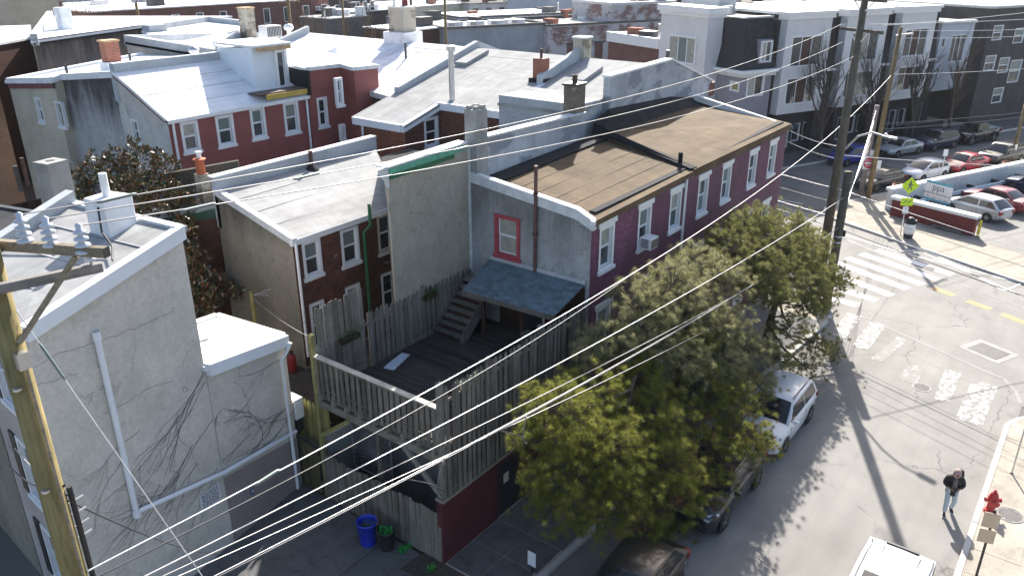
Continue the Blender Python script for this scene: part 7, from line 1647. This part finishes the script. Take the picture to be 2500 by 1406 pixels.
# cables along the cross street
for k, (z, so, lab) in enumerate([(6.3, 0, 'uppermost cable along the cross street from the short pole'), (5.6, .1, 'second cable along the cross street over the maroon wall'), (4.9, -.1, 'third cable along the cross street over the zebra stripes'), (4.4, .15, 'thick twisted cable along the cross street'), (4.0, 0, 'lowest cable along the cross street near the kerb')]):
    a = np.array([PB[0], PB[1], z]); b = a-np.append(N3, 0)*34+np.append(D3, 0)*(so*6); b[2] = z+.6; wire(lab, a, b, .5, 0.011 if k != 3 else .02, m_wireblk if k % 2 else m_wire, 20)
    c = a+np.append(N3, 0)*38+np.append(D3, 0)*so*5; c[2] = z+.6; wire(lab.replace('along the cross street', 'running behind the purple house'), a, c, .5, 0.011 if k != 3 else .02, m_wireblk if k % 2 else m_wire, 20)
for k in range(4):
    wire(['first', 'second', 'third', 'fourth'][k]+' bright strand slung between the sign pole and short pole', (PD_[0]+.1, PD_[1]-.05, 6.6-k*.75), (PB[0]+.05, PB[1]+.1, 3.7+.45*k), .25, .011, m_wire, 16)
wire('service drop from purple house eave to the tall pole', (39.7, 12.8, 8.75), (PA[0], PA[1], 8.3), .12, .014, m_wire); wire('second service drop from purple house eave to the tall pole', (39.7, 12.8, 8.2), (PA[0], PA[1], 7.7), .1, .012, m_wire)
for k, (z, y2, lab) in enumerate([(11.9, 60, 'topmost line leaving the tan pole over the charcoal building'), (11.4, 165, 'second line leaving the tan pole over the parked cars'), (9.0, 155, 'bright line from the tan pole toward the leaning pole'), (5.6, 240, 'low cable from the tan pole over the pickup truck'), (5.2, 262, 'lowest cable from the tan pole over the dark blue suv')]):
    b = np.array(ST(95, 33+k*.3, z+.3)); wire(lab, (PC[0]+.2, PC[1]-.1, z), b, .6, .016, m_wireblk if k > 2 else m_wire, 20)
wire('cable sagging from the tall pole across the municipal lot', (PA[0], PA[1], 7.9), ST(70, 14, 6.0), .8, .018, m_wire); wire('thin line from the tall pole arm over the white townhouses', AI[2], ST(110, 40, 13.0), .7, .012, m_wire); wire('thin line from the tall pole top arm over the blue grey house', AI[5], ST(110, 46, 14.0), .7, .012, m_wire)
for k, (dx, z, lab) in enumerate([(1.9, 6.3, 'service drop from yard post to brick house upper windows'), (3.4, 4.6, 'service drop from yard post to brick house lower windows'), (4.6, 5.2, 'service drop from yard post to the tan party wall')]): wire(lab, (sp[0], 24.6, sp[2]-.15), (16.8+dx, 22.42 if k < 2 else 22.4, z), .15, .009, m_wire)
wire('service drop from yard post down to the deck post', (sp[0], 24.6, sp[2]-.2), (13.86, 18.17, 6.0), .15, .01, m_wire); wire('thin cable strung from yard post across the tan stucco wall', (16.0, 22.3, 4.2), (21.3, 18.0, 7.3), .12, .008, m_wireblk)
wire('black service cable from yellow pole to the shuttered front', L_(lpz(1160)), (5.6, 19.6, 5.4), .25, .016, m_wireblk); wire('bright service cable from yellow pole to the shuttered front', L_(lpz(1185)), (5.7, 19.2, 6.0), .1, .014, m_wire)
wire('thin black cable from yellow pole across the ivy gable', L_(lpz(1210, 165)), tuple(AP(545, 1345, C1, LD)-np.array([0, .2, 0])), .25, .01, m_wireblk)

# ================================================================== STREET FURNITURE
m_lotred = plain('maroon lot wall', (0.13, 0.02, 0.02), .65, var=.2, nscale=.8); m_hyd = plain('hydrant red', (0.45, 0.03, 0.03), .5, var=.2, nscale=6)
r0 = AG(2172, 525, .14); r1 = AG(2372, 577, .14); rd = (r1-r0)[:2]/np.linalg.norm((r1-r0)[:2]); hgt = ZP(2172, 482, r0)-.14
rw_ = thing('lot_wall', 'maroon painted lot wall with thick white cap facing the crossing', 'wall', (r0[0], r0[1], .13), math.atan2(rd[1], rd[0])); Lr = float(np.linalg.norm((r1-r0)[:2]))
MB().box(0, Lr, 0, .4, 0, 1.15).build('wall', m_lotred, rw_, True); MB().box(-.12, Lr+.12, -.12, .52, 1.15, 1.36).build('cap', m_white, rw_, True, bevel=.02)
ww = thing('lot_wall', 'long white lot wall with broad white coping along the parked cars', 'wall', ST(49.2, 34.2, .13), math.atan2(D3[1], D3[0])); MB().box(0, 60, 0, .35, 0, 1.35).build('wall', m_whitedirty, ww, True); MB().box(-.1, 60, -.1, .45, 1.35, 1.55).build('coping', m_white, ww, True, bevel=.02)
gr_ = thing('guard_rail', 'galvanised guard rail on black brackets along the white lot wall', 'guard rail', ST(51, 33.2, .13), math.atan2(D3[1], D3[0]))
MB().add([(0, 0, .5), (26, 0, .5), (26, -.06, .58), (0, -.06, .58), (26, .02, .66), (0, .02, .66), (26, -.06, .74), (0, -.06, .74), (26, 0, .82), (0, 0, .82)], [(0, 1, 2, 3), (3, 2, 4, 5), (5, 4, 6, 7), (7, 6, 8, 9)]).build('beam', m_metal, gr_, True)
for k in range(9): MB().box(.5+k*3-.08, .5+k*3+.08, .02, .8, .55, .8).build('bracket', m_darkmetal, gr_, True)
for k in range(9): MB().box(.5+k*3-.07, .5+k*3+.07, .02, .14, 0, .55).build('post', m_darkmetal, gr_, True)
# municipal sign board
def APs(x, y, s):
    r = ray(x, y); return CAM+r*(s/(D3 @ r[:2]))
sA, sB_ = APs(2260, 447, 50.3), APs(2324, 466, 50.3); sC = APs(2253, 490, 50.3); wS = float(np.linalg.norm(sA-sB_)); cS = (APs(2260, 447, 50.3)+APs(2318, 512, 50.3))/2; hS = float(sA[2]-sC[2])
ms = thing('parking_sign', 'white municipal parking lot board with turquoise bands behind maroon wall', 'sign', (cS[0], cS[1], .13), math.atan2(-N3[1], -N3[0])); hc = float(cS[2]-.13)+.28; hS = max(hS, 1.3)
MB().box(-wS/2, wS/2, -.03, .03, hc-hS/2, hc+hS/2).build('board', m_sign, ms, True); m_turq = plain('turquoise', (0.06, 0.32, 0.42), .5, var=.05)
MB().box(-wS/2, wS/2, -.036, .036, hc+hS/2-.14, hc+hS/2+.0).build('band', m_turq, ms, True); MB().box(-wS/2, wS/2, -.036, .036, hc-hS/2, hc-hS/2+.13).build('band', m_turq, ms, True)
for k in (-.75, .75): MB().box(k*wS*.45-.06, k*wS*.45+.06, -.05, .05, 0, hc-hS/2).build('leg', m_turq, ms, True)
text('ppa', .62, (0, -.04, hc+.26), (rad(90), 0, 0), m_ink, ms); text('MUNICIPAL PARKING LOT', .185, (0, -.04, hc-.16), (rad(90), 0, 0), m_ink, ms)
for k in range(4): MB().box(-wS*.42+k*.55*wS*.4, -wS*.42+k*.55*wS*.4+.3, -.038, -.031, hc-.42-.04*(k % 2), hc-.39-.04*(k % 2)).build('small_print', m_ink, ms, True)
# pedestrian warning sign
sb0 = AG(2198, 573, .14); wsn = thing('crossing_sign', 'fluorescent yellow pedestrian diamond sign on a slim post by the lot wall', 'sign', (sb0[0], sb0[1], .14)); hz = ZP(2213, 452, sb0); hz2 = ZP(2211, 492, sb0)
MB().tube([(0, 0, 0), (0, 0, hz+.3-.14)], .035, 10).build('post', m_metal, wsn, True); ang = rad(-62)
dm_ = flat_sign(wsn, (sb0[0]-.05, sb0[1]-.02, hz), ang, 1.08, 1.08, m_yel, 'diamond', 'diamond'); sub = flat_sign(wsn, (sb0[0]-.05, sb0[1]-.02, hz2), ang, .72, .5, m_yel, 'sub_plate'); flat_sign(wsn, (sb0[0]-.05, sb0[1]-.02, hz2-.55), ang, .34, .46, m_white, 'bus_plate')
pg = MB(); pg.lathe([(.001, -.0), (.06, 0)], (0, -.0145, .26), 12, 'y'); pg.v = [(x, -.0145, z) for x, y, z in pg.v]
for (a, b, w_) in (((0, .19), (.0, -.02), .11), ((0, 0), (.12, -.26), .065), ((0, 0), (-.12, -.26), .065), ((0, .16), (.16, .02), .05), ((0, .16), (-.15, .03), .05)): pg.beam((a[0], -.014, a[1]), (b[0], -.014, b[1]), w_, .003, (0, 1, 0))
pg.build('pictogram', m_ink, dm_, True)
for k in (-.12, .12): MB().beam((k-.1, -.014, -.1), (k+.1, -.014, .1), .05, .003, (0, 1, 0)).build('arrow', m_ink, sub, True)
tb = AG(2216, 580, .14); t = thing('litter_bin', 'white wrapped litter bin with black domed lid beside the yellow sign', 'bin', (tb[0], tb[1], .14))
MB().lathe([(.001, 0), (.26, 0), (.28, .05), (.3, .32)], n=20).build('basket', m_darkmetal, t, True); MB().lathe([(.3, .3), (.33, .32), (.35, .95), (.33, .98)], n=24).build('wrap', m_white, t, True, True); MB().lathe([(.36, .95), (.36, 1.02), (.3, 1.06), (.27, 1.2), (.16, 1.32), (.001, 1.35)], n=24).build('lid', m_black, t, True, True); MB().box(-.14, .14, -.33, -.2, 1.06, 1.2).build('flap', m_darkmetal, t, True)
bo = AG(2386, 578, .14); t = thing('bollard', 'yellow steel bollard at the end of the maroon lot wall', 'bollard', (bo[0], bo[1], .13)); MB().lathe([(.085, 0), (.085, 1.05), (.06, 1.12), (.001, 1.14)], n=18).build('post', plain('bollard yellow', (0.62, 0.46, 0.03), .5), t, True, True); MB().lathe([(.15, 0), (.14, .03), (.085, .04)], n=18).build('collar', m_conc_dark, t, True)
ws_ = AG(2310, 563, .14); t = thing('wheel_stop', 'dark concrete wheel stop lying before the maroon lot wall', 'kerb block', (ws_[0], ws_[1], .14), math.atan2(rd[1], rd[0])); MB().prism([(-.95, -.12), (.95, -.12), (.95, .12), (-.95, .12)], 0, .2).build('block', m_conc_dark, t, True, bevel=.05)
for k in (-.6, .6): MB().lathe([(.02, .2), (.02, .215), (.001, .216)], (k, 0, 0), 8).build('pin', m_rust, t, True)
m_terra = plain('terracotta', (0.34, 0.13, 0.08), .8, var=.2)
for (x, y, lab) in [(2462, 405, 'large terracotta pot of dry brown twigs beside the leaning pole'), (2195, 462, 'large terracotta pot of twigs beside the white hatchback')]:
    q = AG(x, y+18, .14); t = thing('plant_pot', lab, 'plant pot', (q[0], q[1], .14)); MB().lathe([(.001, 0), (.42, 0), (.55, .7), (.62, .72), (.62, .85), (.52, .85), (.5, .7), (.001, .68)], n=26).build('pot', m_terra, t, True, True); mb = MB()
    for i in range(90):
        a = RND.uniform(0, 6.28); e = RND.uniform(.4, 1.4); L2 = RND.uniform(.4, 1.1); d = np.array([math.cos(a)*math.cos(e), math.sin(a)*math.cos(e), math.sin(e)]); p = np.array([RND.uniform(-.3, .3), RND.uniform(-.3, .3), .68]); mb.tube([p, p+d*L2*.6, p+d*L2+np.array([0, 0, -.05])], [.012, .008, .004], 3, False)
    mb.build('twigs', m_barkw, t, True)
for (x, y, yt, lab, two) in [(2292, 450, 365, 'slim white parking sign post beside the white hatchback', 1)]:
    q = AG(x, y, .14); h_ = ZP(x+16, yt, q); t = thing('sign_post', lab, 'sign', (q[0], q[1], .14)); MB().tube([(0, 0, 0), (0, 0, h_-.14)], .03, 8).build('post', m_metal, t, True); flat_sign(t, (q[0]-.04, q[1]-.02, h_-.25), ang, .34, .5, m_white, 'plate')
# hydrant
hy = AG(2416, 1249, KZ); t = thing('fire_hydrant', 'red fire hydrant on the pavement beside the kerb', 'hydrant', (hy[0], hy[1], KZ)); hk = 1.0
MB().lathe([(.001, 0), (.19, 0), (.19, .05), (.13, .06), (.125, .5), (.16, .52), (.16, .57), (.14, .6), (.12, .7), (.07, .78), (.04, .79), (.04, .86), (.001, .87)], n=20).build('barrel', m_hyd, t, True, True).scale = (hk,)*3
for (a, r_, L2) in ((0, .06, .2), (180, .06, .2), (-90, .085, .22)):
    d = np.array([math.cos(rad(a-60)), math.sin(rad(a-60)), 0]); MB().tube([d*.08+np.array([0, 0, .48]), d*L2+np.array([0, 0, .48]), d*(L2+.005)+np.array([0, 0, .48]), d*(L2+.05)+np.array([0, 0, .48])], [r_, r_, r_*1.25, r_*1.2], 12).build('nozzle', m_hyd, t, True)
for i in range(6):
    a = i*PI/3; MB().lathe([(.016, .05), (.016, .08), (.001, .081)], (.165*math.cos(a), .165*math.sin(a), 0), 6).build('bolt', m_rust, t, True)
# sign posts on the near pavement (backs of plates)
q = np.array([22.75, .12]); t = thing('sign_post', 'dark sign post with two bare aluminium plate backs on near pavement', 'sign', (q[0], q[1], KZ)); MB().box(-.035, .035, -.035, .035, 0, 2.35).build('post', m_darkmetal, t, True)
for z in (2.0, 1.45): flat_sign(t, (q[0]-.05, q[1]+.03, z+KZ), rad(-75), .42, .5 if z > 1.8 else .46, plain('bare aluminium %g' % z, (0.50, 0.42, 0.33), .45, .4), 'plate')
q = AG(2470, 1155, KZ); t = thing('sign_post', 'thin bare galvanised post standing on the near pavement', 'post', (q[0], q[1], KZ)); MB().tube([(0, 0, 0), (0, 0, 2.6)], .03, 10).build('post', m_metal, t, True); MB().lathe([(.06, 0), (.05, .02), (.03, .03)], n=12).build('base', m_rust, t, True)
q = AG(1299, 1395, KZ); t = thing('sign_post', 'small white marker on a stake at the kerb under the yellow pine', 'sign', (q[0], q[1], KZ)); MB().box(-.02, .02, -.02, .02, 0, .8).build('stake', m_darkmetal, t, True); MB().box(-.035, -.02, -.14, .14, .25, .75).build('plate', m_white, t, True)

# ================================================================== PEDESTRIAN
pp = AG(2311, 1250, 0.0); HD = math.atan2(-.30, -.95)
pe_ = thing('person', 'person in pink hood, black open coat and pale jeans looking down at phone', 'person', (pp[0], pp[1], 0.004), HD)
def skin(name, verts, edges, radii, mat, parent, sub=2, root=0):
    me = bpy.data.meshes.new(name); me.from_pydata(verts, edges, []); me.materials.append(mat); o = bpy.data.objects.new(name, me); COL.objects.link(o); o.parent = parent
    sk_ = o.modifiers.new('skin', 'SKIN'); sk_.use_smooth_shade = True
    for i, r_ in enumerate(radii): me.skin_vertices[0].data[i].radius = (r_, r_) if not hasattr(r_, '__len__') else r_
    me.skin_vertices[0].data[root].use_root = True
    ss = o.modifiers.new('sub', 'SUBSURF'); ss.levels = sub; ss.render_levels = sub; return o
m_skin = plain('dark skin', (0.16, 0.085, 0.055), .5, var=.06); m_coat = plain('black coat', (0.016, 0.014, 0.017), .75, var=.3, nscale=12); m_hood = plain('dusty pink fleece', (0.40, 0.27, 0.25), .85, var=.12, nscale=14, bump=.3); m_jean = plain('pale jeans', (0.44, 0.49, 0.53), .8, var=.12, nscale=9, bump=.2); m_shoe = plain('black and white shoe', (0.03, 0.03, 0.035), .5)
# x forward, y left
J = dict(pel=(0, 0, .93), sp=(.0, 0, 1.15), ch=(.02, 0, 1.33), nk=(.05, 0, 1.47), hd=(.11, 0, 1.58), lh=(0, .10, .90), lk=(.06, .12, .49), la=(-.12, .12, .09), rh=(0, -.10, .90), rk=(.14, -.11, .50), ra=(.20, -.12, .08), ls=(.02, .19, 1.40), le=(.02, .27, 1.13), lw=(.24, .11, 1.10), rs=(.02, -.19, 1.40), re=(.02, -.27, 1.13), rw=(.24, -.11, 1.08))
nm = list(J); ed = [('pel', 'sp'), ('sp', 'ch'), ('ch', 'nk'), ('nk', 'hd'), ('pel', 'lh'), ('lh', 'lk'), ('lk', 'la'), ('pel', 'rh'), ('rh', 'rk'), ('rk', 'ra'), ('ch', 'ls'), ('ls', 'le'), ('le', 'lw'), ('ch', 'rs'), ('rs', 're'), ('re', 'rw')]
rdd = dict(pel=.12, sp=.12, ch=.13, nk=.055, hd=.09, lh=.09, lk=.055, la=.04, rh=.09, rk=.055, ra=.04, ls=.06, le=.04, lw=.028, rs=.06, re=.04, rw=.028)
skin('body', [J[k] for k in nm], [(nm.index(a), nm.index(b)) for a, b in ed], [rdd[k] for k in nm], m_skin, pe_)
tn = ['pel', 'lh', 'lk', 'la', 'rh', 'rk', 'ra']; skin('trousers', [J[k] if k not in ('la', 'ra') else (J[k][0]-.01, J[k][1], J[k][2]+.03) for k in tn], [(0, 1), (1, 2), (2, 3), (0, 4), (4, 5), (5, 6)], [.14, .105, .082, .07, .105, .082, .07], m_jean, pe_)
cn = ['sp', 'ch', 'ls', 'le', 'lw', 'rs', 're', 'rw', 'pel']; cv = [J[k] for k in cn]; cv[0] = (-.02, 0, 1.12); cv[1] = (0, 0, 1.33); cv[4] = (.18, .14, 1.105); cv[7] = (.18, -.14, 1.09); cv[8] = (-.03, 0, .66)
skin('coat', cv, [(0, 1), (1, 2), (2, 3), (3, 4), (1, 5), (5, 6), (6, 7), (0, 8)], [(.20, .18), (.205, .175), .105, .09, .066, .105, .09, .066, (.225, .20)], m_coat, pe_)
skin('hoodie_front', [(.135, 0, .98), (.155, 0, 1.15), (.15, 0, 1.32), (.12, 0, 1.43)], [(0, 1), (1, 2), (2, 3)], [(.075, .07), (.075, .07), (.07, .065), .06], plain('mauve hoodie', (0.17, 0.13, 0.13), .85), pe_)
hm = MB().lathe([(.001, .155), (.06, .148), (.105, .11), (.128, .05), (.132, -.02), (.12, -.10), (.105, -.15), (.09, -.13), (.10, -.02)], (0, 0, 0), 18).build('hood', m_hood, pe_, True, True); hm.location = (.085, 0, 1.60); hm.rotation_euler = (0, rad(24), 0); hm.scale = (1.05, .92, 1.0)
fc = MB().lathe([(.001, .10), (.06, .08), (.085, .02), (.08, -.05), (.05, -.11), (.001, -.13)], (0, 0, 0), 14).build('face', m_skin, pe_, True, True); fc.location = (.15, 0, 1.57); fc.rotation_euler = (0, rad(35), 0); fc.scale = (.85, .8, 1)
MB().add([(.235, 0, 1.585), (.215, .018, 1.545), (.255, 0, 1.54), (.215, -.018, 1.545)], [(0, 1, 2), (0, 2, 3), (1, 3, 2)]).build('nose', m_skin, pe_, True)
for s_ in (1, -1): MB().lathe([(.001, .012), (.011, 0), (.001, -.012)], (.228, s_*.03, 1.59), 8).build('eye', m_black, pe_, True)
bp = MB().lathe([(.001, .24), (.13, .2), (.16, .05), (.16, -.12), (.12, -.2), (.001, -.21)], (0, 0, 0), 14).build('backpack', m_coat, pe_, True, True); bp.location = (-.20, .12, 1.34); bp.scale = (.75, 1, 1)
for s_, w_ in ((1, 'lw'), (-1, 'rw')):
    W_ = np.array(J[w_]); pal = W_+np.array([.055, -s_*.035, .005]); hv_, he_, hr_ = [tuple(W_), tuple(pal)], [(0, 1)], [.026, .034]
    for fi in range(4):
        b = pal+np.array([.02, -s_*.01, .026-.018*fi]); m2 = b+np.array([.035-.003*abs(fi-1.5), -s_*.03, -.004]); e_ = m2+np.array([-.004, -s_*.03, 0]); k = len(hv_); hv_ += [tuple(b), tuple(m2), tuple(e_)]; he_ += [(1, k), (k, k+1), (k+1, k+2)]; hr_ += [.010, .009, .008]
    b = pal+np.array([-.01, -s_*.02, .035]); e_ = b+np.array([.035, -s_*.025, .022]); k = len(hv_); hv_ += [tuple(b), tuple(e_)]; he_ += [(1, k), (k, k+1)]; hr_ += [.011, .009]
    skin('hand', hv_, he_, hr_, m_skin, pe_, 1)
ph = MB().box(-.004, .004, -.036, .036, -.075, .075).build('phone', m_black, pe_, True, bevel=.004); ph.location = (.335, 0, 1.12); ph.rotation_euler = (0, rad(-50), 0)
for s_, a_, tilt in ((1, 'la', .25), (-1, 'ra', -.05)):
    A_ = J[a_]; sh = MB(); out = [(-.09, .0), (-.10, .045), (-.05, .10), (.03, .085), (.12, .05), (.175, .03), (.17, 0)]; k = len(out)
    sh.add([(x, -.042*(.75 if x < -.05 or x > .15 else 1), z) for x, z in out]+[(x, .042*(.75 if x < -.05 or x > .15 else 1), z) for x, z in out], [tuple(range(k)), tuple(range(2*k-1, k-1, -1))]+[(i, k+i, k+(i+1) % k, (i+1) % k) for i in range(k)])
    so_ = sh.build('shoe', m_shoe, pe_, True, bevel=.012); so_.location = (A_[0], A_[1], .022 if s_ < 0 else .03); so_.rotation_euler = (0, tilt*.5, s_*.18)
    MB().box(-.1, .178, -.044, .044, -.018, .008).build('sole', m_white, so_, True, bevel=.006)

# ================================================================== AIR
hz_ = MB().box(-705, 1405, -705, 1405, -1.0, 17.7).build('haze', None); tag(hz_, kind='stuff')
mh = bpy.data.materials.new('thin haze'); mh.use_nodes = True; th_ = mh.node_tree; th_.nodes.clear(); vo_ = th_.nodes.new('ShaderNodeVolumePrincipled'); vo_.inputs['Color'].default_value = (.86, .92, 1, 1); vo_.inputs['Density'].default_value = 0.00011; vo_.inputs['Anisotropy'].default_value = .3
om_ = th_.nodes.new('ShaderNodeOutputMaterial'); th_.links.new(vo_.outputs[0], om_.inputs['Volume']); hz_.data.materials.append(mh)
